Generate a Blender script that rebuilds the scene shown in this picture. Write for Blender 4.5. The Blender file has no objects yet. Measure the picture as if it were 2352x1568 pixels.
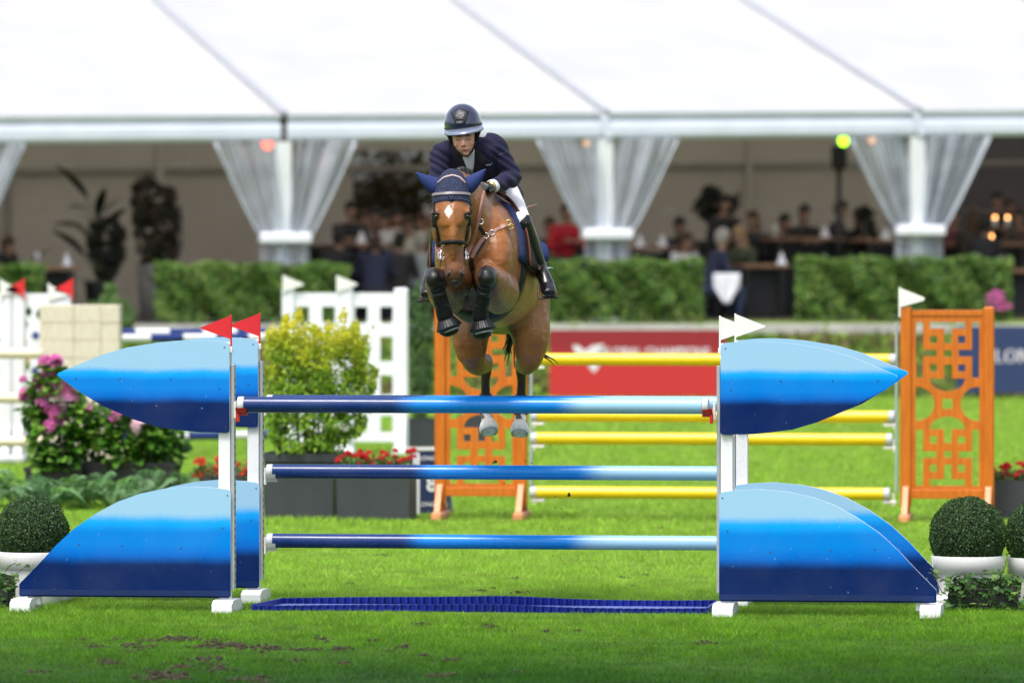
import bpy, bmesh, math, random
import numpy as np
from mathutils import Vector, Matrix
from mathutils.bvhtree import BVHTree

random.seed(7); RNG = np.random.default_rng(7)
SC = bpy.context.scene
COL = SC.collection
R = math.radians

# ------------------------------------------------------------------ camera
FPX, CX, HZ, CAMZ = 14400.0, 1176.0, 540.0, 2.516       # focal length and horizon in 2352-px units, eye height in metres
cam_d = bpy.data.cameras.new('camera'); cam = bpy.data.objects.new('camera', cam_d); COL.objects.link(cam)
cam_d.sensor_width = 36.0; cam_d.lens = 36.0 * FPX / 2352.0
cam.location = (0, 0, CAMZ)
cam.rotation_euler = (R(90) - math.atan((784 - HZ) / FPX), 0, 0)
cam_d.clip_start = 0.5; cam_d.clip_end = 3000
cam_d.dof.use_dof = True; cam_d.dof.focus_distance = 41.6; cam_d.dof.aperture_fstop = 2.4
SC.camera = cam

# ------------------------------------------------------------------ overcast daylight
SUN_EL, SUN_AZ = R(63), R(205)
world = bpy.data.worlds.new('World'); SC.world = world; world.use_nodes = True
wn = world.node_tree; wn.nodes.clear()
sky = wn.nodes.new('ShaderNodeTexSky'); sky.sky_type = 'NISHITA'; sky.sun_disc = False
sky.sun_elevation = SUN_EL; sky.sun_rotation = SUN_AZ; sky.air_density = 1.0; sky.dust_density = 4.0; sky.ozone_density = 1.0
hs = wn.nodes.new('ShaderNodeHueSaturation'); hs.inputs['Saturation'].default_value = 0.55
bg = wn.nodes.new('ShaderNodeBackground'); bg.inputs['Strength'].default_value = 0.15
wo = wn.nodes.new('ShaderNodeOutputWorld')
wn.links.new(sky.outputs[0], hs.inputs['Color']); wn.links.new(hs.outputs[0], bg.inputs['Color']); wn.links.new(bg.outputs[0], wo.inputs[0])
sun_d = bpy.data.lights.new('sun', 'SUN'); sun_d.energy = 1.5; sun_d.angle = R(14); sun_d.color = (1, .975, .93)
sun = bpy.data.objects.new('sun', sun_d); COL.objects.link(sun)
# sun_rotation is measured clockwise from +Y seen from above
sd = Vector((math.sin(SUN_AZ) * math.cos(SUN_EL), math.cos(SUN_AZ) * math.cos(SUN_EL), math.sin(SUN_EL)))
sun.rotation_euler = sd.to_track_quat('Z', 'Y').to_euler()
SC.view_settings.view_transform = 'Standard'; SC.view_settings.look = 'None'
SC.view_settings.gamma = 1.0; SC.view_settings.use_curve_mapping = False
SC.view_settings.exposure = 0.88

# ------------------------------------------------------------------ helpers: places
def P(px, py, Y):                       # a point of the photograph at a chosen distance
    return Vector(((px - CX) / FPX * Y, Y, CAMZ + (HZ - py) / FPX * Y))
def G(px, py, z=0.0):                   # the same on the ground
    Y = (CAMZ - z) * FPX / (py - HZ)
    return Vector(((px - CX) / FPX * Y, Y, z))
def lin(r, g, b):                       # sRGB 0-255 to linear
    return tuple(((c / 255.0) / 12.92 if c / 255.0 <= .04045 else ((c / 255.0 + .055) / 1.055) ** 2.4) for c in (r, g, b))

# ------------------------------------------------------------------ helpers: mesh builder
class MB:
    def __init__(s): s.v = []; s.f = []; s.sm = []
    def add(s, vs, fs, smooth=False):
        n = len(s.v); s.v += [tuple(v) for v in vs]; s.f += [tuple(i + n for i in f) for f in fs]; s.sm += [smooth] * len(fs); return s
    def box(s, c, d, M=None, bev=0.0):
        c = Vector(c); hx, hy, hz = d[0] / 2, d[1] / 2, d[2] / 2
        if bev > 0:
            b = min(bev, hx * .9, hy * .9, hz * .9)
            vs = []; 
            bm = bmesh.new(); bmesh.ops.create_cube(bm, size=1.0)
            for v in bm.verts: v.co = Vector((v.co.x * hx * 2, v.co.y * hy * 2, v.co.z * hz * 2))
            bmesh.ops.bevel(bm, geom=list(bm.edges), offset=b, segments=1, affect='EDGES', profile=.5)
            bm.verts.index_update()
            vs = [v.co.copy() for v in bm.verts]; fs = [[v.index for v in f.verts] for f in bm.faces]; bm.free()
        else:
            vs = [Vector((x, y, z)) for x in (-hx, hx) for y in (-hy, hy) for z in (-hz, hz)]
            fs = [(0, 1, 3, 2), (4, 6, 7, 5), (0, 4, 5, 1), (2, 3, 7, 6), (0, 2, 6, 4), (1, 5, 7, 3)]
        if M is not None: vs = [M @ v for v in vs]
        return s.add([v + c for v in vs], fs)
    def bar(s, a, b, w, h, up=(0, 0, 1)):          # rectangular bar from a to b
        a, b = Vector(a), Vector(b); t = (b - a).normalized(); u = Vector(up)
        x = t.cross(u)
        if x.length < 1e-4: x = t.cross(Vector((0, 1, 0)))
        x.normalize(); y = x.cross(t)
        vs = []
        for p in (a, b):
            for i, j in ((-1, -1), (1, -1), (1, 1), (-1, 1)): vs.append(p + x * i * w / 2 + y * j * h / 2)
        return s.add(vs, [(0, 3, 2, 1), (4, 5, 6, 7), (0, 1, 5, 4), (1, 2, 6, 5), (2, 3, 7, 6), (3, 0, 4, 7)])
    def tube(s, pts, rad, seg=10, cap=True):
        pts = [Vector(p) for p in pts]; n = len(pts)
        rad = rad if hasattr(rad, '__len__') else [rad] * n
        vs = []; prev = None
        for i, p in enumerate(pts):
            t = (pts[min(i + 1, n - 1)] - pts[max(i - 1, 0)]).normalized()
            if prev is None:
                x = t.cross(Vector((0, 0, 1)));
                if x.length < .05: x = t.cross(Vector((0, 1, 0)))
            else: x = prev - t * prev.dot(t)
            x.normalize(); prev = x; y = t.cross(x)
            for k in range(seg):
                a = 2 * math.pi * k / seg; vs.append(p + (x * math.cos(a) + y * math.sin(a)) * rad[i])
        fs = [(i * seg + k, i * seg + (k + 1) % seg, (i + 1) * seg + (k + 1) % seg, (i + 1) * seg + k) for i in range(n - 1) for k in range(seg)]
        if cap: fs += [tuple(range(seg))[::-1], tuple(range((n - 1) * seg, n * seg))]
        n0 = len(fs) - (2 if cap else 0)
        s.add(vs, fs[:n0], True)
        if cap: 
            base = len(s.v) - len(vs)
            for f in fs[n0:]: s.f.append(tuple(i + base for i in f)); s.sm.append(False)
        return s
    def prism(s, poly, fr, d0, d1):                # 2-D outline (x,z) given depth along frame y; fr maps (x,y,z)->Vector
        n = len(poly); vs = [fr(x, d0, z) for x, z in poly] + [fr(x, d1, z) for x, z in poly]
        fs = [tuple(range(n)), tuple(range(n, 2 * n))[::-1]] + [(i, i + n, (i + 1) % n + n, (i + 1) % n) for i in range(n)]
        return s.add(vs, fs)
    def ell(s, c, r, M=None, seg=16, rings=10):
        c = Vector(c); vs = [Vector((0, 0, r[2]))]
        for i in range(1, rings):
            a = math.pi * i / rings
            for k in range(seg):
                b = 2 * math.pi * k / seg
                vs.append(Vector((r[0] * math.sin(a) * math.cos(b), r[1] * math.sin(a) * math.sin(b), r[2] * math.cos(a))))
        vs.append(Vector((0, 0, -r[2])))
        fs = [(0, 1 + k, 1 + (k + 1) % seg) for k in range(seg)]
        for i in range(rings - 2):
            for k in range(seg):
                o = 1 + i * seg; fs.append((o + k, o + seg + k, o + seg + (k + 1) % seg, o + (k + 1) % seg))
        o = 1 + (rings - 2) * seg; e = len(vs) - 1
        fs += [(o + k, e, o + (k + 1) % seg) for k in range(seg)]
        if M is not None: vs = [M @ v for v in vs]
        return s.add([v + c for v in vs], fs, True)
    def loft(s, secs, seg=24, hint=(1, 0, 0), sub=5, off=0.0, power=2.0):
        L = Loft(secs, hint, sub); n = len(L.c)
        vs = []
        for i in range(n):
            for k in range(seg): vs.append(L.at(i, 2 * math.pi * k / seg, off, power))
        fs = [(i * seg + k, i * seg + (k + 1) % seg, (i + 1) * seg + (k + 1) % seg, (i + 1) * seg + k) for i in range(n - 1) for k in range(seg)]
        t0 = (L.c[0] - L.c[1]).normalized(); t1 = (L.c[-1] - L.c[-2]).normalized()
        vs.append(L.c[0] + t0 * .45 * min(L.a[0], L.b[0])); vs.append(L.c[-1] + t1 * .45 * min(L.a[-1], L.b[-1]))
        fs += [((k + 1) % seg, k, n * seg) for k in range(seg)]
        fs += [((n - 1) * seg + k, (n - 1) * seg + (k + 1) % seg, n * seg + 1) for k in range(seg)]
        return s.add(vs, fs, True)
    def lathe(s, prof, c=(0, 0, 0), seg=32, rib=0.0, nrib=0):
        c = Vector(c); vs = []
        for r, z in prof:
            for k in range(seg):
                a = 2 * math.pi * k / seg; q = r * (1 + (rib * math.cos(nrib * a) if nrib else 0)); vs.append(c + Vector((q * math.cos(a), q * math.sin(a), z)))
        fs = [(i * seg + k, i * seg + (k + 1) % seg, (i + 1) * seg + (k + 1) % seg, (i + 1) * seg + k) for i in range(len(prof) - 1) for k in range(seg)]
        return s.add(vs, fs, True)
    def ribbon(s, pts, nrms, w, th=.004):          # strap through pts lying on a surface with normals nrms
        n = len(pts); vs = []
        for i in range(n):
            t = (pts[min(i + 1, n - 1)] - pts[max(i - 1, 0)]).normalized(); x = t.cross(nrms[i]).normalized()
            nn = x.cross(t).normalized()
            if nn.dot(nrms[i]) < 0: nn = -nn
            ww = w[i] if hasattr(w, '__len__') else w
            for q in (-1, 1):
                vs.append(pts[i] + x * q * ww / 2 - nn * .012); vs.append(pts[i] + x * q * ww / 2 + nn * th)
        fs = []
        for i in range(n - 1):
            a, b = i * 4, i * 4 + 4
            fs += [(a + 1, a + 3, b + 3, b + 1), (a, b, b + 2, a + 2), (a, a + 1, b + 1, b), (a + 2, b + 2, b + 3, a + 3)]
        fs += [(0, 2, 3, 1), (4 * n - 4, 4 * n - 3, 4 * n - 1, 4 * n - 2)]
        return s.add(vs, fs)

class Loft:                                         # interpolated ellipse sections along a path
    def __init__(s, secs, hint=(1, 0, 0), sub=5):
        c = [Vector(q[0]) for q in secs]; a = [q[1] for q in secs]; b = [q[2] for q in secs]
        def cr(p0, p1, p2, p3, t): return ((p1 * 2) + (p2 - p0) * t + (p0 * 2 - p1 * 5 + p2 * 4 - p3) * t * t + (p1 * 3 - p0 - p2 * 3 + p3) * t ** 3) * .5
        s.c, s.a, s.b, s.x, s.y = [], [], [], [], []
        n = len(c)
        for i in range(n - 1):
            for k in range(sub + (1 if i == n - 2 else 0)):
                t = k / sub; I = (max(i - 1, 0), i, i + 1, min(i + 2, n - 1))
                s.c.append(cr(*[c[j] for j in I], t)); s.a.append(max(cr(*[a[j] for j in I], t), .003)); s.b.append(max(cr(*[b[j] for j in I], t), .003))
        h = Vector(hint); m = len(s.c)
        for i in range(m):
            t = (s.c[min(i + 1, m - 1)] - s.c[max(i - 1, 0)]).normalized()
            x = (h - t * h.dot(t)).normalized(); s.x.append(x); s.y.append(t.cross(x))
    def at(s, i, ang, off=0.0, power=2.0):
        ca, sa = math.cos(ang), math.sin(ang)
        if power != 2.0:
            ca = math.copysign(abs(ca) ** (2 / power), ca); sa = math.copysign(abs(sa) ** (2 / power), sa)
        return s.c[i] + s.x[i] * ca * (s.a[i] + off) + s.y[i] * sa * (s.b[i] + off)

# ------------------------------------------------------------------ helpers: objects
def wloc(o):
    v = Vector((0, 0, 0))
    while o is not None: v += o.location; o = o.parent
    return v
def mesh_of(name, mb, smooth=None):
    me = bpy.data.meshes.new(name); me.from_pydata(mb.v, [], mb.f)
    me.polygons.foreach_set('use_smooth', [bool(x) if smooth is None else smooth for x in mb.sm]); me.update(); return me
def part(name, mb, mat, parent=None, world=True, smooth=None, kind=None, label=None):
    """links a mesh; world=True: the builder holds world coordinates"""
    me = mb if isinstance(mb, bpy.types.Mesh) else mesh_of(name, mb, smooth)
    if mat is not None: me.materials.append(mat)
    o = bpy.data.objects.new(name, me); COL.objects.link(o)
    if parent is not None:
        o.parent = parent
        if world: me.transform(Matrix.Translation(-wloc(parent)))
    if kind: o['kind'] = kind
    if label: o['label'] = label
    return o
def thing(name, label, cat, loc=(0, 0, 0), rotz=0.0, group=None):
    o = bpy.data.objects.new(name, None); COL.objects.link(o); o.empty_display_size = .2
    o.location = loc; o.rotation_euler = (0, 0, rotz); o['label'] = label; o['category'] = cat
    if group: o['group'] = group
    return o
def tag(o, label, cat, group=None):
    o['label'] = label; o['category'] = cat
    if group: o['group'] = group
    return o
def structure(name, mb, mat, parent=None):
    o = part(name, mb, mat, parent); o['kind'] = 'structure'; return o
def dup(root, loc, rotz=None, label=None):
    kids = {}
    for o in bpy.data.objects: kids.setdefault(o.parent, []).append(o)
    def cp(o, par):
        c = o.copy(); COL.objects.link(c); c.parent = par
        for ch in kids.get(o, []): cp(ch, c)
        return c
    r = cp(root, None); r.location = loc
    if rotz is not None: r.rotation_euler = (0, 0, rotz)
    if label: r['label'] = label
    return r
def fuse(mb, voxel, it=6, fac=.5):                  # closed overlapping shapes -> one continuous skin
    me = mesh_of('tmp', mb); o = bpy.data.objects.new('tmp', me); COL.objects.link(o)
    m = o.modifiers.new('r', 'REMESH'); m.mode = 'VOXEL'; m.voxel_size = voxel; m.use_smooth_shade = True
    m2 = o.modifiers.new('s', 'SMOOTH'); m2.iterations = it; m2.factor = fac
    dg = bpy.context.evaluated_depsgraph_get(); dg.update()
    out = bpy.data.meshes.new_from_object(o.evaluated_get(dg))
    bpy.data.objects.remove(o); bpy.data.meshes.remove(me)
    out.polygons.foreach_set('use_smooth', [True] * len(out.polygons))
    return out
def verts_np(me):
    a = np.empty(len(me.vertices) * 3, 'f'); me.vertices.foreach_get('co', a); return a.reshape(-1, 3)
def paint(me, col):                                 # col (N,3) linear colour per vertex
    at = me.color_attributes.new('Col', 'FLOAT_COLOR', 'POINT')
    c = np.ones((len(me.vertices), 4), 'f'); c[:, :3] = col; at.data.foreach_set('color', c.ravel())
def raw_mesh(name, V, F, smooth=False):             # numpy vertices, equal-sized faces
    me = bpy.data.meshes.new(name); V = np.asarray(V, 'f'); F = np.asarray(F, 'i')
    me.vertices.add(len(V)); me.vertices.foreach_set('co', V.ravel())
    k = F.shape[1]; me.loops.add(F.size); me.loops.foreach_set('vertex_index', F.ravel())
    me.polygons.add(len(F)); me.polygons.foreach_set('loop_start', np.arange(0, F.size, k, dtype='i'))
    me.polygons.foreach_set('use_smooth', np.full(len(F), smooth)); me.update(calc_edges=True); me.validate(); return me
def leaf_cloud(name, pos, nrm, size, aspect=.55, flop=.5, bend=.12):
    """many separate leaf faces: pos/nrm (N,3), size (N,)"""
    pos = np.asarray(pos, float); N = len(pos); nrm = np.asarray(nrm, float) + RNG.normal(0, flop, (N, 3))
    nrm /= np.linalg.norm(nrm, axis=1)[:, None] + 1e-9
    d = RNG.normal(0, 1, (N, 3)); d -= nrm * (d * nrm).sum(1)[:, None]; d /= np.linalg.norm(d, axis=1)[:, None] + 1e-9
    w = np.cross(nrm, d); s = np.asarray(size, float)[:, None]
    V = np.stack([pos - d * s * .5, pos + w * s * aspect * .5 + nrm * s * bend, pos + d * s * .5 - nrm * s * bend * .6, pos - w * s * aspect * .5 + nrm * s * bend], 1).reshape(-1, 3)
    F = np.arange(N * 4).reshape(N, 4)
    return raw_mesh(name, V, F)
def arc(cx, cz, r, a0, a1, n): return [(cx + r * math.cos(R(a0 + (a1 - a0) * i / n)), cz + r * math.sin(R(a0 + (a1 - a0) * i / n))) for i in range(n + 1)]
def cut_panel(outer, holes, depth):                 # flat board with openings cut through it, local x/z, thickness along y
    cu = bpy.data.curves.new('cut', 'CURVE'); cu.dimensions = '2D'; cu.fill_mode = 'BOTH'; cu.extrude = depth / 2; cu.bevel_depth = .0015; cu.bevel_resolution = 0
    for pl in [outer] + holes:
        sp = cu.splines.new('POLY'); sp.points.add(len(pl) - 1); sp.use_cyclic_u = True
        for q, (x, z) in zip(sp.points, pl): q.co = (x, z, 0, 1)
    o = bpy.data.objects.new('cut', cu); COL.objects.link(o)
    dg = bpy.context.evaluated_depsgraph_get(); dg.update()
    me = bpy.data.meshes.new_from_object(o.evaluated_get(dg)); bpy.data.objects.remove(o); bpy.data.curves.remove(cu)
    me.transform(Matrix.Rotation(R(90), 4, 'X')); me.materials.clear()
    return me
def text_mesh(body, size, depth=.002, bold=0.0, space=1.0):
    cu = bpy.data.curves.new('txt', 'FONT'); cu.body = body; cu.size = size; cu.extrude = depth; cu.offset = bold; cu.align_x = 'CENTER'; cu.align_y = 'CENTER'; cu.space_character = space
    o = bpy.data.objects.new('txt', cu); COL.objects.link(o)
    dg = bpy.context.evaluated_depsgraph_get(); dg.update()
    me = bpy.data.meshes.new_from_object(o.evaluated_get(dg)); bpy.data.objects.remove(o); bpy.data.curves.remove(cu)
    me.transform(Matrix.Rotation(R(90), 4, 'X')); me.materials.clear()
    return me

# ------------------------------------------------------------------ helpers: materials
class NT:
    def __init__(s, name):
        s.m = bpy.data.materials.new(name); s.m.use_nodes = True; s.t = s.m.node_tree; s.t.nodes.clear()
        s.out = s.n('ShaderNodeOutputMaterial')
    def n(s, typ, **kw):
        nd = s.t.nodes.new(typ)
        for k, v in kw.items(): setattr(nd, k, v)
        return nd
    def l(s, a, b): s.t.links.new(a, b)
    def noise(s, scale, detail=3, coord='Object', vec=None, rough=.55):
        q = s.n('ShaderNodeTexNoise'); q.inputs['Scale'].default_value = scale; q.inputs['Detail'].default_value = detail; q.inputs['Roughness'].default_value = rough
        if vec is None:
            tc = s.n('ShaderNodeTexCoord'); vec = tc.outputs[coord]
        s.l(vec, q.inputs['Vector']); return q
    def ramp(s, fac, stops, interp='LINEAR'):
        r = s.n('ShaderNodeValToRGB'); r.color_ramp.interpolation = interp
        while len(r.color_ramp.elements) < len(stops): r.color_ramp.elements.new(.5)
        for e, (p, c) in zip(r.color_ramp.elements, stops): e.position = p; e.color = (*c, 1) if len(c) == 3 else c
        s.l(fac, r.inputs['Fac']); return r
    def mix(s, fac, a, b, mode='MIX'):
        q = s.n('ShaderNodeMix', data_type='RGBA', blend_type=mode)
        for v, i in ((fac, 0), (a, 6), (b, 7)):
            if hasattr(v, 'is_output'): s.l(v, q.inputs[i])
            elif i == 0: q.inputs[0].default_value = v
            else: q.inputs[i].default_value = (*v, 1) if len(v) == 3 else v
        return q.outputs[2]
    def math(s, op, a, b=0.0):
        q = s.n('ShaderNodeMath', operation=op)
        for v, i in ((a, 0), (b, 1)):
            if hasattr(v, 'is_output'): s.l(v, q.inputs[i])
            else: q.inputs[i].default_value = v
        return q.outputs[0]
    def bsdf(s, col, rough=.5, metal=0.0, spec=.5, coat=0.0, sheen=0.0, bump=None, bumpd=.01):
        b = s.n('ShaderNodeBsdfPrincipled')
        if hasattr(col, 'is_output'): s.l(col, b.inputs['Base Color'])
        else: b.inputs['Base Color'].default_value = (*col, 1)
        if hasattr(rough, 'is_output'): s.l(rough, b.inputs['Roughness'])
        else: b.inputs['Roughness'].default_value = rough
        b.inputs['Metallic'].default_value = metal; b.inputs['Specular IOR Level'].default_value = spec
        b.inputs['Coat Weight'].default_value = coat; b.inputs['Coat Roughness'].default_value = .08
        b.inputs['Sheen Weight'].default_value = sheen
        if bump is not None:
            q = s.n('ShaderNodeBump'); q.inputs['Strength'].default_value = 1; q.inputs['Distance'].default_value = bumpd; s.l(bump, q.inputs['Height']); s.l(q.outputs[0], b.inputs['Normal'])
        return b
    def done(s, sh): s.l(sh.outputs[0] if hasattr(sh, 'outputs') else sh, s.out.inputs['Surface']); return s.m
def mat(name, col, rough=.5, metal=0.0, var=.12, scale=6.0, bump=0.0, bscale=60.0, spec=.5, coat=0.0, sheen=0.0, dirt=0.0):
    t = NT(name); nz = t.noise(scale, 4)
    a = tuple(c * (1 - var) for c in col); b = tuple(min(c * (1 + var), 1) for c in col)
    c = t.ramp(nz.outputs['Fac'], [(.3, a), (.7, b)]).outputs[0]
    if dirt > 0:
        n2 = t.noise(scale * 7, 5); k = t.ramp(n2.outputs['Fac'], [(.60, (0, 0, 0)), (.72, (dirt,) * 3)]).outputs[0]
        c = t.mix(k, c, (.10, .085, .06))
    n3 = t.noise(bscale, 3)
    return t.done(t.bsdf(c, rough, metal, spec, coat, sheen, n3.outputs['Fac'] if bump > 0 else None, bump))
def leaf_mat(name, cols, rough=.45, trans=.35, pos=None):
    """leaf colours chosen at random per leaf; cols = list of linear colours"""
    t = NT(name); g = t.n('ShaderNodeNewGeometry')
    if len(cols) == 1: cols = [tuple(q * .78 for q in cols[0]), tuple(q * 1.25 for q in cols[0])]
    st = [(i / max(len(cols) - 1, 1), c) for i, c in enumerate(cols)]
    c = t.ramp(g.outputs['Random Per Island'], st).outputs[0]
    if pos is not None:                              # (z0, z1, colour): young shoots above
        tc = t.n('ShaderNodeTexCoord'); sx = t.n('ShaderNodeSeparateXYZ'); t.l(tc.outputs['Object'], sx.inputs[0])
        nz = t.noise(5.0, 3); k = t.math('ADD', sx.outputs[2], t.math('MULTIPLY', t.math('SUBTRACT', nz.outputs['Fac'], .5), (pos[1] - pos[0]) * 1.6))
        mr = t.n('ShaderNodeMapRange'); mr.inputs[1].default_value = pos[0]; mr.inputs[2].default_value = pos[1]; t.l(k, mr.inputs[0])
        c = t.mix(mr.outputs[0], c, pos[2])
    b = t.bsdf(c, rough, spec=.35); tr = t.n('ShaderNodeBsdfTranslucent'); t.l(c, tr.inputs[0])
    m = t.n('ShaderNodeMixShader'); m.inputs[0].default_value = trans; t.l(b.outputs[0], m.inputs[1]); t.l(tr.outputs[0], m.inputs[2])
    return t.done(m)
def vcol_mat(name, rough=.5, spec=.5, sheen=0.0, var=.12, scale=20.0, bump=0.0, bscale=120.0, coat=0.0):
    t = NT(name); a = t.n('ShaderNodeAttribute', attribute_name='Col'); nz = t.noise(scale, 4)
    k = t.ramp(nz.outputs['Fac'], [(.3, (1 - var,) * 3), (.7, (1 + var,) * 3)]).outputs[0]
    c = t.mix(1.0, a.outputs['Color'], k, 'MULTIPLY'); n3 = t.noise(bscale, 3)
    return t.done(t.bsdf(c, rough, 0, spec, coat, sheen, n3.outputs['Fac'] if bump > 0 else None, bump))
# ================================================================== GROUND
DIV = []                                             # hoof divots: (x, y, rx, ry)
for zx, zy, a in ((570,1275,1),(640,1330,1.2),(770,1275,.9),(890,1315,1.6),(895,1352,1.1),(980,1325,1.3),(1030,1285,1.4),(1170,1276,2.0),(1230,1272,1.6),(1430,1290,1.3),(1450,1322,2.2),(1550,1312,1.7),(1620,1335,1.6),(1750,1332,2.0),(1820,1342,1.7),(1390,1420,2.2),(1230,1465,1.8),(1470,1475,2.2),(1080,1530,2.6),(1180,1535,2.),(700,1430,1.3),(760,1440,1.3),(260,1502,1.2),(1290,1280,1.4),(1350,1330,1.3)):
    g = G(zx * .3402, 1034.9 + zy * .3402); DIV.append((g.x, g.y, .045 * a, .13 * a))
for zx, zy, a in ((360,630,1.6),(430,628,1.3),(530,625,1.7),(830,620,1.9),(760,632,1.2),(1050,675,1.5),(560,690,1.6),(1030,745,1.8),(970,750,1.5),(1340,730,1.3),(2205,598,2.0),(905,515,2.2),(1205,525,1.8),(1340,305,1.4),(1370,368,1.8),(585,328,1.2),(725,198,1.2),(2010,75,1.7),(1930,288,1.3),(1825,300,1.2),(1880,340,1.0),(330,680,1.5),(180,770,2.6),(60,765,2.),(920,655,1.3),(470,580,1.8),(1240,350,.9),(1180,360,1.1),(1630,545,.9),(2055,510,.8),(1480,545,1.0),(700,590,1.2)):
    g = G(508 + zx * .504, 1176 + zy * .504); DIV.append((g.x, g.y, .032 * a, .09 * a))
DIVA = np.array(DIV)
def bare(x, y):                                      # 0 grass .. 1 bare soil
    q = ((x[:, None] - DIVA[None, :, 0]) / DIVA[None, :, 2]) ** 2 + ((y[:, None] - DIVA[None, :, 1]) / DIVA[None, :, 3]) ** 2
    return np.exp(-q.min(1))

def grass_colour(t, fac):                            # blade/turf colour: near-edge shade painted in as deeper green, paler farther back, patches, dry tips
    tc = t.n('ShaderNodeTexCoord')
    mp = t.n('ShaderNodeMapping'); mp.inputs['Scale'].default_value = (.5, .16, 1); t.l(tc.outputs['Object'], mp.inputs[0])
    big = t.noise(1.0, 4, vec=mp.outputs[0]); mid = t.noise(3.2, 4)
    sx = t.n('ShaderNodeSeparateXYZ'); t.l(tc.outputs['Object'], sx.inputs[0])
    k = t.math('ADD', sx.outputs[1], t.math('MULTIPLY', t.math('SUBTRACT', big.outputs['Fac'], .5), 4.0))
    mr = t.n('ShaderNodeMapRange'); mr.inputs[1].default_value = 38.5; mr.inputs[2].default_value = 46.5; t.l(k, mr.inputs[0])
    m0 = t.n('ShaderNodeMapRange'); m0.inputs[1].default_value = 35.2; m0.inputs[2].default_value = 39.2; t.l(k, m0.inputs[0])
    deep_shade = t.ramp(fac, [(0, (.010, .062, .002)), (.5, (.026, .118, .003)), (1, (.055, .17, .012))]).outputs[0]
    base = t.ramp(fac, [(0, (.045, .155, .004)), (.45, (.098, .270, .007)), (.85, (.15, .35, .014)), (1, (.27, .37, .07))]).outputs[0]
    dry = t.ramp(fac, [(0, (.20, .40, .035)), (.5, (.30, .52, .055)), (.9, (.36, .58, .075)), (1, (.44, .56, .14))]).outputs[0]
    c = t.mix(mr.outputs[0], t.mix(m0.outputs[0], deep_shade, base), dry)
    v = t.ramp(mid.outputs['Fac'], [(.3, (.68,) * 3), (.7, (1.25,) * 3)]).outputs[0]
    return t.mix(1.0, c, v, 'MULTIPLY')
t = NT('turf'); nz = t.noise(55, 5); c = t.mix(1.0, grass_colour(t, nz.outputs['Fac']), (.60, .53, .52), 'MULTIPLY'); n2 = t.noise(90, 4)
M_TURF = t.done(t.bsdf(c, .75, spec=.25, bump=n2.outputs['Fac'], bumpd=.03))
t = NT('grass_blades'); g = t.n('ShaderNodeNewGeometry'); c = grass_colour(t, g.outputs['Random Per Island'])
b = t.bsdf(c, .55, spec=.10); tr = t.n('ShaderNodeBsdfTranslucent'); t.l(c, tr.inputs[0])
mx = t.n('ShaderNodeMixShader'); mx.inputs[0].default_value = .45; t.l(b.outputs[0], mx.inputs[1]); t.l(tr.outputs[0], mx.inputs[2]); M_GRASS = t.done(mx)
M_SOIL = mat('soil', (.040, .030, .015), .95, var=.45, scale=30, bump=.01, bscale=120)

prof = [(-80, 0), (0, 0), (30, 0), (40, 0), (50, 0), (60, 0), (80, 0), (97.2, 0), (98.0, .26), (98.9, .68), (99.6, .96), (99.7, .98), (100.4, 1.06), (101.6, 1.10), (140, 1.10), (400, 1.1), (2500, 1.1)]
mb = MB(); xs = [-900, -60, -20, -10, -5, 0, 5, 10, 20, 60, 900]
mb.add([(x, y, z) for y, z in prof for x in xs], [(i * 11 + j, i * 11 + j + 1, (i + 1) * 11 + j + 1, (i + 1) * 11 + j) for i in range(len(prof) - 1) for j in range(10)], True)
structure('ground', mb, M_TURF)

# mown grass: real blades over the arena in front
def blades(y0, y1, dens, h, w):
    n = int((y1 - y0) * dens * ((y0 + y1) / 2 * .0817 + .5) * 2)
    y = RNG.uniform(y0, y1, n); x = RNG.uniform(-1, 1, n) * (y * .0817 + .5)
    keep = RNG.uniform(0, 1, n) > bare(x, y) * 1.25
    x, y = x[keep], y[keep]; n = len(x)
    lu, lv = (x + 1.753) * .99255 - (y - 41.928) * .12187, (x + 1.753) * .12187 + (y - 41.928) * .99255
    ok = ~((lu > -.03) & (lu < 3.09) & (lv > .10) & (lv < .84)); x, y, lu, lv = x[ok], y[ok], lu[ok], lv[ok]; n = len(x)
    hh = h * np.where((lu > -.05) & (lu < 3.1) & (lv < .11) & (lv > -.25), .55, 1.0) * RNG.uniform(.5, 1.25, n) * (1 + .35 * np.sin(x * 2.3 + y * 1.7) * np.sin(x * .9 - y * 1.1)); a = RNG.uniform(0, 2 * np.pi, n); ww = w * RNG.uniform(.7, 1.3, n)
    l = hh * RNG.uniform(.3, 1.7, n); b = RNG.uniform(0, 2 * np.pi, n); z0 = np.full(n, -.004)
    V = np.stack([np.stack([x - np.cos(a) * ww, y - np.sin(a) * ww, z0], 1), np.stack([x + np.cos(a) * ww, y + np.sin(a) * ww, z0], 1), np.stack([x + np.cos(b) * l, y + np.sin(b) * l, hh], 1)], 1)
    return V.reshape(-1, 3)
V = np.concatenate([blades(33.5, 39, 3600, .025, .0019), blades(39, 46, 3000, .031, .0024), blades(46, 54, 1500, .040, .0036), blades(54, 68, 650, .042, .006), blades(68, 80, 330, .044, .009), blades(80, 97, 150, .046, .013)])
me = raw_mesh('grass', V, np.arange(len(V)).reshape(-1, 3)); o = part('grass', me, M_GRASS); o['kind'] = 'stuff'
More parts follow.
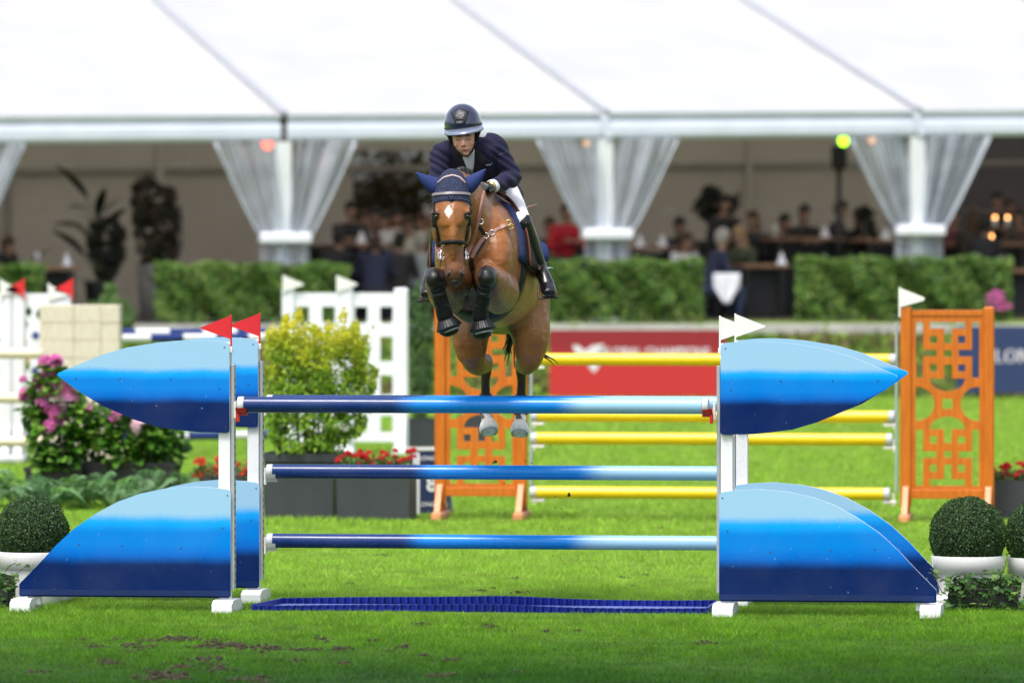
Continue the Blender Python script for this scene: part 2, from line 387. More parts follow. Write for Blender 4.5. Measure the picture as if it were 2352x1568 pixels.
# torn-up soil in the divots
mb = MB()
for (x, y, rx, ry) in DIV:
    for k in range(int(9 * rx / .03)):
        px, py = x + RNG.normal(0, rx * .62), y + RNG.normal(0, ry * .55); s = RNG.uniform(.004, .014) * (.7 + rx * 7)
        q = MB(); q.ell((px, py, s * .3), (s * RNG.uniform(.8, 1.5), s * RNG.uniform(.8, 1.5), s * RNG.uniform(.5, .9)), seg=6, rings=4)
        mb.add([Vector(v) + Vector(RNG.normal(0, s * .22, 3)) for v in q.v], q.f, False)
o = part('loose_soil', mb, M_SOIL); o['kind'] = 'stuff'
mb = MB()
for (px, py, s) in ((1307,1136,9),(1289,1087,3),(1278,1099,3),(1276,1165,3),(1290,1168,3),(1294,1187,2.5),(1291,1209,2.5),(1307,1214,2.5),(1271,1215,2.5),(1253,1218,2.5),(1218,1215,2),(1290,1095,2),(1263,1230,2),(1280,1216,2),(1207,1059,3),(1221,1063,3),(1276,1141,3),(1138,1060,8),(1133,1062,4),(1158,1110,3),(1223,1245,2),(1270,1276,3),(1298,1256,2),(1302,1303,2),(1245,1300,2),(1237,1310,2),(1287,1282,2.5),(1161,1083,2.5),(1285,1110,2)):
    p = P(px, py, 43.2 + random.uniform(-.3, .3)); s = s * .0016
    q = MB(); q.ell(p, (s, s * .9, s * .75), seg=7, rings=5); mb.add([Vector(v) + Vector(RNG.normal(0, s * .25, 3)) for v in q.v], q.f)
o = part('flying_soil', mb, M_SOIL); o['kind'] = 'stuff'

# stone kerb along the top of the bank
M_KERB = mat('kerb', (.36, .35, .34), .8, var=.2, scale=3, bump=.004)
k0 = thing('kerb', 'long pale stone kerb along the top of the grass bank below the hedges', 'kerb', (0, 99.7, .93))
mb = MB(); mb.box((0, 0, .09), (1.96, .14, .16), bev=.012); kme = mesh_of('kerb_stone', mb); kme.materials.append(M_KERB)
for i in range(11):
    o = bpy.data.objects.new('kerb_stone', kme); COL.objects.link(o); o.parent = k0; o.location = (-10 + i * 2.0, 0, RNG.uniform(-.006, .006))

# rough grass and weeds on the bank below the kerb
nb_ = 9000; bx_ = RNG.uniform(-9.5, 9.5, nb_); by_ = RNG.uniform(97.1, 99.55, nb_); bzz = np.interp(by_, [97.2, 98.0, 98.9, 99.6], [0, .26, .68, .96])
pat = np.sin(bx_ * 1.3 + 1) * np.sin(by_ * 2.1 + bx_ * .6) + .5 * np.sin(bx_ * 3.7) + RNG.normal(0, .35, nb_)
for nm, k_, cols in (('bank_grass', pat > -.35, [(.045, .11, .015), (.10, .20, .03), (.17, .29, .05)]), ('dry_bank_grass', pat <= -.35, [(.13, .095, .05), (.20, .15, .08), (.12, .15, .04)])):
    o = part(nm, leaf_cloud(nm, np.stack([bx_, by_, bzz + .03], 1)[k_], np.tile([0, -1, .25], (int(k_.sum()), 1)), RNG.uniform(.08, .20, int(k_.sum())), .35, .6), leaf_mat(nm + '_leaf', cols, .6, .3)); o['kind'] = 'stuff'

# ================================================================== MARQUEE
TA = R(16); TU = Vector((math.cos(TA), math.sin(TA), 0)); TN = Vector((-math.sin(TA), math.cos(TA), 0)); TB = Vector((1.516, 103.0, 0)); BAY = 5.437; FL = 1.12
def T(u, v, z): return TB + TU * u + TN * v + Vector((0, 0, z + (.0115 * u if z > 2.5 else 0)))
t = NT('roof_pvc'); nz = t.noise(.7, 4); c = t.ramp(nz.outputs['Fac'], [(.3, (.62, .63, .65)), (.7, (.70, .705, .715))]).outputs[0]
b = t.bsdf(c, .45, spec=.4); tr = t.n('ShaderNodeBsdfTranslucent'); tr.inputs[0].default_value = (.8, .76, .68, 1)
mx = t.n('ShaderNodeMixShader'); mx.inputs[0].default_value = .34; t.l(b.outputs[0], mx.inputs[1]); t.l(tr.outputs[0], mx.inputs[2]); M_ROOF = t.done(mx)
M_ALU = mat('tent_white', (.60, .635, .74), .4, var=.05, scale=2, spec=.5)
M_POLE = mat('tent_pole', (.70, .72, .74), .35, var=.06, scale=1.5)
M_SEAM = mat('roof_profile', (.36, .38, .42), .5)
M_DARK = mat('dark_bracket', (.03, .022, .018), .6)
M_WALL = mat('tent_wall', (.37, .335, .29), .8, var=.1, scale=.6)
M_WALLP = mat('tent_wall_post', (.22, .20, .18), .7)
M_WALLR = mat('tent_wall_mauve', (.085, .075, .088), .8, var=.1, scale=.6)
M_FLOOR = mat('tent_floor', (.04, .035, .03), .7)
tent = thing('marquee', 'huge white marquee with a sloping roof and open front behind the hedges', 'marquee', TB)
RZ, RV = 4.535, 15.5; TANP = .2324
for i in range(-3, 3):
    mb = MB(); nu, nv = 8, 8; vs = []
    for (v0, v1) in ((-.12, RV), (RV, 31.0)):
        mb2 = []
        for a in range(nv + 1):
            v = v0 + (v1 - v0) * a / nv; z = RZ + TANP * (v if v <= RV else 2 * RV - v)
            for b_ in range(nu + 1):
                q = b_ / nu; mb2.append(T(BAY * (i + q), v, z - .10 * math.sin(math.pi * q) * math.sin(math.pi * a / nv) ** .7))
        mb.add(mb2, [(a * (nu + 1) + b_, a * (nu + 1) + b_ + 1, (a + 1) * (nu + 1) + b_ + 1, (a + 1) * (nu + 1) + b_) for a in range(nv) for b_ in range(nu)], True)
    part('roof_panel', mb, M_ROOF, tent)
    # eave: sloping gutter face above a rounded fascia
    pr = [(.02, 4.09), (-.06, 4.10), (-.10, 4.16), (-.105, 4.30), (-.085, 4.365), (-.03, 4.385), (-.10, 4.53), (.02, 4.53)]
    mb = MB(); e = .05; vs = [T(BAY * i + e, v, z) for v, z in pr] + [T(BAY * (i + 1) - e, v, z) for v, z in pr]; n = len(pr)
    mb.add(vs, [(k, k + n, (k + 1) % n + n, (k + 1) % n) for k in range(n)] + [tuple(range(n)), tuple(range(n, 2 * n))[::-1]])
    part('eave_beam', mb, M_ALU, tent)
for i in range(-3, 4):
    mb = MB(); mb.bar(T(BAY * i, -.13, RZ + .02), T(BAY * i, RV, RZ + .02 + TANP * RV), .095, .05); mb.bar(T(BAY * i, RV, RZ + .02 + TANP * RV), T(BAY * i, 31, RZ + .02), .075, .05)
    part('roof_profile', mb, M_SEAM, tent)
    mb = MB(); mb.bar(T(BAY * i, .0, FL), T(BAY * i, .0, 4.088), .25, .16, TN); part('pole', mb, M_POLE, tent)
    mb = MB(); mb.bar(T(BAY * i, .0, FL - .02), T(BAY * i, .0, FL + .03), .5, .4, TN); part('foot_plate', mb, M_ALU, tent)
    mb = MB(); mb.bar(T(BAY * i, .012, 4.085), T(BAY * i, .012, 4.53), .13, .15, TN); part('eave_joint', mb, M_DARK if i != 0 else M_ALU, tent)
    if i != -1:
        mb = MB(); mb.bar(T(BAY * i + .05, -.125, 4.12), T(BAY * i - .06, -.125, 4.50), .14, .012, TN); part('corner_plate', mb, M_ALU, tent)
    mb = MB(); mb.bar(T(BAY * i, 31, FL), T(BAY * i, 31, 4.4), .25, .16, TN); part('pole', mb, M_POLE, tent)
# back wall: panels between posts, one opening where dark trees show through
u = -3 * BAY; k = 0
while u < 3 * BAY - .1:
    w = BAY / 2; op = (-5.2 < u + w / 2 < -2.6) and False
    mb = MB(); c0 = T(u + w / 2, 9.0, 0); M = Matrix.Rotation(TA, 3, 'Z')
    gap = (-2.0 * 1 + 0) 
    rightend = u + w / 2 > 8.9
    mp = M_WALLR if rightend else M_WALL
    if abs((u + w / 2) - (-1.36)) < .2:              # the opening: only sill and head panels
        mb.box((c0.x, c0.y, FL + .35), (w - .1, .05, .7), M); part('wall_panel', mb, mp, tent); mb = MB(); mb.box((c0.x, c0.y, 4.42), (w - .1, .05, .8), M); part('wall_panel', mb, mp, tent)
        for ua, ub in ((u + .05, u + .78), (u + 2.28, u + w - .05)): mb = MB(); c1 = T((ua + ub) / 2, 9.0, 0); mb.box((c1.x, c1.y, 2.935), (ub - ua, .05, 2.13), M); part('wall_panel', mb, mp, tent)
    else:
        for z0, z1, dv in ((FL, 2.95, 0), (2.95, 3.75, .015), (3.75, 4.95, 0)):
            mb = MB(); c1 = T(u + w / 2, 9.0 + dv, 0); mb.box((c1.x, c1.y, (z0 + z1) / 2), (w - .1, .05, z1 - z0 - .012), M); part('wall_panel', mb, mp, tent)
    mb = MB(); mb.bar(T(u, 8.97, FL), T(u, 8.97, 5.6), .12, .1, TN); part('wall_post', mb, M_WALLP if k % 3 == 0 else mp, tent)
    mb = MB(); mb.bar(T(u + .06, 8.95, 3.72), T(u + w - .06, 8.95, 3.72), .07, .09); part('wall_rail', mb, M_WALLP, tent)
    u += w; k += 1
mb = MB(); mb.add([T(-16.3, 9.0, 4.95), T(16.3, 9.0, 4.95), T(16.3, 9.0, 6.42), T(-16.3, 9.0, 6.42)], [(0, 1, 2, 3)]); part('gable_cloth', mb, M_WALL, tent)
for s in (-1, 1):
    mb = MB(); mb.add([T(s * 16.3, 0, FL), T(s * 16.3, 31, FL), T(s * 16.3, 31, 4.5), T(s * 16.3, RV, 8.1), T(s * 16.3, 0, 4.5)], [(0, 1, 2, 3, 4)]); part('end_wall', mb, M_WALL, tent)
mb = MB(); mb.box(T(0, 15.5, FL - .04), (32.8, 31.2, .08), Matrix.Rotation(TA, 3, 'Z')); part('floor_deck', mb, M_FLOOR, tent)
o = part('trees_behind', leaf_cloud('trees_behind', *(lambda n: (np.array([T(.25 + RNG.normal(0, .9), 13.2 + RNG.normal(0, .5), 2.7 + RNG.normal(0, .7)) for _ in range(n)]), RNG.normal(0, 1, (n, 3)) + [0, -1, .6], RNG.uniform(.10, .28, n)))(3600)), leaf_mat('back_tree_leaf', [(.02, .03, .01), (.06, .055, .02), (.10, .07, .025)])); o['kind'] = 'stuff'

# clear plastic curtains gathered at each pole
t = NT('clear_pvc'); tb = t.n('ShaderNodeBsdfTransparent'); tb.inputs[0].default_value = (.96, .97, .98, 1)
b = t.bsdf((.60, .66, .75), .2, spec=.7, coat=.4); tl = t.n('ShaderNodeBsdfTranslucent'); tl.inputs[0].default_value = (.66, .72, .82, 1)
m1 = t.n('ShaderNodeMixShader'); m1.inputs[0].default_value = .3; t.l(b.outputs[0], m1.inputs[1]); t.l(tl.outputs[0], m1.inputs[2])
lw = t.n('ShaderNodeLayerWeight'); lw.inputs['Blend'].default_value = .35; nz = t.noise(2.2, 3)
fac = t.math('MINIMUM', t.math('ADD', t.math('MULTIPLY', lw.outputs['Facing'], 1.0), t.math('MULTIPLY', nz.outputs['Fac'], .62)), .95)
m2 = t.n('ShaderNodeMixShader'); t.l(fac, m2.inputs[0]); t.l(tb.outputs[0], m2.inputs[1]); t.l(m1.outputs[0], m2.inputs[2]); M_PVC = t.done(m2)
M_TIE = mat('white_tie', (.80, .82, .88), .6, var=.04)
for i, lab in ((-2, 'clear plastic curtain tied back at the far left edge of the marquee front'), (-1, 'clear plastic curtain tied with a white band at the pole left of the rider'), (0, 'clear plastic curtain tied with a white band at the pole just right of the rider'), (1, 'clear plastic curtain tied with a white band at the rightmost marquee pole')):
    ct = thing('curtain', lab, 'curtain', T(BAY * i, -.14, FL), group='clear curtains along the marquee front')
    for sd in (-1, 1):
        mb = MB(); ns, nt = 48, 18; vs = []
        for b_ in range(nt + 1):
            z = FL + .02 + (4.085 - FL) * b_ / nt; zt = 2.52
            if z > zt: q = (z - zt) / (4.085 - zt); w0, w1 = .02 + .16 * q, .40 + (.80 + .03 * i) * q ** .92
            else: q = (zt - z) / (zt - FL); w0, w1 = .015, .40 + .05 * q
            for a in range(ns + 1):
                s_ = a / ns; am = (.07 + .09 * (w1 - .4)); wob = math.sin(s_ * (15 + 3 * sd + i) + i * 2 + sd) * .7 + math.sin(s_ * 6.7 + i * 1.7 + sd) * .6 + .18 * math.sin(s_ * 41 + i)
                vs.append(T(BAY * i + sd * (w0 + (w1 - w0) * s_), -.14 + am * wob, z))
        mb.add(vs, [(b_ * (ns + 1) + a, b_ * (ns + 1) + a + 1, (b_ + 1) * (ns + 1) + a + 1, (b_ + 1) * (ns + 1) + a) for b_ in range(nt) for a in range(ns)], True)
        part('curtain_sheet', mb, M_PVC, ct)
        mb = MB(); mb.tube([T(BAY * i + sd * (.40 + .80 * q ** .92 + .03 * i * q), -.20, 2.52 + 1.56 * q) for q in [k / 8 for k in range(9)]], .02, 8); part('hem', mb, mat('curtain_hem', (.45, .49, .56), .35) if (i, sd) == (-2, -1) else bpy.data.materials['curtain_hem'], ct)
    mb = MB(); mb.box(T(BAY * i, -.15, 2.53), (.84, .30, .17), Matrix.Rotation(TA, 3, 'Z'), bev=.03); part('tie_band', mb, M_TIE, ct)

# ================================================================== HEDGES
M_HEDGE = leaf_mat('hedge_leaf', [(.030, .085, .016), (.085, .185, .028), (.16, .30, .045), (.055, .125, .022), (.27, .33, .08)], .5, .3)
M_TWIG = mat('twig', (.055, .040, .025), .9)
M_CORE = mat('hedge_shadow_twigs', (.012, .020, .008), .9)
def hedge(px0, px1, y0, py_top, py_bot, lab, gaps=()):
    a, b = P(px0, py_bot, y0), P(px1, py_bot, y0); h = (py_bot - py_top) / FPX * y0; z0 = 1.08; L = b.x - a.x; D = .55
    h = P(0, py_top, y0).z - z0
    t = thing('hedge', lab, 'hedge', ((a.x + b.x) / 2, y0, z0), group='clipped hedges in front of the marquee')
    n = int(3600 * L / 2.5); fx = RNG.uniform(-.5, .5, n) * L; fz = RNG.uniform(.03, 1, n) * h; fy = np.where(RNG.uniform(0, 1, n) < .8, -D / 2 + RNG.exponential(.05, n), RNG.uniform(-.5, .5, n) * D)
    top = RNG.uniform(0, 1, n) < .25; fz = np.where(top, h + RNG.normal(0, .02, n), fz); fy = np.where(top, RNG.uniform(-.5, .5, n) * D, fy)
    bulge = .08 * np.sin(fx * 5.1 + fz * 6 + px0) + .06 * np.sin(fx * 11 + fz * 9 + 1); fy += bulge; fz += .03 * np.sin(fx * 7.3)
    keep = RNG.uniform(0, 1, n) < np.where(fz < h * .35, .65, 1.0)
    pos = np.stack([fx, fy, fz], 1)[keep]; nr = np.where(top[:, None], [0, -.2, 1], [0, -1, .35])[keep]
    o = part('foliage', leaf_cloud('foliage', pos, nr, RNG.uniform(.05, .11, len(pos)), .7, .6), M_HEDGE, t, world=False); o['kind'] = 'stuff'
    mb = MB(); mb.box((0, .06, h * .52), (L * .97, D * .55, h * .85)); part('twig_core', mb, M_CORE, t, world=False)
    for k in range(max(3, int(L / .5))):
        x = -L / 2 + .15 + k * (L - .3) / max(1, int(L / .5) - 1); mb = MB(); mb.tube([(x, -D * .28, -.04), (x + .03, -D * .25, h * .3), (x - .02, -D * .2, h * .6)], [.016, .013, .008], 6); part('stem', mb, M_TWIG, t, world=False)
hedge(-40, 103, 100.3, 612, 735, 'short clipped hedge at the far left edge of the marquee front')
hedge(357, 803, 100.6, 610, 742, 'long clipped green hedge between the potted dark shrubs and the rider')
hedge(1262, 1615, 101.6, 602, 735, 'clipped green hedge just right of the horse below the tied curtain')
hedge(1826, 2322, 102.4, 596, 735, 'clipped green hedge at the right behind the orange jump stand')
# ================================================================== JUMP MATERIALS
NAVY, MIDB, LITE = (.000, .014, .090), (.000, .190, .620), (.285, .50, .68)
def bands(name, z_a, z_b, coord=2, soft=.035, wob=.02, order=(NAVY, MIDB, LITE), rough=.32):
    t = NT(name); tc = t.n('ShaderNodeTexCoord'); sx = t.n('ShaderNodeSeparateXYZ'); t.l(tc.outputs['Object'], sx.inputs[0])
    n1 = t.noise(2.6, 2); n2 = t.noise(90, 2)
    k = t.math('ADD', sx.outputs[coord], t.math('ADD', t.math('MULTIPLY', t.math('SUBTRACT', n1.outputs['Fac'], .5), wob * 2), t.math('MULTIPLY', t.math('SUBTRACT', n2.outputs['Fac'], .5), soft * .5)))
    def step(z0):
        m = t.n('ShaderNodeMapRange', interpolation_type='SMOOTHSTEP'); m.inputs[1].default_value = z0 - soft; m.inputs[2].default_value = z0 + soft; t.l(k, m.inputs[0]); return m.outputs[0]
    if coord == 2:
        def step2(z0, w0, w1):
            m = t.n('ShaderNodeMapRange', interpolation_type='SMOOTHSTEP'); m.inputs[1].default_value = z0 - w0; m.inputs[2].default_value = z0 + w1; t.l(k, m.inputs[0]); return m.outputs[0]
        c = t.mix(step2(z_a, soft * .9, soft * .9), order[0], (.0, .115, .50)); c = t.mix(step2(z_a + soft * .9, soft * .8, soft * 1.6), c, order[1])
        c = t.mix(step2(z_b - soft * .6, soft * 1.1, soft * .5), c, (.002, .33, .80)); c = t.mix(step2(z_b + soft * .1, soft * .35, soft * 1.1), c, order[2])
    else:
        c = t.mix(step(z_a), (.003, .026, .135), order[1]); c = t.mix(step(z_b), c, order[2])
    n3 = t.noise(38, 5); sp = t.ramp(n3.outputs['Fac'], [(.70, (0, 0, 0)), (.76, (.35,) * 3)]).outputs[0]
    c = t.mix(sp, c, (.45, .55, .62)); n4 = t.noise(3.0, 5); du = t.ramp(n4.outputs['Fac'], [(.35, (0,) * 3), (.8, (.035,) * 3)]).outputs[0]
    c = t.mix(du, c, (.40, .42, .42)); n5 = t.noise(14, 4); n6 = t.noise(11, 6); s2 = t.ramp(n6.outputs['Fac'], [(.735, (0,) * 3), (.77, (.28,) * 3)]).outputs[0]; c = t.mix(s2, c, (.42, .55, .60)); ro = t.math('ADD', t.math('MULTIPLY', n5.outputs['Fac'], .22), rough + (.12 if coord == 2 else -.1))
    return t.done(t.bsdf(c, ro, spec=.07 if coord == 2 else .35))
M_UP = bands('wing_upper_paint', 1.417, 1.60); M_LO = bands('wing_lower_paint', .345, .605, soft=.05)
M_WHITE = mat('white_paint', (.74, .75, .76), .4, var=.04, dirt=.25); M_EDGE = mat('panel_edge', (.70, .78, .84), .5, var=.05)
M_STEEL = mat('track_aluminium', (.42, .45, .48), .42, .5); M_HOLE = mat('track_slot', (.03, .03, .03), .7)
M_REDF = mat('red_flag', (.58, .012, .018), .42, var=.1); M_WHF = mat('white_flag', (.74, .75, .70), .45, var=.04)
M_REDC = mat('red_cup', (.50, .015, .012), .35); M_CUP = mat('white_cup', (.68, .66, .60), .4); M_CAP = mat('pole_cap', (.50, .52, .54), .45)
M_NAVYP = mat('navy_paint', NAVY, .35, dirt=.25)

UP = [(131,861),(133,857),(183,836),(238,814),(293,798),(366,786),(403,782.5),(439,780.6),(485,781.5),(522,785),(528,788),(530,794),(530.5,985),(529,991),(523,993),(457,991.6),(412,987),(366,980.6),(311,964),(238,933),(183,900),(135,866)]
LO = [(42.5,1343),(54,1331),(85,1300),(129,1252.6),(170,1215),(221,1179.5),(272,1152),(323,1133.6),(374,1122.7),(442,1116.5),(503.5,1120),(526,1123),(531,1127),(533,1133),(533,1366),(531,1370),(527,1371.7),(46,1371.7),(42.5,1368)]
def lx(px): return (px - 540) / 341.0
def lz(py): return CAMZ + (540 - py) / 343.35
LOCAL = lambda x, y, z: Vector((x, y, z))
def standard(label, loc, mirror, flagmat, flagname, safety):
    s = -1 if mirror else 1
    t = thing('jump_stand', label, 'jump stand', loc, -R(7), 'blue wave jump stands of the front fence')
    fr = lambda x, y, z: Vector((s * x, y, z))
    for nm, ol, m in (('upper_panel', UP, M_UP), ('lower_panel', LO, M_LO)):
        pl = [(lx(x), lz(y)) for x, y in ol]; mb = MB(); mb.prism(pl, fr, -.062, -.040)
        o = part(nm, mb, m, t, world=False); o.data.materials.append(M_EDGE)
        for p in o.data.polygons: p.material_index = 1 if p.index >= 2 else 0
    for nm, zs in (('u', ((478,733),(758,733),(1077,735),(1385,793),(1418,535),(1425,1035))), ('l', ((535,638),(827,645),(1228,660),(1510,520),(1545,300)))):
        for a, b in zs:
            sx_, sy_ = (a * .3658, 602 + b * .3658) if nm == 'u' else (a * .3402, 1034.9 + b * .3402)
            mb = MB(); mb.tube([(s * lx(sx_), -.0632, lz(sy_)), (s * lx(sx_), -.0605, lz(sy_))], .0055, 8); part('screw', mb, M_HOLE, t, world=False)
    a, b = lx(46), lx(531)
    mb = MB(); mb.prism([(a, .105), (b, .105), (b, .142), (a, .142)], fr, -.0735, -.0625); part('base_rail', mb, M_NAVYP, t, world=False)
    mb = MB(); mb.box((s * lx(517), 0, .93), (.08, .074, 1.74), bev=.004); part('post', mb, M_WHITE, t, world=False)
    mb = MB(); mb.box((s * lx(536), 0, .90), (.022, .07, 1.5), bev=.002); tr = part('track', mb, M_STEEL, t, world=False)
    mb = MB()
    for k in range(28): mb.box((s * (lx(536) + .0115), 0, .2 + k * .05), (.002, .018, .022))
    part('slots', mb, M_HOLE, tr, world=False, kind='stuff')
    mb = MB(); mb.box((s * lx(75), 0, .12), (.085, .06, .16)); part('outer_post', mb, M_WHITE, t, world=False)
    for x in (lx(521), lx(54)):
        mb = MB(); pf = [(-.22, 0), (.22, 0), (.22, .055), (.15, .082), (-.15, .082), (-.22, .055)]; w = .068
        vs = [(s * x - w, y, z) for y, z in pf] + [(s * x + w, y, z) for y, z in pf]
        mb.add(vs, [(0, 1, 2, 3, 4, 5)[::-1], tuple(range(6, 12))] + [(i, (i + 1) % 6, (i + 1) % 6 + 6, i + 6) for i in range(6)]); part('foot', mb, M_WHITE, t, world=False)
    # flag on its stick
    x = lx(532.5); mb = MB(); mb.box((s * x, -.03, lz(803)), (.022, .03, .04), bev=.004); part('flag_holder', mb, M_WHITE, t, world=False)
    mb = MB(); mb.box((s * x, -.03, (lz(723) + lz(798)) / 2), (.012, .012, lz(723) - lz(798)), bev=.003); st = part('flag_stick', mb, flagmat, t, world=False)
    pl = [(x, lz(724)), (lx(464), lz(751)), (lx(461.5), lz(753)), (lx(464), lz(755)), (x, lz(779))]
    mb = MB(); mb.prism(pl, fr, -.0335, -.0285); part('flag', mb, flagmat, st, world=False)
    def cup(z, y, m, saf):
        c = MB(); c.box((s * (lx(540) + .012), y, z - .035), (.016, .05, .115), bev=.003); part('cup_plate', c, M_CUP, t, world=False)
        c = MB(); n = 8; vs = []
        for k in range(n + 1):
            a_ = R(200 + 140 * k / n)
            for r_ in (.052, .064):
                for xx in (.02, .088): vs.append((s * (lx(540) + xx), y + r_ * math.cos(a_), z + r_ * math.sin(a_)))
        fs = []
        for k in range(n):
            q = k * 4; fs += [(q, q + 1, q + 5, q + 4), (q + 2, q + 6, q + 7, q + 3), (q, q + 4, q + 6, q + 2), (q + 1, q + 3, q + 7, q + 5)]
        c.add(vs, fs); c.box((s * (lx(540) + .05), y, z - .062), (.085, .03, .02), bev=.003)
        if saf: c.box((s * (lx(540) + .03), y - .02, z - .085), (.02, .04, .06), bev=.003)
        part('cup', c, m, t, world=False)
    for z, m, saf in safety: cup(z, -.055 if saf else -.0, m, saf)
    return t
FX = Vector((math.cos(R(7)), -math.sin(R(7)), 0)); FD = Vector((math.sin(R(7)), math.cos(R(7)), 0))
LR = Vector((-1.8524, 41.94, 0)); SPAN = 3.235; RR = LR + FX * SPAN; SPREAD = 1.18
front_cup = [(1.385, M_REDC, True)]; rear_cup = [(1.368, M_CUP, False), (.893, M_CUP, False), (.417, M_CUP, False)]
standard('front left blue wave wing with a red flag, tip overlapping the pink hydrangeas', LR, False, M_REDF, 'red', front_cup)
standard('rear left blue wave wing with a red flag, mostly hidden behind the front one', LR + FD * SPREAD, False, M_REDF, 'red', rear_cup)
standard('front right blue wave wing with a white flag and scuffed navy corner', RR, True, M_WHF, 'white', front_cup)
standard('rear right blue wave wing whose edge shows behind the front right wing', RR + FD * SPREAD, True, M_WHF, 'white', rear_cup)

def pole(name, label, a, b, r, m, cap=.045, group=None, cat='jump pole', capm=None):
    a, b = Vector(a), Vector(b); d = (b - a); L = d.length
    t = thing(name, label, cat, a, math.atan2(d.y, d.x), group)
    mb = MB(); mb.tube([(x, 0, 0) for x in np.linspace(cap, L - cap, 12)], r, 24, cap=False); part('shaft', mb, m, t, world=False)
    for x0, x1 in ((0, cap), (L - cap, L)):
        mb = MB(); q = [(x0, 0, 0), (x0 + .004, 0, 0), (x1 - .004, 0, 0), (x1, 0, 0)]; mb.tube(q, [r * .93, r * 1.015, r * 1.015, r * .93], 24); part('end_cap', mb, capm or M_CAP, t, world=False)
    return t
def polepaint(n, a, b): return bands(n, a, b, coord=0, soft=.11, wob=.03, rough=.24)
GP = 'blue shaded poles of the front fence'
def zp(root, u, y, z): return root + FX * u + FD * y + Vector((0, 0, z))
pole('jump_pole', 'top front pole shading from navy to pale blue, resting in red cups', zp(LR, .028, -.055, 1.385), zp(LR, SPAN - .05, -.055, 1.385), .0535, polepaint('pole_paint_top', 1.14, 2.24), group=GP)
RL = LR + FD * SPREAD
pole('jump_pole', 'rear top pole, a thin blue line showing just above the front top pole', zp(RL, .022, 0, 1.368), zp(RL, SPAN - .02, 0, 1.368), .0515, polepaint('pole_paint_rear', 1.10, 2.3), group=GP)
pole('jump_pole', 'middle blue pole hanging between navy end and pale end below the hind hooves', zp(RL, .022, 0, .893), zp(RL, SPAN - .02, 0, .893), .0495, polepaint('pole_paint_mid', 1.10, 2.26), group=GP)
pole('jump_pole', 'lowest blue pole of the front fence, just above the grass', zp(RL, .022, 0, .417), zp(RL, SPAN - .02, 0, .417), .0495, polepaint('pole_paint_low', 1.03, 2.18), group=GP)

# ------------------------------------------------------------------ blue water tray
M_TRAY = mat('tray_blue', (.003, .016, .21), .5, var=.2); M_TFL = mat('tray_floor', (.22, .27, .60), .25, var=.1)
t = thing('water_tray', 'long corrugated blue water tray lying on the grass under the poles', 'water tray', LR + FX * .1, -R(7))
def tw(u): return .008 * math.sin(u * 2.1 - .6) + .010 * math.exp(-((u - 1.62) / .35) ** 2) + .006 * min(1, max(0, (u - 1.0) / .6))
L = 3.06; n = 440
for nm, y, hgt, sh in (('front_wall', .12, .036, -.0), ('back_wall', .80, .050, .085)):
    mb = MB(); vs = []
    for i in range(n + 1):
        u = L * i / n; c = math.sin(u * 2 * math.pi / .056); dy = .017 * math.copysign(abs(c) ** .5, c); uu = sh + u * (L - sh) / L
        wv = .02 * math.sin(u * 1.9)
        for z, o_ in ((-.01, -.0), (hgt + tw(u), -.005), (hgt + tw(u), .012), (-.01, .012)): vs.append((uu, y + dy + o_ + wv, z))
    mb.add(vs, [(i * 4 + k, i * 4 + k + 1, i * 4 + k + 5, i * 4 + k + 4) for i in range(n) for k in range(3)]); part(nm, mb, M_TRAY, t, world=False, smooth=False)
for x0, x1 in ((0, .085), (L, L)):
    mb = MB(); mb.bar((x0, .12, .016), (x1, .80, .020), .02, .05); part('end_wall', mb, M_TRAY, t, world=False)
mb = MB(); mb.add([(.01, .13, .008), (L, .13, .008), (L, .79, .008), (.09, .79, .008)], [(0, 1, 2, 3)]); part('tray_floor', mb, M_TFL, t, world=False)

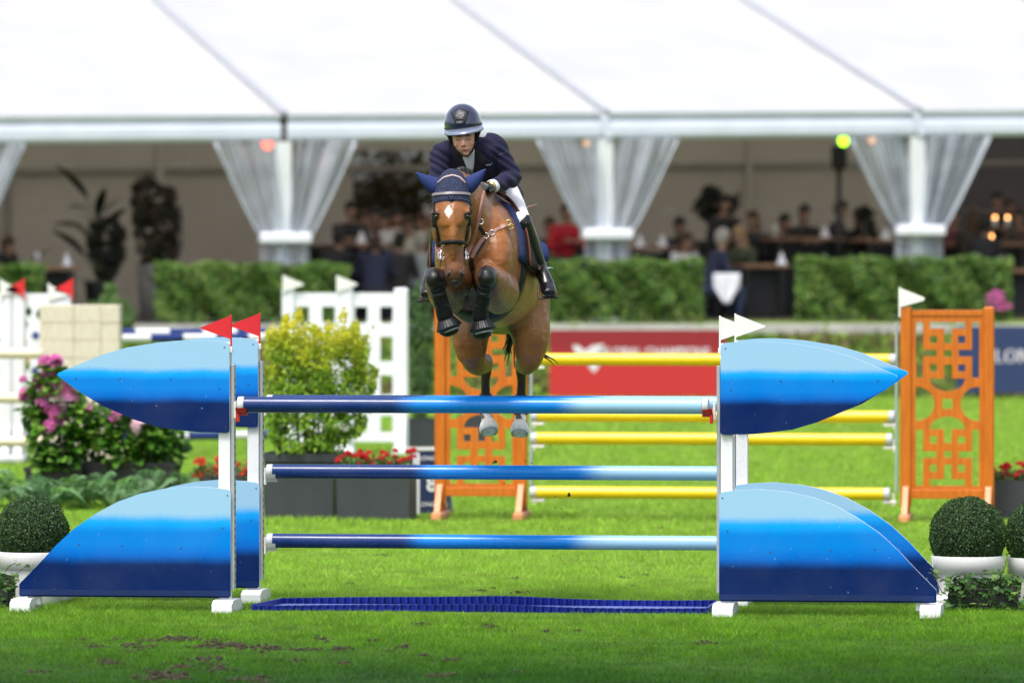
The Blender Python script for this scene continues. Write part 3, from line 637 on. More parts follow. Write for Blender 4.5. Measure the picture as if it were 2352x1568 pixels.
# ================================================================== ORANGE FENCE
t_ = NT('orange_wood'); tc = t_.n('ShaderNodeTexCoord'); mp = t_.n('ShaderNodeMapping'); mp.inputs['Scale'].default_value = (14, 14, 1.4); t_.l(tc.outputs['Object'], mp.inputs[0])
nz = t_.noise(3.0, 5, vec=mp.outputs[0]); n2 = t_.noise(2.2, 3); c = t_.ramp(nz.outputs['Fac'], [(.25, (.40, .090, .003)), (.6, (.54, .140, .004)), (.85, (.62, .19, .012))]).outputs[0]
kn = t_.ramp(n2.outputs['Fac'], [(.66, (0,) * 3), (.78, (.55,) * 3)]).outputs[0]; c = t_.mix(kn, c, (.25, .06, .008)); M_OR = t_.done(t_.bsdf(c, .38, spec=.45, coat=.15))
M_FOOTO = mat('orange_foot', (.62, .25, .11), .5, var=.15)
K = .001514
def orange_stand(label, loc):
    t = thing('jump_stand', label, 'jump stand', loc, -R(7), 'orange fretwork jump stands')
    X = lambda z: (z - 1190) * K; Z = lambda z: (1505 - z) * K
    for a, b in ((1190, 1255), (1670, 1733)):
        mb = MB(); w = (b - a) * K; mb.box(((X(a) + X(b)) / 2, 0, (Z(258) + Z(1420)) / 2), (w, .085, Z(258) - Z(1420)), bev=.012); part('post', mb, M_OR, t, world=False)
        mb = MB(); mb.box(((X(a) + X(b)) / 2 + .0, 0, .035), (.092, .62, .07), bev=.012); part('foot', mb, M_FOOTO, t, world=False)
        mb = MB(); mb.bar(((X(a) + X(b)) / 2, -.24, .06), ((X(a) + X(b)) / 2, -.046, .30), .05, .045); mb.bar(((X(a) + X(b)) / 2, .24, .06), ((X(a) + X(b)) / 2, .046, .30), .05, .045); part('brace', mb, M_FOOTO, t, world=False)
    mb = MB(); mb.box((X(1462.5), 0, Z(294)), ((1670 - 1255) * K - .002, .05, 34 * K), bev=.004); part('top_rail', mb, M_OR, t, world=False)
    mb = MB(); mb.box((X(1462.5), 0, Z(1343)), ((1670 - 1255) * K - .002, .06, 52 * K), bev=.004); part('bottom_rail', mb, M_OR, t, world=False)
    hol = []
    def q(pts): hol.append([(X(a), Z(b)) for a, b in pts])
    for up in (1, -1):
        f = (lambda y: y) if up == 1 else (lambda y: 1640 - y)
        for mr in (1, -1):
            g = (lambda x: x) if mr == 1 else (lambda x: 2926 - x)
            q([(g(1279), f(345)), (g(1322), f(345)), (g(1322), f(506)), (g(1400), f(506)), (g(1400), f(546)), (g(1322), f(546)), (g(1322), f(670)), (g(1279), f(670))])
            for y0 in (425, 590): q([(g(1360), f(y0)), (g(1403), f(y0)), (g(1403), f(y0 + 44)), (g(1360), f(y0 + 44))])
        q([(1360, f(345)), (1566, f(345)), (1566, f(385)), (1488, f(385)), (1488, f(470)), (1443, f(470)), (1443, f(385)), (1360, f(385))])
        q([(1443, f(508)), (1488, f(508)), (1488, f(549)), (1443, f(549))])
        sg = [(1463 + 103 * math.cos(R(a)), f(672 + 76 * math.sin(R(a)))) for a in range(0, 181, 12)]
        q(sg + [(1443, f(672)), (1443, f(592)), (1488, f(592)), (1488, f(672))])
    for mr in (1, -1):
        g = (lambda x: x) if mr == 1 else (lambda x: 2926 - x)
        q([(g(1277), 722)] + [(g(1284 + 104 * math.cos(R(a))), 820 + 100 * math.sin(R(a))) for a in range(-84, 85, 12)] + [(g(1277), 918)])
    q([(1432, 790), (1493, 790), (1493, 850), (1432, 850)])
    me = cut_panel([(X(1254), Z(311)), (X(1671), Z(311)), (X(1671), Z(1318)), (X(1254), Z(1318))], hol, .028)
    part('fretwork', me, M_OR, t, world=False)
    return t
orR = G(2068.5, 1198); o1 = orange_stand('orange wooden fretwork jump stand at the right with a white flag', orR)
orL = G(999, 1192); o2 = dup(o1, orL, -R(7), 'orange wooden fretwork jump stand directly behind the hind legs of the horse')
mb = MB(); mb.box((-.035, 0, 1.0), (.022, .06, 1.5), bev=.003); part('track', mb, M_STEEL, o1, world=False)
mb = MB(); mb.box((.81 + .05, 0, 1.0), (.022, .06, 1.5), bev=.003); part('track', mb, M_STEEL, o2, world=False)
zz = lambda py: CAMZ + (540 - py) / 261.5
mb = MB(); mb.box((-.005, -.05, (zz(660) + zz(728)) / 2), (.018, .012, zz(660) - zz(728)), bev=.003); st = part('flag_stick', mb, M_WHF, o1, world=False)
mb = MB(); mb.prism([(.0, zz(661)), (.205, zz(682)), (.215, zz(686)), (.205, zz(690)), (0, zz(705))], LOCAL, -.054, -.048); part('flag', mb, M_WHF, st, world=False)
M_YEL = mat('yellow_paint', (.78, .55, .010), .3, var=.05, scale=4, dirt=.15)
c0 = orL + FX * .845; c1 = orR - FX * .04
for (z, lab, dx) in ((1.42, 'top yellow pole of the orange fence, in front of the red banner', 0), (.922, 'second yellow pole, its left part hidden by the blue front pole', -.01), (.722, 'third yellow pole crossing behind the right wing post', -.03), (.244, 'lowest yellow pole close to the grass by the orange stands', -.05)):
    pole('jump_pole', lab, c0 + Vector((.02 + dx * .3, 0, z)), c1 + Vector((dx, 0, z)), .054, M_YEL, .055, 'yellow poles of the orange fence')
    for o, x, s in ((o2, .86 + .02, 1), (o1, -.05, -1)):
        c = MB(); c.box((x + s * .04, 0, z - .072), (.12, .06, .03), bev=.006); c.box((x + s * .008, 0, z - .05), (.014, .05, .11)); part('cup', c, M_CUP, o, world=False)

# ================================================================== WHITE FENCE BEHIND, STRAW PILLAR, POLES
M_WH2 = mat('white_stile_paint', (.72, .74, .77), .45, var=.04)
Y2 = 72.0; S2 = FPX / Y2
def w2(px, py): return ((px - 650) / S2, CAMZ + (540 - py) / S2)
t = thing('jump_stand', 'white lattice jump stand with two white flags behind the yellow green bush', 'jump stand', P(650, 1043, Y2)); t.location.z = 0
Zb = [C_(565 + z * 0) for C_ in ()]
zy = lambda z: 602 + z * .396; zx = lambda z: 564.5 + z * .396
for a, b, tp in ((210, 285, 150), (525, 625, 150), (860, 942, 150)):
    x0, _ = w2(zx(a), 0); x1, _ = w2(zx(b), 0); z1 = w2(0, zy(tp))[1]
    mb = MB(); mb.box(((x0 + x1) / 2, 0, z1 / 2 + .03), (x1 - x0, .12, z1 - .06), bev=.02); part('post', mb, M_WH2, t, world=False)
    mb = MB(); mb.box(((x0 + x1) / 2, 0, .04), (x1 - x0 + .03, .8, .08), bev=.02); mb.bar(((x0 + x1) / 2, -.35, .06), ((x0 + x1) / 2, -.05, .42), .08, .05); part('foot', mb, M_WH2, t, world=False)
def rect2(a, b, c, d, ch=0, chb=False):
    (x0, z0), (x1, z1) = w2(zx(a), zy(d)), w2(zx(c), zy(b)); k = ch
    return [(x0 + (k if chb else 0), z0), (x1 - (k if chb else 0), z0), (x1, z0 + (k if chb else 0)), (x1, z1), (x0, z1), (x0, z0 + (k if chb else 0))] if chb else [(x0, z0), (x1, z0), (x1, z1), (x0, z1)]
for (a, b) in ((285, 525), (625, 860)):
    m = (a + b) / 2; hol = []
    for (c, d) in ((a + 8, m - 38), (m + 38, b - 8)):
        hol.append(rect2(c, 258, d, 355, .03, True)); hol.append(rect2(c, 890, d, 985)); 
        h = rect2(c, 432, d, 575); hol.append([h[0], (h[1][0], h[1][1]), h[2], h[3]]); hol.append(rect2(c, 655, d, 770))
    (x0, z0), (x1, z1) = w2(zx(a) - .5, zy(1040)), w2(zx(b) + .5, zy(178))
    part('lattice', cut_panel([(x0, z0), (x1, z0), (x1, z1), (x0, z1)], hol, .05), M_WH2, t, world=False)
for a in (215, 527):
    x, _ = w2(zx(a), 0); mb = MB(); zt = w2(0, zy(75))[1]; zb = w2(0, zy(175))[1]
    mb.box((x + .01, -.08, (zt + zb) / 2), (.02, .02, zt - zb)); st = part('flag_stick', mb, M_WHF, t, world=False)
    mb = MB(); mb.prism([(x, zt), (x + .235, zt - .095), (x + .24, zt - .115), (x, zt - .19)], LOCAL, -.084, -.076); part('flag', mb, M_WHF, st, world=False)
# far left white stand with painted blue diamonds
t = thing('jump_stand', 'white jump stand with blue diamond patterns at the far left edge', 'jump stand', P(0, 1060, 69.6)); t.location.z = 0
S3 = FPX / 69.6; w3 = lambda px, py: (px / S3, CAMZ + (540 - py) / S3)
for a, b in ((-95, -70), (0, 28), (30, 58), (112, 165)):
    x0, x1 = w3(a, 0)[0], w3(b, 0)[0]; z1 = w3(0, 664)[1]
    mb = MB(); mb.box(((x0 + x1) / 2, .0, z1 / 2 + .02), (x1 - x0, .12, z1 - .04), bev=.02); part('post', mb, M_WH2, t, world=False)
    mb = MB(); mb.box(((x0 + x1) / 2, 0, .04), (x1 - x0 + .03, .75, .08), bev=.02); mb.bar(((x0 + x1) / 2, -.33, .06), ((x0 + x1) / 2, -.05, .40), .08, .05); part('foot', mb, M_WH2, t, world=False)
x0, z1 = w3(-70, 674); x1, z0 = w3(112, 1010)
hol = []
for (px, py) in ((42, 720), (66, 716), (58, 746), (90, 722), (62, 840), (95, 815), (80, 905), (40, 930)):
    x, z = w3(px, py); hol.append([(x - .045, z), (x, z - .07), (x + .045, z), (x, z + .07)])
part('board', cut_panel([(x0, z0), (x1, z0), (x1, z1), (x0, z1)], hol, .04), M_WH2, t, world=False)
M_DIA = mat('blue_diamond', (.02, .04, .20), .5); M_GOLD = mat('gold_diamond', (.45, .27, .03), .5)
for (px, py, m) in ((82, 770, M_DIA), (80, 852, M_DIA), (-10, 780, M_DIA), (-12, 850, M_DIA), (56, 786, M_GOLD), (62, 828, M_GOLD)):
    x, z = w3(px, py); r_ = .05 if m is M_DIA else .03; mb = MB(); mb.prism([(x - r_, z), (x, z - r_), (x + r_, z), (x, z + r_)], LOCAL, -.030, -.022); part('diamond', mb, m, t, world=False)
for px, m, dr, y0 in ((3, M_WHF, 1, 642), (56, M_REDF, -1, 641), (113, M_WHF, 1, 652), (167, M_REDF, -1, 641)):
    x, z = w3(px, y0); mb = MB(); mb.box((x, -.08, z - .11), (.018, .018, .24)); st = part('flag_stick', mb, m, t, world=False)
    mb = MB(); mb.prism([(x, z), (x + dr * .20, z - .11), (x + dr * .20, z - .13), (x, z - .18)][::1], LOCAL, -.084, -.076); part('flag', mb, m, st, world=False)
# straw-mat pillar
tt = NT('straw_mat'); tc = tt.n('ShaderNodeTexCoord'); mp = tt.n('ShaderNodeMapping'); mp.inputs['Scale'].default_value = (22, 22, 2.5); tt.l(tc.outputs['Object'], mp.inputs[0])
nz = tt.noise(4, 4, vec=mp.outputs[0]); c = tt.ramp(nz.outputs['Fac'], [(.25, (.46, .40, .29)), (.5, (.60, .545, .43)), (.8, (.68, .63, .52))]).outputs[0]; M_STRAW = tt.done(tt.bsdf(c, .8))
M_CORD = mat('mat_seam', (.44, .35, .22), .9)
t = thing('pillar', 'cream straw mat pillar behind the pink hydrangeas', 'jump pillar', P(186, 1050, 69.0)); t.location.z = 0
S4 = FPX / 69.0; W = 183 / S4; H = CAMZ + (540 - 700) / S4
mb = MB(); mb.box((0, 0, H / 2 - .03), (W - .05, .42, H - .06)); part('core', mb, M_CORD, t, world=False)
ne = 9
for k in range(ne):
    z0 = H * k / ne
    for j, (a, b) in enumerate(((-.5, -.07), (-.07, .27), (.27, .5))):
        mb = MB(); mb.box((W * (a + b) / 2, RNG.uniform(-.004, .004), z0 + H / ne / 2), (W * (b - a) - .003, .47, H / ne - .004), bev=.006); part('mat_panel', mb, M_STRAW, t, world=False)
M_CREAM = mat('cream_paint', (.66, .58, .42), .4, var=.05)
for py, lab in ((812, 'upper cream pole running off the left edge beside the straw pillar'), (914, 'middle cream pole at the left edge behind the pink flowers'), (1014, 'lowest cream pole at the left edge above the ferns')):
    pole('jump_pole', lab, P(-420, py, 68.6), P(98, py + .5, 68.6), .056, M_CREAM, .05, 'cream poles at the left edge', capm=M_CREAM)
def striped(name, period, ph):
    t = NT(name); tc = t.n('ShaderNodeTexCoord'); sx = t.n('ShaderNodeSeparateXYZ'); t.l(tc.outputs['Object'], sx.inputs[0])
    k = t.math('FRACT', t.math('ADD', t.math('DIVIDE', sx.outputs[0], period), ph)); s = t.math('GREATER_THAN', k, .5); nz = t.noise(8, 3)
    c = t.mix(s, (.74, .74, .74), (.012, .03, .17)); return t.done(t.bsdf(c, .35))
pole('jump_pole', 'front blue and white striped pole between the straw pillar and white stand', P(270, 777, 70.6), P(652, 777, 71.6), .047, striped('stripe_a', .82, .02), .05, 'blue and white striped poles', capm=M_WH2)
pole('jump_pole', 'rear blue and white striped pole just above the front striped one', P(250, 764, 72.6), P(690, 765, 73.4), .045, striped('stripe_b', .82, .62), .05, 'blue and white striped poles', capm=M_WH2)
pole('jump_pole', 'low blue and white striped pole seen between the left wing posts', P(262, 1004, 70.6), P(652, 1004, 71.6), .047, striped('stripe_c', .82, .40), .05, 'blue and white striped poles', capm=M_WH2)

# ================================================================== BANNERS AND NUMBER BOARD
YB = 96.6; SB = FPX / YB
def bx(px): return (px - CX) / SB
def bz(py): return CAMZ + (HZ - py) / SB
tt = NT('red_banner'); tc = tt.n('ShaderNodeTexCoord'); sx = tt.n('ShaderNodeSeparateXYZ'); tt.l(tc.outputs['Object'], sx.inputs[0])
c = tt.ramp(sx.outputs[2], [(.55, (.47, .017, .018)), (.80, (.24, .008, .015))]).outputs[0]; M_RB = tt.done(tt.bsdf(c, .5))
M_PRINT = mat('white_print', (.66, .62, .66), .5, var=.02); M_NB = mat('navy_banner', (.014, .030, .105), .5, var=.06); M_BFR = mat('banner_frame', (.5, .5, .48), .6)
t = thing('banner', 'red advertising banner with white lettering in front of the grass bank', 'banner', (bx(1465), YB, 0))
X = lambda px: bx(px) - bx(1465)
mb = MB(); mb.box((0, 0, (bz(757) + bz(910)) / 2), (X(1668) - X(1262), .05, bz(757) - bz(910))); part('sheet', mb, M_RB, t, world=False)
mb = MB(); mb.box((0, 0, bz(754.5)), (X(1668) - X(1262), .06, .03)); part('frame', mb, M_BFR, t, world=False)
me = text_mesh('GLOBAL CHAMPIONS', .175, .003, .004); o = part('lettering', me, M_PRINT, t, world=False); o.location = (X(1503), -.029, bz(808))
lp = [(355,185),(400,190),(450,228),(500,190),(580,178),(604,235),(570,300),(545,350),(515,392),(480,350),(430,262),(372,240)]
mb = MB(); mb.prism([(X(1204 + a * .312), bz(734 + b * .312)) for a, b in lp], LOCAL, -.032, -.026); part('logo', mb, M_PRINT, t, world=False)
t = thing('banner', 'navy advertising banner with white lettering behind the orange stand at right', 'banner', (bx(2430), YB, 0))
X = lambda px: bx(px) - bx(2430)
mb = MB(); mb.box((0, 0, (bz(749) + bz(902)) / 2), (X(2662) - X(2196), .05, bz(749) - bz(902))); part('sheet', mb, M_NB, t, world=False)
# serif capitals built from strokes (unit = cap height)
def serif(word, cap, w=.17, thin=.075):
    mb = MB(); x = 0
    def r(a, b, c, d): mb.prism([(x + a * cap, b * cap), (x + c * cap, b * cap), (x + c * cap, d * cap), (x + a * cap, d * cap)], LOCAL, -.032, -.026)
    def dg(a, c, ww): mb.prism([(x + a * cap, cap), (x + (a + ww) * cap, cap), (x + (c + ww) * cap, 0), (x + c * cap, 0)], LOCAL, -.033, -.0255)
    def ring(rx, a0, a1):
        n = 20; vs = []
        for k in range(n + 1):
            a = R(a0 + (a1 - a0) * k / n)
            for q, e in ((1, 1), (0, 0)):
                vs.append(Vector((x + (rx + (rx if q else rx - w) * math.cos(a)) * cap, -.031, (.5 + (.52 if q else .52 - thin) * math.sin(a)) * cap)))
        mb.add(vs, [(2 * k, 2 * k + 1, 2 * k + 3, 2 * k + 2) for k in range(n)])
    for ch in word:
        if ch in 'LEIN': r(.08, 0, .08 + w, 1); r(0, 0, .08 + w + .08, .06) ; r(0, .94, .08 + w + .08, 1)
        if ch == 'L': r(.33, 0, .66, .07); r(.59, .07, .66, .28); adv = .78
        elif ch == 'E': r(.33, 0, .64, .07); r(.33, .93, .62, 1); r(.25, .47, .48, .53); r(.57, .07, .64, .27); r(.55, .75, .62, .93); adv = .76
        elif ch == 'I': adv = .45
        elif ch == 'N': dg(.12, .68, .16); r(.74, 0, .74 + thin, 1); r(.66, .94, .9, 1); adv = 1.0
        elif ch == 'O': ring(.46, 0, 360); adv = 1.02
        elif ch == 'G': ring(.46, 50, 320); r(.66, .05, .82, .45); r(.58, .41, .9, .46); adv = 1.04
        elif ch == 'S': 
            pts = [(.56, .80), (.42, .95), (.22, .93), (.12, .76), (.24, .58), (.44, .44), (.54, .26), (.44, .08), (.24, .05), (.08, .2)]
            for (a, b), (c, d) in zip(pts, pts[1:]): mb.bar((x + a * cap, -.03, b * cap), (x + c * cap, -.03, d * cap), .006, .12 * cap, (1, 0, .3))
            adv = .72
        x += adv * cap
    return mb
mb = serif('LONGINES', .20); o = part('lettering', mb, M_PRINT, t, world=False); o.location = (X(2284), 0, bz(832))
# course number board leaning between planter and orange stand
YN = 56.4; SN = FPX / YN
t = thing('number_board', 'small navy and white number board with an 8 beside the dark planter', 'number board', ((980 - CX) / SN, YN, 0))
X = lambda px: (px - 980) / SN; Zn = lambda py: CAMZ + (HZ - py) / SN
M_NBW = mat('board_white', (.72, .73, .75), .45, var=.03)
mb = MB(); mb.box(((X(951) + X(1024)) / 2 + X(990) * 0, 0, (Zn(1034) + .01) / 2), (X(1024) - X(933), .03, Zn(1034) - .02)); part('panel', mb, M_NB, t, world=False)
mb = MB(); mb.box(((X(933) + X(1024)) / 2, 0, Zn(1030)), (X(1026) - X(931), .05, .03)); part('top_edge', mb, M_NBW, t, world=False)
mb = MB(); mb.box((X(956), -.018, (Zn(1036)) / 2), (16 / SN, .006, Zn(1036) - .02)); part('stripe', mb, M_NBW, t, world=False)
for s in (X(1024),): mb = MB(); mb.bar((s, -.01, .6), (s + .05, .3, .0), .03, .03); part('leg', mb, M_NBW, t, world=False)
o = part('number', text_mesh('8', .19, .002, .008), M_NBW, t, world=False); o.location = (X(992), -.02, Zn(1112))
o = part('lettering', text_mesh('LONGINES', .055, .0015, .001), M_NBW, t, world=False); o.location = (X(994), -.02, Zn(1158))
o = part('lettering', text_mesh('LONGINES', .05, .0015, .001), M_NBW, t, world=False); o.location = (X(994), -.02, Zn(1052))
mb = MB(); mb.ell((X(990), -.02, Zn(1082)), (.03, .006, .02), seg=10, rings=6); part('emblem', mb, M_NBW, t, world=False)
# ================================================================== PLANTERS AND PLANTS
M_PLAN = mat('planter_grey', (.030, .035, .040), .55, var=.15, scale=3); M_PBLK = mat('planter_black', (.014, .015, .016), .5)
M_POTW = mat('white_pot', (.66, .66, .65), .4, var=.05, scale=3, dirt=.12); M_EARTH = mat('potting_soil', (.03, .02, .012), .95, var=.3)
M_STEM = mat('green_stem', (.05, .09, .02), .7)
def planter(label, loc, w, d, h, m, rim=.0, rimh=.05, group='grey flower planters'):
    t = thing('planter', label, 'planter', loc, -R(7), group)
    mb = MB(); vs = []
    prf = [(1.0 - .05, 0), (1.0, .02), (1.0, h - rimh if rim else h)] + ([(1.0 + rim, h - rimh), (1.0 + rim, h)] if rim else [])
    for q, z in prf: vs += [(-w / 2 * q, -d / 2 * q, z), (w / 2 * q, -d / 2 * q, z), (w / 2 * q, d / 2 * q, z), (-w / 2 * q, d / 2 * q, z)]
    n = len(prf); fs = [(i * 4 + k, i * 4 + (k + 1) % 4, i * 4 + 4 + (k + 1) % 4, i * 4 + 4 + k) for i in range(n - 1) for k in range(4)]
    b0 = len(vs); q = prf[-1][0] - .06
    vs += [(-w / 2 * q, -d / 2 * q, h), (w / 2 * q, -d / 2 * q, h), (w / 2 * q, d / 2 * q, h), (-w / 2 * q, d / 2 * q, h)]; fs += [((n - 1) * 4 + k, (n - 1) * 4 + (k + 1) % 4, b0 + (k + 1) % 4, b0 + k) for k in range(4)]
    mb.add(vs, fs); part('box', mb, m, t, world=False)
    mb = MB(); mb.box((0, 0, .012), (w * 1.02, d * 1.02, .024)); part('base', mb, m, t, world=False)
    mb = MB(); mb.add([(-w / 2 * .95, -d / 2 * .95, h - .03), (w / 2 * .95, -d / 2 * .95, h - .03), (w / 2 * .95, d / 2 * .95, h - .03), (-w / 2 * .95, d / 2 * .95, h - .03)], [(0, 1, 2, 3)]); part('potting_soil', mb, M_EARTH, t, world=False)
    return t
def Sc(Y): return FPX / Y

# tall planter with the yellow-green bush
Y = 55.9; s = Sc(Y)
planter('tall dark grey planter holding the yellow green bush', (((697 - CX) / s), Y, 0), 158 / s, .55, 150 / s, M_PLAN, .10, .075)
bz0 = 150 / s - .03; bl = Vector(((705 - CX) / s, Y, bz0))
t = thing('bush', 'yellow green flowering bush with white blossoms growing from the tall grey planter', 'bush', bl)
sh = [(612,765),(625,740),(640,765),(655,715),(672,735),(690,700),(702,745),(722,735),(738,768),(752,735),(768,750),(790,698),(800,752),(820,735),(832,775),(858,745),(850,800),(845,830),(870,850),(855,930),(835,990),(810,1015),(780,1038),(640,1038),(615,1000),(602,930),(606,850)]
def inpoly(x, y, pl):
    c = False; n = len(pl)
    for i in range(n):
        (x0, y0), (x1, y1) = pl[i], pl[(i + 1) % n]
        if (y0 > y) != (y1 > y) and x < (x1 - x0) * (y - y0) / (y1 - y0) + x0: c = not c
    return c
def shape_cloud(poly, Y, n, depth, loc, clump=.06, k=60):
    """leaf positions filling a crown with the given outline, round in depth, gathered in clumps"""
    xs = [p[0] for p in poly]; ys = [p[1] for p in poly]; s = FPX / Y; cen = []
    while len(cen) < k:
        a, b = random.uniform(min(xs), max(xs)), random.uniform(min(ys), max(ys))
        if inpoly(a, b, poly): cen.append((a, b, random.uniform(-1, 1)))
    out = []; nr = []
    mx = (min(xs) + max(xs)) / 2; hw = (max(xs) - min(xs)) / 2
    while len(out) < n:
        if random.random() < .7:
            c = random.choice(cen); a = c[0] + random.gauss(0, clump * s); b = c[1] + random.gauss(0, clump * s); dz = c[2] + random.gauss(0, .25)
        else: a, b, dz = random.uniform(min(xs), max(xs)), random.uniform(min(ys), max(ys)), random.uniform(-1, 1)
        if not inpoly(a, b, poly): continue
        dd = depth * math.sqrt(max(.08, 1 - ((a - mx) / hw) ** 2 * .8)); dz = max(-1, min(1, dz))
        out.append(((a - CX) / s - loc.x, dz * dd, CAMZ + (HZ - b) / s - loc.z)); nr.append(((a - mx) / hw, dz - .35, .55))
    return np.array(out), np.array(nr)
p, nr = shape_cloud(sh, Y, 9000, .42, bl, .034, 190)
zt = 330 / s
o = part('foliage', leaf_cloud('foliage', p, nr, RNG.uniform(.03, .08, len(p)), .45, .7), leaf_mat('bush_leaf', [(.055, .150, .012), (.14, .30, .018), (.25, .43, .03), (.38, .52, .05)], .45, .4, (.50 * zt, 1.15 * zt, (.74, .64, .03))), t, world=False); o['kind'] = 'stuff'
p2, n2 = shape_cloud([(680,840),(760,830),(850,860),(840,960),(760,1010),(650,1000),(640,930)], Y, 110, .42, bl, .03, 14); p2[:, 1] = -abs(p2[:, 1])
o = part('white_blossom', leaf_cloud('white_blossom', p2, n2 * [1, 1, 0] + [0, -1, .3], RNG.uniform(.018, .04, len(p2)), .9, .4), leaf_mat('blossom_white', [(.7, .72, .68), (.6, .66, .52)], .6, .2), t, world=False); o['kind'] = 'stuff'
for k in range(14):
    x = RNG.uniform(-.25, .25); mb = MB(); tip = Vector((x * 1.7 + RNG.normal(0, .05), RNG.uniform(-.25, .25), zt * RNG.uniform(.55, .9))); mb.tube([(x, RNG.uniform(-.1, .1), -.03), (x * 1.2, tip.y * .5, tip.z * .4), tip], [.012, .008, .004], 6); part('stem', mb, M_TWIG, t, world=False)

# red begonias in low planters
M_RED = leaf_mat('red_petal', [(.50, .012, .022), (.66, .02, .03), (.74, .05, .05)], .5, .25); M_CORAL = leaf_mat('coral_petal', [(.66, .06, .03), (.74, .10, .04), (.80, .16, .08)], .5, .25)
M_BEG = leaf_mat('begonia_leaf', [(.03, .07, .015), (.06, .12, .02), (.09, .15, .03)], .4, .3)
def bloom_mesh(name, r, m, n=46):
    d = RNG.normal(0, 1, (n, 3)); d /= np.linalg.norm(d, axis=1)[:, None]; d[:, 2] = abs(d[:, 2]) * 1.0 - .25
    me = leaf_cloud(name, d * r * .75, d, np.full(n, r * .75), .95, .35, .2); me.materials.append(m); return me
def flowers(label, loc, w, d, h0, h1, n, r, petal, group, loc_world=True):
    t = thing('flowers', label, 'flowers', loc, -R(7), group); ms = [bloom_mesh('bloom', r * q, petal) for q in (.8, 1.0, 1.15)]
    N = int(900 * w / .6); pp = np.stack([RNG.uniform(-w / 2, w / 2, N), RNG.uniform(-d / 2, d / 2, N), RNG.uniform(0, h1 * .75, N) * RNG.uniform(.4, 1, N)], 1)
    o = part('foliage', leaf_cloud('foliage', pp, np.tile([0, -.4, 1], (N, 1)), RNG.uniform(.02, .05, N), .8, .6), M_BEG, t, world=False); o['kind'] = 'stuff'
    for k in range(n):
        o = part('bloom', ms[k % 3].copy() if False else ms[k % 3], None, t, world=False); o.location = (RNG.uniform(-w / 2, w / 2) * 1.05, RNG.uniform(-d * .55, d * .35), RNG.uniform(h0, h1)); o.rotation_euler = (RNG.uniform(-.5, .5), RNG.uniform(-.5, .5), RNG.uniform(0, 6))
    return t
Y = 55.5; s = Sc(Y)
planter('low dark planter with red flowers between the tall planter and number board', ((866 - CX) / s, Y, 0), 166 / s, .5, 125 / s, M_PLAN, .0, .05)
flowers('red begonias filling the low planter beside the number board', ((866 - CX) / s, Y, 125 / s - .03), 160 / s, .45, .03, .16, 42, .030, M_RED, 'begonias in the planters')
planter('dark planter with red flowers at the right edge behind the boxwood balls', ((2352 - CX) / s, Y, 0), 138 / s, .5, 92 / s, M_PLAN, .0, .05)
flowers('red begonias in the planter at the right edge of the picture', ((2345 - CX) / s, Y, 92 / s - .03), 128 / s, .45, .03, .18, 42, .030, M_RED, 'begonias in the planters')
Y = 57.6; s = Sc(Y)
planter('low dark planter with coral flowers behind the left wing posts', ((536 - CX) / s, Y, 0), 140 / s, .45, 78 / s, M_PLAN, .0, .05)
flowers('coral red begonias in the planter behind the left wing posts', ((520 - CX) / s, Y, 78 / s - .02), 150 / s, .45, .02, .18, 36, .034, M_CORAL, 'begonias in the planters')

# ------------------------------------------------------------------ hydrangeas
Y = 59.6; s = Sc(Y)
planter('long black trough planted with hydrangeas behind the ferns', ((300 - CX) / s, Y, 0), 210 / s, .5, 88 / s, M_PBLK, .05, .04, None)
planter('black pot of the tall pink hydrangea, almost hidden by ferns', ((135 - CX) / s, Y - .1, 0), 130 / s, .5, 78 / s, M_PBLK, .05, .04, None)
def blade_leaf(name, L, W, mats, fold=.18, curl=.25, teeth=0):
    vs, fs = [], []; n = 7
    for i in range(n):
        q = i / (n - 1); w = W * math.sin(math.pi * min(1, q * .92 + .04)) ** .8 * (1 - .25 * q); y = L * q; z = -curl * L * q * q
        vs += [(-w / 2, y, z + fold * w), (0, y, z), (w / 2, y, z + fold * w)]
    for i in range(n - 1):
        a = i * 3; fs += [(a, a + 1, a + 4, a + 3), (a + 1, a + 2, a + 5, a + 4)]
    me = bpy.data.meshes.new(name); me.from_pydata(vs, [], fs); me.polygons.foreach_set('use_smooth', [True] * len(fs)); me.materials.append(mats); me.update(); return me
HL = [blade_leaf('leaf', .125, .085, leaf_mat('hydrangea_leaf_%s' % n, [c], .42, .45)) for n, c in (('a', (.06, .17, .02)), ('b', (.12, .29, .035)), ('c', (.20, .40, .055)), ('d', (.29, .48, .09)))]
def set_leaf(o, pos, dirn, roll, sc):
    d = Vector(dirn).normalized(); q = d.to_track_quat('Y', 'Z'); o.location = pos; o.rotation_mode = 'QUATERNION'
    from mathutils import Quaternion
    o.rotation_quaternion = Quaternion(d, roll) @ q; o.scale = (sc,) * 3
PINKS = [bloom_mesh('flower_head', .072, leaf_mat('pink_petal_%d' % i, [tuple(c * .8 for c in b), b, tuple(min(1, c * 1.25) for c in b)], .5, .3), 110) for i, b in enumerate(((.80, .24, .58), (.84, .36, .66), (.82, .58, .66)))]
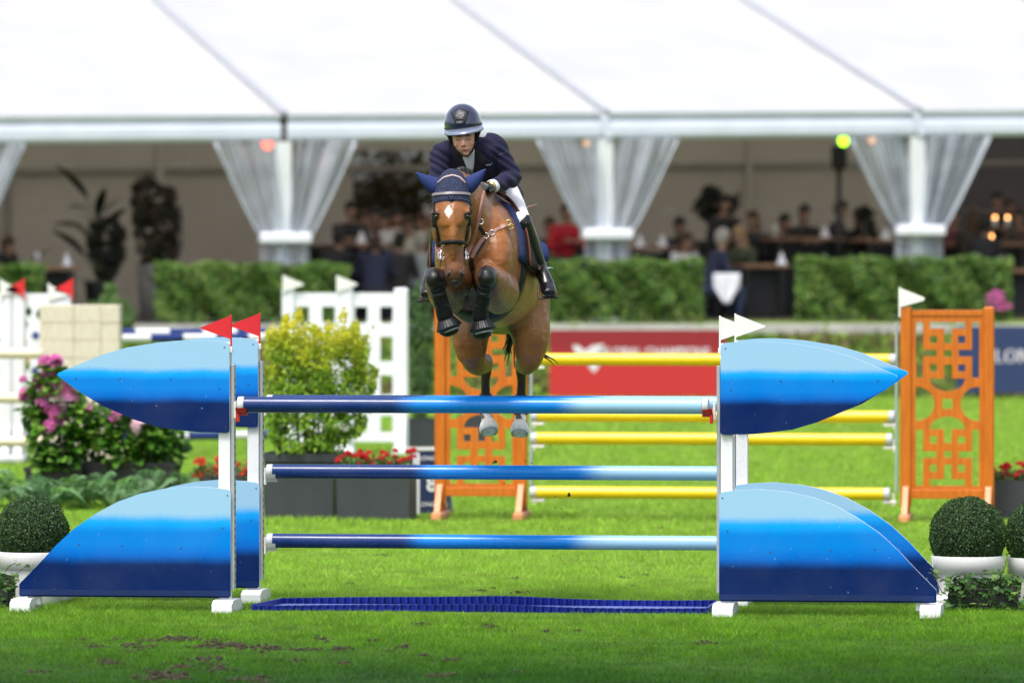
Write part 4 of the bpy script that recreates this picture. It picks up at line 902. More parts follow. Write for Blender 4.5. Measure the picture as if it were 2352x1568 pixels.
def hydrangea(label, poly, nl, heads, px_c, off):
    loc = Vector(((px_c - CX) / s, Y + off, 78 / s)); t = thing('hydrangea', label, 'hydrangea', loc, 0, 'hydrangeas behind the left wing')
    p, nr = shape_cloud(poly, Y, nl + 900, .30, loc, .07, 40); idx = np.argsort(p[:, 1])
    for i in idx[:nl]:
        o = part('leaf', HL[int(RNG.choice(4, p=[.25, .35, .28, .12]))], None, t, world=False); d = nr[i] + RNG.normal(0, .45, 3) + np.array([0, -.25, -.15]); set_leaf(o, p[i], d, RNG.uniform(-.6, .6), RNG.uniform(.85, 1.45))
    o = part('foliage', leaf_cloud('foliage', p[idx[nl:]], nr[idx[nl:]], RNG.uniform(.07, .12, len(p) - nl), .7, .5), leaf_mat('hydrangea_inner' + label[:4], [(.02, .07, .01), (.06, .16, .02)], .4, .3), t, world=False); o['kind'] = 'stuff'
    for k in range(5):
        x = (k - 2) * .06; mb = MB(); mb.tube([(x, 0, -.05), (x * 2, .02, .3), (x * 2.5, 0, .55)], [.012, .009, .006], 6); part('stem', mb, M_STEM, t, world=False)
    for (px, py, ti, r) in heads:
        o = part('flower_head', PINKS[ti], None, t, world=False); o.location = ((px - CX) / s - loc.x, -.37 - off, CAMZ + (HZ - py) / s - loc.z); o.scale = (r * 1.22,) * 3; o.rotation_euler = (RNG.uniform(.2, 1.1), RNG.uniform(-.4, .4), RNG.uniform(0, 6))
hydrangea('tall pink hydrangea left of the blue wing tip with round flower heads', [(60,900),(85,850),(110,838),(150,850),(190,900),(215,960),(220,1075),(80,1085),(70,1010),(55,960)], 190,
    [(111,829,0,.95),(134,827,0,.9),(120,851,0,1.),(103,874,0,1.15),(129,872,1,1.1),(150,886,0,1.1),(112,893,0,.9),(60,869,0,.5),(63,903,0,.85),(104,928,0,.98),(136,944,0,1.05),(120,976,0,.95),(141,963,0,.7),(169,905,1,1.1),(143,907,2,.9),(150,930,2,.55)], 138, -.1)
hydrangea('leafy hydrangea with two pale pink heads under the left blue wing', [(190,940),(230,905),(300,900),(380,940),(425,985),(437,1030),(410,1072),(330,1085),(230,1085),(195,1060)], 240, [(271,952,0,.85),(324,973,2,1.15),(205,935,0,.7)], 310, 0)

# ------------------------------------------------------------------ ferns
M_FERN = [leaf_mat('fern_%d' % i, c, .5, .35) for i, c in enumerate(([(.12, .27, .10), (.18, .35, .14)], [(.20, .36, .18), (.29, .45, .25)], [(.11, .27, .06), (.20, .38, .09)]))]
def frond(name, L, m):
    vs, fs = [], []; n = 18
    for i in range(n):
        q = i / (n - 1); y = L * (.1 + .9 * q) ; yy = L * math.sin(q * 1.75) * .62; zz = L * (.62 * math.sin(q * 2.05) - .12 * q)
        w = .16 * L * 1.25 * math.sin(math.pi * (q * .85 + .12)) ** .8 + .004; ww = L * .022
        for sgn in (-1, 1):
            b = len(vs); vs += [(0, yy - ww, zz), (0, yy + ww, zz + ww * .3), (sgn * w, yy + ww * 2.2, zz - w * .25), (sgn * w * .55, yy - ww * .6, zz - w * .04)]; fs.append((b, b + 3, b + 2, b + 1))
    me = bpy.data.meshes.new(name); me.from_pydata(vs, [], fs); me.materials.append(m); me.update(); return me
FR = [frond('frond', L, m) for L in (.42, .52) for m in M_FERN]
for i, (px, py, sc, lab) in enumerate(((-22, 1166, .95, 'fern cut by the left edge of the picture, behind the boxwood ball'), (45, 1163, .95, 'fern second from the left edge, under the tall pink hydrangea'), (118, 1170, 1.1, 'fern with arching pale fronds below the pink hydrangea'), (192, 1172, 1.15, 'fern in the middle of the row, above the start of the wing curve'), (262, 1165, 1.05, 'fern just right of the middle of the row, before the black trough'), (335, 1160, 1.1, 'fern before the right half of the black trough'), (408, 1150, .9, 'last fern at the right end of the row near the wing top'))):
    g = G(px, py); t = thing('fern', lab, 'fern', g, 0, 'row of ferns behind the left wing')
    for k in range(22):
        o = part('frond', FR[int(RNG.integers(0, 6))], None, t, world=False); o.rotation_euler = (RNG.uniform(-.25, .35), RNG.uniform(-.15, .15), k * 2.4 + RNG.uniform(-.3, .3)); o.scale = (sc * RNG.uniform(.7, 1.05),) * 3; o.location = (RNG.normal(0, .03), RNG.normal(0, .03), 0)

# ------------------------------------------------------------------ clipped boxwood balls in white pots
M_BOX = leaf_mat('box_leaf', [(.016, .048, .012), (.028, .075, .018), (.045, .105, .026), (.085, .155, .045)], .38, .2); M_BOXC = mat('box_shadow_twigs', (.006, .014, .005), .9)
def boxwood(label, plabel, px, py_c, rpx, Y):
    s = Sc(Y); r = rpx / s; x = (px - CX) / s; zc = CAMZ + (HZ - py_c) / s; ph = zc - r * .52
    t = thing('pot', plabel, 'flower pot', (x, Y, 0), 0, 'white pots of the boxwood balls')
    rt = r * .955; mb = MB(); mb.lathe([(.02, .0), (rt * .78, .0), (rt * .80, .02), (rt * .93, ph - .115), (rt * .93, ph - .112)], seg=40); part('body', mb, M_POTW, t, world=False)
    mb = MB(); mb.lathe([(rt * .93, ph - .118), (rt * .985, ph - .115), (rt * 1.0, ph - .004), (rt * .99, ph), (rt * .95, ph), (rt * .93, ph - .03), (.01, ph - .03)], seg=40); part('rim', mb, M_POTW, t, world=False)
    b = thing('boxwood', label, 'boxwood', (x, Y, ph - .03), 0, 'clipped boxwood balls')
    zc -= ph - .03
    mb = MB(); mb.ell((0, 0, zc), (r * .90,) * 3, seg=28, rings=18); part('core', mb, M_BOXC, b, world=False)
    n = 15000; d = RNG.normal(0, 1, (n, 3)); d /= np.linalg.norm(d, axis=1)[:, None]; d = d[(d[:, 2] > -.62) & (d[:, 1] < .5)]
    rr = r * (1 - np.abs(RNG.normal(0, .035, len(d))) + .02 * np.sin(d[:, 0] * 9) * np.sin(d[:, 2] * 8 + 1) + np.where(RNG.uniform(0, 1, len(d)) < .05, .035, 0))
    o = part('leaves', leaf_cloud('leaves', d * rr[:, None] + [0, 0, zc], d, RNG.uniform(.010, .019, len(d)), .65, .65), M_BOX, b, world=False); o['kind'] = 'stuff'
    mb = MB(); mb.tube([(0, 0, -.01), (0, 0, zc)], .02, 8); part('stem', mb, M_TWIG, b, world=False)
boxwood('clipped boxwood ball at the left edge beside the lower left wing', 'white pot at the left edge holding a boxwood ball', 74, 1222, 84, 42.75)
boxwood('whole clipped boxwood ball right of the lower right wing', 'white pot of the whole boxwood ball beside the right wing', 2224, 1229, 89, 42.55)
boxwood('boxwood ball cut by the right edge of the picture', 'white pot cut by the right edge of the picture', 2400, 1232, 90, 42.7)

# ------------------------------------------------------------------ ivy in dark troughs
def ivy_leaf(name, m):
    pts = [(0, 0), (.30, .08), (.52, -.08), (.44, .22), (.62, .48), (.30, .50), (0, 1.0), (-.30, .50), (-.62, .48), (-.44, .22), (-.52, -.08), (-.30, .08)]
    vs = [(0, .32, .04)] + [(x, y, -.10 * (x * x + (y - .3) ** 2)) for x, y in pts]; me = bpy.data.meshes.new(name); me.from_pydata(vs, [], [(0, 1 + i, 1 + (i + 1) % 12) for i in range(12)]); me.materials.append(m); me.update(); return me
IV = [ivy_leaf('leaf', leaf_mat('ivy_%d' % i, [c], .38, .28)) for i, c in enumerate(((.030, .085, .015), (.050, .125, .022), (.080, .170, .030), (.15, .25, .05)))]
def ivy(label, tl, px0, px1, pyt, Y, n, sprigs):
    s = Sc(Y); x0, x1 = (px0 - CX) / s, (px1 - CX) / s; xc = (x0 + x1) / 2; w = x1 - x0; h = CAMZ + (HZ - pyt) / s
    tr = thing('trough', tl, 'plant trough', (xc, Y, 0), -R(7), 'dark ivy troughs'); mb = MB(); mb.box((0, 0, .075), (w * .86, .22, .15), bev=.01); part('box', mb, M_PBLK, tr, world=False); mb = MB(); mb.box((0, 0, .152), (w * .82, .2, .008)); part('potting_soil', mb, M_EARTH, tr, world=False)
    t = thing('ivy', label, 'ivy', (xc, Y, .15), 0, 'ivy plants in dark troughs')
    for k in range(n):
        a = RNG.uniform(-.5, .5); top = h - .15; e = math.sqrt(max(0, 1 - (a * 1.9) ** 2)); z = RNG.uniform(-.145, top * (.35 + .65 * e)); y = -RNG.uniform(.05, .21) * (1.0 - .35 * max(0, z) / top) + RNG.normal(0, .02)
        if z > .02 and random.random() < .4: y = RNG.uniform(-.12, .12)
        o = part('leaf', IV[int(RNG.choice(4, p=[.28, .36, .26, .10]))], None, t, world=False); d = (RNG.normal(0, .6), -.55 + RNG.normal(0, .3), -.45 + RNG.normal(0, .5)); set_leaf(o, (a * w * 1.05, y, z), d, RNG.uniform(-.5, .5), RNG.uniform(.026, .055))
    for sp in sprigs:
        pts = [Vector(((a - CX) / s - xc, -.16, CAMZ + (HZ - b) / s - .15)) for a, b in sp]; mb = MB(); mb.tube(pts, .0028, 6); part('runner', mb, M_TWIG, t, world=False)
        for q in pts[1:]:
            for _ in range(2): o = part('leaf', IV[int(RNG.integers(2, 4))], None, t, world=False); set_leaf(o, q + Vector(RNG.normal(0, .012, 3)), (RNG.normal(0, .6), -.6, -.3 + RNG.normal(0, .4)), RNG.uniform(-.6, .6), RNG.uniform(.022, .04))
    nn = 900; q = RNG.uniform(-.5, .5, nn); zz = RNG.uniform(-.14, (h - .2) * .8, nn); o = part('inner_leaves', leaf_cloud('inner_leaves', np.stack([q * w * .9, RNG.uniform(-.13, .08, nn), zz], 1), np.tile([0, -1, .2], (nn, 1)), RNG.uniform(.02, .04, nn), .8, .5), leaf_mat('ivy_inner' + str(n), [(.012, .035, .008), (.03, .075, .014)], .5, .25), t, world=False); o['kind'] = 'stuff'
ivy('green ivy spilling over the grass before the right white pots', 'dark trough under the ivy at the right', 2172, 2352, 1305, 42.15, 250, [[(2200,1345),(2170,1330),(2150,1320),(2140,1312)], [(2180,1370),(2160,1355),(2138,1310)], [(2290,1330),(2305,1300),(2310,1272)], [(2190,1395),(2165,1392),(2158,1378)]])
ivy('green ivy in a dark trough at the left edge under the blue wing', 'dark trough under the ivy at the left edge', -90, 38, 1300, 42.35, 170, [[(20,1330),(40,1315),(60,1300),(70,1292)], [(15,1310),(25,1296),(40,1290)], [(20,1380),(12,1395),(18,1402)]])

# ------------------------------------------------------------------ shrubs behind
M_SHR = leaf_mat('shrub_leaf', [(.035, .085, .025), (.06, .13, .035), (.09, .17, .05)], .5, .3)
def shrub(label, poly, Y, n, depth, z0, size, m, stems=4, cat='shrub'):
    s = Sc(Y); xs = [p[0] for p in poly]; loc = Vector(((sum(xs) / len(xs) - CX) / s, Y, z0)); t = thing('shrub', label, cat, loc)
    p, nr = shape_cloud(poly, Y, n, depth, loc, .07, 40); o = part('foliage', leaf_cloud('foliage', p, nr, RNG.uniform(size * .6, size * 1.3, n), .6, .6), m, t, world=False); o['kind'] = 'stuff'
    h = p[:, 2].max()
    for k in range(stems): mb = MB(); x = RNG.normal(0, .05); mb.tube([(x, 0, -.02), (x * 2, RNG.normal(0, .04), h * .45), (x * 3, RNG.normal(0, .05), h * .85)], [.018, .012, .005], 6); part('stem', mb, M_TWIG, t, world=False)
    return t
s = Sc(74.0)
planter('grey planter behind the white stand holding the tall dark shrub', ((972 - CX) / s, 74.0, 0), 66 / s, .5, 70 / s, M_PLAN, .0, .05)
planter('grey planter behind the left orange stand, seen through its fretwork', ((1090 - CX) / s, 76.0, 0), 72 / s, .5, 66 / s, M_PLAN, .0, .05)
shrub('tall narrow dark green shrub between the white stand and the left orange stand', [(925,700),(945,665),(965,645),(985,690),(998,760),(996,860),(985,930),(975,975),(950,975),(942,900),(938,800)], 74.0, 2200, .28, 70 / s - .03, .055, M_SHR)
shrub('loose green shrub above the straw pillar in front of the left hedge', [(195,760),(200,690),(225,700),(245,650),(265,655),(270,690),(298,690),(312,735),(305,765)], 97.2, 700, .3, 0.02, .10, leaf_mat('shrub_pale', [(.06, .13, .03), (.10, .19, .05), (.17, .26, .09)], .5, .3))
# ================================================================== HORSE
def px_of(v): return (CX + v[:, 0] / v[:, 1] * FPX, HZ - (v[:, 2] - CAMZ) / v[:, 1] * FPX)
def seg_d(v, pts):                                   # distance to a polyline and the position along it (0..1)
    best = np.full(len(v), 9e9); par = np.zeros(len(v)); n = len(pts) - 1
    for i in range(n):
        a = np.array(pts[i]); b = np.array(pts[i + 1]); d = b - a; t = np.clip(((v - a) @ d) / (d @ d), 0, 1); q = np.linalg.norm(v - (a + t[:, None] * d), axis=1)
        m = q < best; best[m] = q[m]; par[m] = (i + t[m]) / n
    return best, par
def sst(a, b, x): t = np.clip((x - a) / (b - a), 0, 1); return t * t * (3 - 2 * t)
hb = MB()
TORSO = [(P(1072,596,41.62), .13, .17), (P(1078,588,41.74), .215, .27), (P(1090,580,41.94), .270, .37), (P(1106,596,42.20), .290, .425), (P(1126,622,42.50), .318, .385), (P(1140,642,42.78), .305, .345), (P(1150,655,43.02), .300, .33), (P(1158,668,43.25), .255, .30), (P(1162,680,43.42), .14, .20)]
hb.loft(TORSO, 32, power=2.2)
NECK = [(P(1041,420,41.32), .078, .095), (P(1056,440,41.46), .086, .150), (P(1074,468,41.62), .108, .205), (P(1086,508,41.78), .145, .27), (P(1092,556,41.96), .205, .34), (P(1100,590,42.15), .20, .34)]
hb.loft(NECK, 24)
HEAD = [(P(1041,408,41.28), .060, .070), (P(1039,432,41.24), .098, .112), (P(1037.5,470,41.19), .120, .140), (P(1037.5,500,41.17), .121, .152), (P(1038,525,41.17), .096, .152), (P(1040,550,41.15), .080, .125), (P(1042,578,41.12), .068, .092), (P(1044,605,41.10), .066, .080), (P(1045,625,41.09), .068, .078), (P(1045.5,640,41.09), .060, .070), (P(1046,650,41.10), .040, .048)]
hb.loft(HEAD, 28, power=2.35)
for x in (1001, 1074):                              # brow, cheek
    hb.ell(P(x, 489, 41.10), (.030, .045, .034)); hb.ell(P(x + (4 if x < 1030 else -4), 533, 41.22), (.035, .085, .085))
for x in (1030, 1060): hb.ell(P(x, 630, 41.045), (.026, .026, .038))
hb.ell(P(1046, 652, 41.13), (.036, .04, .022))       # chin
for x, y in ((1040, 560),): hb.ell(P(1041, 540, 41.035), (.030, .03, .20))
# shoulders, breast, withers
for x in (1140, 1040): hb.ell(P(x, 596, 41.74), (.115, .16, .21))
for x in (1118, 1052): hb.ell(P(x, 640, 41.64), (.095, .11, .135))
hb.ell(P(1112, 470, 42.15), (.08, .35, .13))
for x, sg in ((1150, 1), (1030, -1)): hb.ell(P(x, 640, 41.74), (.075, .13, .15)); hb.ell(P(x - 6 * sg, 560, 41.80), (.05, .10, .17), Matrix.Rotation(.35 * sg, 3, 'Y'))
hb.ell(P(1160, 690, 41.86), (.055, .09, .06))
# forelegs: elbow - knee - fetlock - hoof
FORE = {'R': [P(1146,672,41.80), P(1132,652,41.50), P(1119,633,41.20), P(1103,724,41.32), P(1106,752,41.36)], 'L': [P(1030,672,41.80), P(1012,655,41.50), P(998,637,41.20), P(1021,722,41.30), P(1027,744,41.34)]}
for k, (e, f, kn, fe, ho) in FORE.items():
    sx = 1 if k == 'R' else -1
    hb.loft([(e + Vector((0, .12, .03)), .13, .15), (e, .132, .145), (f, .100, .115), (kn + Vector((.004 * sx, .10, .0)), .066, .070), (kn + Vector((0, .02, -.01)), .060, .060)], 18)
    hb.ell(kn + Vector((0, -.005, -.012)), (.060, .058, .066))
    hb.loft([(kn, .056, .056), (kn.lerp(fe, .3), .040, .044), (kn.lerp(fe, .7), .036, .042), (fe, .042, .046), (fe.lerp(ho, .6), .038, .040), (ho, .050, .050)], 14)
    hb.loft([(fe.lerp(ho, .4), .040, .042), (ho, .056, .056), (ho + (ho - fe).normalized() * .055, .070, .066)], 14, sub=3)
# hind legs: hip - stifle - hock - fetlock - hoof
HIND = {'R': [P(1204,640,43.02), P(1212,715,42.98), P(1219,784,42.90), P(1212,826,43.02), P(1197,836,43.28), P(1198,880,43.36), P(1196,938,43.44), P(1195,962,43.42), P(1194,984,43.38)],
        'L': [P(1094,645,43.05), P(1086,722,43.0), P(1081,790,42.92), P(1093,828,43.02), P(1117,836,43.28), P(1115,880,43.36), P(1116,934,43.44), P(1119,960,43.42), P(1122,980,43.38)]}
for k, (hip, th, stf, gs, hk, cn, fe, pa, ho) in HIND.items():
    hb.loft([(hip + Vector((0, .05, .12)), .14, .22), (hip, .165, .25), (th, .157, .225), (stf, .125, .16), (gs, .078, .105), (hk + Vector((0, -.03, 0)), .050, .060)], 22)
    hb.ell(stf + Vector((0, -.02, -.05)), (.105, .12, .105))
    hb.ell(hk + Vector((0, .02, .01)), (.046, .060, .058))
    hb.loft([(hk, .046, .056), (hk.lerp(cn, .5), .038, .045), (cn, .031, .037), (fe, .038, .043), (pa, .042, .044), (ho, .050, .050)], 14)
HME = fuse(hb, .0085, 5, .5)
from mathutils import noise as mn
v = verts_np(HME).astype(float); nr0 = np.empty(len(v) * 3, 'f'); HME.vertices.foreach_get('normal', nr0); nr0 = nr0.reshape(-1, 3)
am = np.array([mn.noise((p[0] * 5.5, p[1] * 3.5, p[2] * 4.2)) + .6 * mn.noise((p[0] * 13 + 5, p[1] * 8, p[2] * 7)) + .22 * mn.noise((p[0] * 34, p[1] * 20, p[2] * 22)) for p in v])
ux, uy = px_of(v); sel = np.where((v[:, 1] < 41.36) & (np.abs(ux - 1041) < 62) & (uy < 655), .25, 1.0) * np.where(uy > 850, .3, 1.0)
v = v + nr0 * (am * .0085 * sel)[:, None]; HME.vertices.foreach_set('co', v.astype('f').ravel()); HME.update(); ux, uy = px_of(v); N = len(v)
BAY_, DKB, BLK, TAN, WHT = (np.array(c) for c in ((.255, .093, .023), (.060, .019, .007), (.010, .009, .009), (.36, .165, .052), (.86, .77, .72)))
c = np.tile(BAY_, (N, 1))
def blend(c, m, col): return c * (1 - m[:, None]) + np.asarray(col) * m[:, None]
body = sst(42.05, 42.25, v[:, 1]) * (1 - sst(735, 800, uy))
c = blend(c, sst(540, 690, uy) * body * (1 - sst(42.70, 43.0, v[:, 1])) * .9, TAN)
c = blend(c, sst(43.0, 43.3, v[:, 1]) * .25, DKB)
for k in FORE:
    d, t = seg_d(v, [tuple(p) for p in FORE[k][2:]]); c = blend(c, (d < .11) * 1.0 * sst(.0, .04, t + (v[:, 1] < 41.26) * .05), BLK)
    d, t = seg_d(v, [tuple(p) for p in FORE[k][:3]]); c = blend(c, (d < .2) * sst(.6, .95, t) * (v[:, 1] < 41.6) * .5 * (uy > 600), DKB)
    d = np.linalg.norm(v - np.array(FORE[k][2]), axis=1); c = blend(c, 1 - sst(.075, .095, d), BLK)
for k in HIND:
    pl = [tuple(p) for p in HIND[k][4:]]; d, t = seg_d(v, pl); near = (d < .11) & (uy > 805)
    c = blend(c, near * .72, DKB * .55); c = blend(c, near * sst(.02, .25, t) * .75, BLK * 1.3)
    blot = np.sin(v[:, 0] * 75 + v[:, 2] * 31) * np.sin(v[:, 2] * 60 + 1.3) + (.35 if k == 'L' else -.1)
    c = blend(c, near * sst(.60, .68, t) * (sst(-.15, .1, blot) * .9 + .1), WHT)
    d, t = seg_d(v, [tuple(p) for p in HIND[k][3:5]]); c = blend(c, (d < .12) * sst(.3, 1, t) * .5, DKB)
hd = (v[:, 1] < 41.35) & (uy < 660) & (np.abs(ux - 1041) < 62) & ~((uy > 596) & (np.abs(ux - 1045) > 28))
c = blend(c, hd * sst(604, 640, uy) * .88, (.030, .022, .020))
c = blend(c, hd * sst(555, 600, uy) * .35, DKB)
for ex in (1001, 1074.5):
    q = np.sqrt(((ux - ex) / 11) ** 2 + ((uy - 497) / 13) ** 2); c = blend(c, hd * (1 - sst(.5, 1.2, q)) * .9, BLK)
q = np.abs(ux - 1030.5) / 10.5 + np.abs(uy - 486) / 17 + np.sin(ux * 1.3 + uy * .9) * .06; c = blend(c, hd * (1 - sst(.85, 1.05, q)), (.62, .58, .52))
c = blend(c, hd * (1 - sst(0, 9, np.abs(ux - 1040))) * sst(500, 530, uy) * (1 - sst(560, 600, uy)) * .15, (.35, .17, .07))
c = blend(c, (v[:, 1] < 41.9) * (1 - sst(.02, .05, np.abs(v[:, 0] - np.interp(v[:, 1], [41.3, 41.9], [P(1050, 0, 41.4).x, P(1090, 0, 41.8).x])))) * (uy < 425) * (v[:, 1] > 41.4) * .9, BLK)
q = np.sqrt(((ux - 1152) / 34) ** 2 + ((uy - 775) / 62) ** 2); c = blend(c, (v[:, 1] > 42.6) * (1 - sst(.6, 1.15, q)) * .80, (.022, .014, .010))  # groin: dark skin, with the shade between the thighs painted in
q = np.sqrt(((ux - 1066) / 34) ** 2 + ((uy - 700) / 62) ** 2); c = blend(c, (v[:, 1] < 42.15) * (1 - sst(.6, 1.15, q)) * .7, DKB * .8)  # shade between the forelegs painted into the coat colour
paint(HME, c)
t = NT('horse_coat'); a = t.n('ShaderNodeAttribute', attribute_name='Col'); nz = t.noise(9, 4); n2 = t.noise(2.2, 3)
k = t.ramp(nz.outputs['Fac'], [(.3, (.88,) * 3), (.7, (1.12,) * 3)]).outputs[0]; k2 = t.ramp(n2.outputs['Fac'], [(.35, (.74,) * 3), (.65, (1.22,) * 3)]).outputs[0]
cc = t.mix(1.0, t.mix(1.0, a.outputs['Color'], k, 'MULTIPLY'), k2, 'MULTIPLY'); tc = t.n('ShaderNodeTexCoord'); mp = t.n('ShaderNodeMapping'); mp.inputs['Scale'].default_value = (1, 1, .25); t.l(tc.outputs['Object'], mp.inputs[0]); n3 = t.noise(220, 2, vec=mp.outputs[0]); n4 = t.noise(16, 3)
hgt = t.math('ADD', t.math('MULTIPLY', n3.outputs['Fac'], .12), n4.outputs['Fac'])
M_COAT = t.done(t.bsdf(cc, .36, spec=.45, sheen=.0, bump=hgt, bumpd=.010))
horse = thing('horse', 'bay horse in mid-jump over the blue poles with forelegs tucked up', 'horse', P(1110, 620, 42.2))
HBVH = BVHTree.FromPolygons([p for p in v], [tuple(p.vertices) for p in HME.polygons])
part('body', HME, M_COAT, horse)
EYE = Vector((0, 0, CAMZ))
def on(px, py, bvh=None, off=.0):
    d = (P(px, py, 42) - EYE).normalized(); h, n, i, _ = (bvh or HBVH).ray_cast(EYE + d * 38, d)
    if h is None: return None, None
    if n.dot(d) > 0: n = -n
    return h + n * off, n
def strap(name, pxs, w, m, parent, bvh=None, th=.005, dens=8, off=.002, sm=2):
    pts, ns = [], []; ym = 41.28 if name in ('bridle', 'cheek_strap') else 99
    for (a, b), (c_, d_) in zip(pxs, pxs[1:]):
        for k in range(dens):
            q = k / dens; h, n = on(a + (c_ - a) * q, b + (d_ - b) * q, bvh)
            if h is not None and h.y < ym: pts.append(h); ns.append(n)
    h, n = on(*pxs[-1], bvh)
    if h is not None and h.y < ym: pts.append(h); ns.append(n)
    for _ in range(sm):
        pts = [pts[0]] + [(pts[i - 1] + pts[i] * 2 + pts[i + 1]) / 4 for i in range(1, len(pts) - 1)] + [pts[-1]]
        ns = [ns[0]] + [((ns[i - 1] + ns[i] * 2 + ns[i + 1]) / 4).normalized() for i in range(1, len(ns) - 1)] + [ns[-1]]
    mb = MB(); mb.ribbon([p + n * off for p, n in zip(pts, ns)], ns, w, th); return part(name, mb, m, parent, smooth=False)
M_BLACK = mat('black_neoprene', (.006, .006, .007), .6, var=.2, spec=.3, bump=.001, bscale=200); M_RUB = mat('black_rubber', (.005, .007, .010), .42, var=.2)
M_LEA = mat('dark_leather', (.009, .005, .004), .45, var=.2, spec=.35); M_BRL = mat('brown_leather', (.10, .040, .025), .42, var=.2); M_TANL = mat('rein_leather', (.30, .15, .115), .5, var=.12)
M_CHR = mat('polished_steel', (.55, .55, .54), .22, 1.0, var=.03); M_BRASS = mat('brass', (.55, .38, .12), .3, 1.0)
M_HAIR = mat('mane_black', (.008, .007, .007), .45, var=.3)
t = NT('bonnet_crochet'); vo = t.n('ShaderNodeTexVoronoi'); vo.inputs['Scale'].default_value = 95; tc = t.n('ShaderNodeTexCoord'); t.l(tc.outputs['Object'], vo.inputs['Vector'])
c_ = t.ramp(vo.outputs['Distance'], [(.1, (.002, .004, .013)), (.5, (.007, .016, .058))]).outputs[0]; M_BON = t.done(t.bsdf(c_, .7, bump=vo.outputs['Distance'], bumpd=.008))
M_EAR = mat('ear_cloth', (.006, .022, .115), .8, var=.15, bump=.001, bscale=160); M_EYE = mat('horse_eye', (.006, .004, .003), .08, spec=.8)
M_WHOOF = mat('pale_hoof', (.90, .85, .74), .5, var=.25, scale=30)
# eyes, nostrils
for x in (1000.5, 1075.5):
    mb = MB(); h, n = on(x + (2 if x < 1030 else -2), 497); mb.ell((h or P(x, 497, 41.1)) + Vector((0, .010, 0)), (.021, .021, .018), seg=14); part('eye', mb, M_EYE, horse)
    mb = MB(); pts = []
    for k in range(7):
        a = x + (-9 + 18 * k / 6); h, n = on(a, 491.5 - 3.0 * math.sin(math.pi * k / 6))
        if h: pts.append(h + n * .001)
    if len(pts) > 2: mb.tube(pts, .005, 6); part('eyelid', mb, M_HAIR, horse)
for x in (1031.5, 1060):
    h, n = on(x, 628); mb = MB(); mb.ell(h + Vector((0, .004, 0)), (.011, .009, .022), Matrix.Rotation(.35 if x < 1040 else -.35, 3, 'Y'), 12, 8); part('nostril', mb, M_EYE, horse)
h, n = on(1046, 646); mb = MB(); mb.tube([on(x, 645.5 + abs(x - 1046) * .06)[0] for x in (1034, 1040, 1046, 1052, 1058) if on(x, 645.5)[0]], .003, 6); part('mouth', mb, M_EYE, horse)
# ear bonnet: knitted hood, two ears, fringe
bn = MB(); bn.loft([(P(1044,403,41.30), .064, .075), (P(1040,418,41.27), .092, .105), (P(1038.5,440,41.225), .112, .130), (P(1037.5,462,41.195), .128, .147), (P(1037.5,473,41.185), .130, .152)], 28, power=2.3)
bon = part('ear_bonnet', bn, M_BON, horse)
for tip, base in ((P(954.5,397,41.22), P(1012,431,41.25)), (P(1116.5,389,41.22), P(1066,430,41.25))):
    d = tip - base; up = Vector((0, 0, 1)); mb = MB(); sgn = -1 if d.x < 0 else 1
    mb.loft([(base, .050, .04), (base + d * .18 + up * -.010, .058, .042), (base + d * .40 - up * .012, .050, .036), (base + d * .66 - up * .008, .034, .026), (base + d * .88, .015, .013), (tip, .004, .004)], 16, hint=(0, 0, 1)); part('ear_cover', mb, M_EAR, bon)
BB = BVHTree.FromPolygons([Vector(q) for q in bn.v], bn.f)
strap('browband', [(994,448), (1008,446), (1038,444), (1066,445), (1082,447)], .018, mat('browband_grey', (.20, .17, .18), .4), bon, BB, .007)
strap('piping', [(1006,420), (1020,408), (1040,403), (1056,408), (1068,420)], .012, mat('piping_pink', (.42, .30, .30), .6), bon, BB, .004)
pl = [(1021,439), (1052,439), (1074,470), (1058,475), (1038,478), (1018,475), (1000,471)]
mb = MB(); hit = [on(a, min(b, 471), BB) for a, b in pl]; hit = [(h + n * .006 + Vector((0, 0, -(b - min(b, 471)) / 347)), n) for (h, n), (a, b) in zip(hit, pl) if h]; cN = on(1037, 458, BB)[0] + Vector((0, -.010, 0)); q0 = [h for h, n in hit]
mb.add([cN] + q0 + [q + Vector((0, .012, 0)) for q in q0], [(0, 1 + i, 1 + (i + 1) % len(q0)) for i in range(len(q0))] + [(1 + i, 1 + len(q0) + i, 1 + len(q0) + (i + 1) % len(q0), 1 + (i + 1) % len(q0)) for i in range(len(q0))]); part('front_flap', mb, M_BON, bon)
# plaited mane on the crest
mane = MB()
for k in range(9):
    q = k / 8; p = P(1056 + 26 * q, 391 + 10 * q * q + 3 * math.sin(k * 2), 41.42 + .5 * q); mane.ell(p, (.026, .024, .022), seg=10, rings=7); mane.ell(p + Vector((.012, .01, -.018)), (.02, .02, .02), seg=8, rings=6)
part('plaited_mane', mane, M_HAIR, horse)
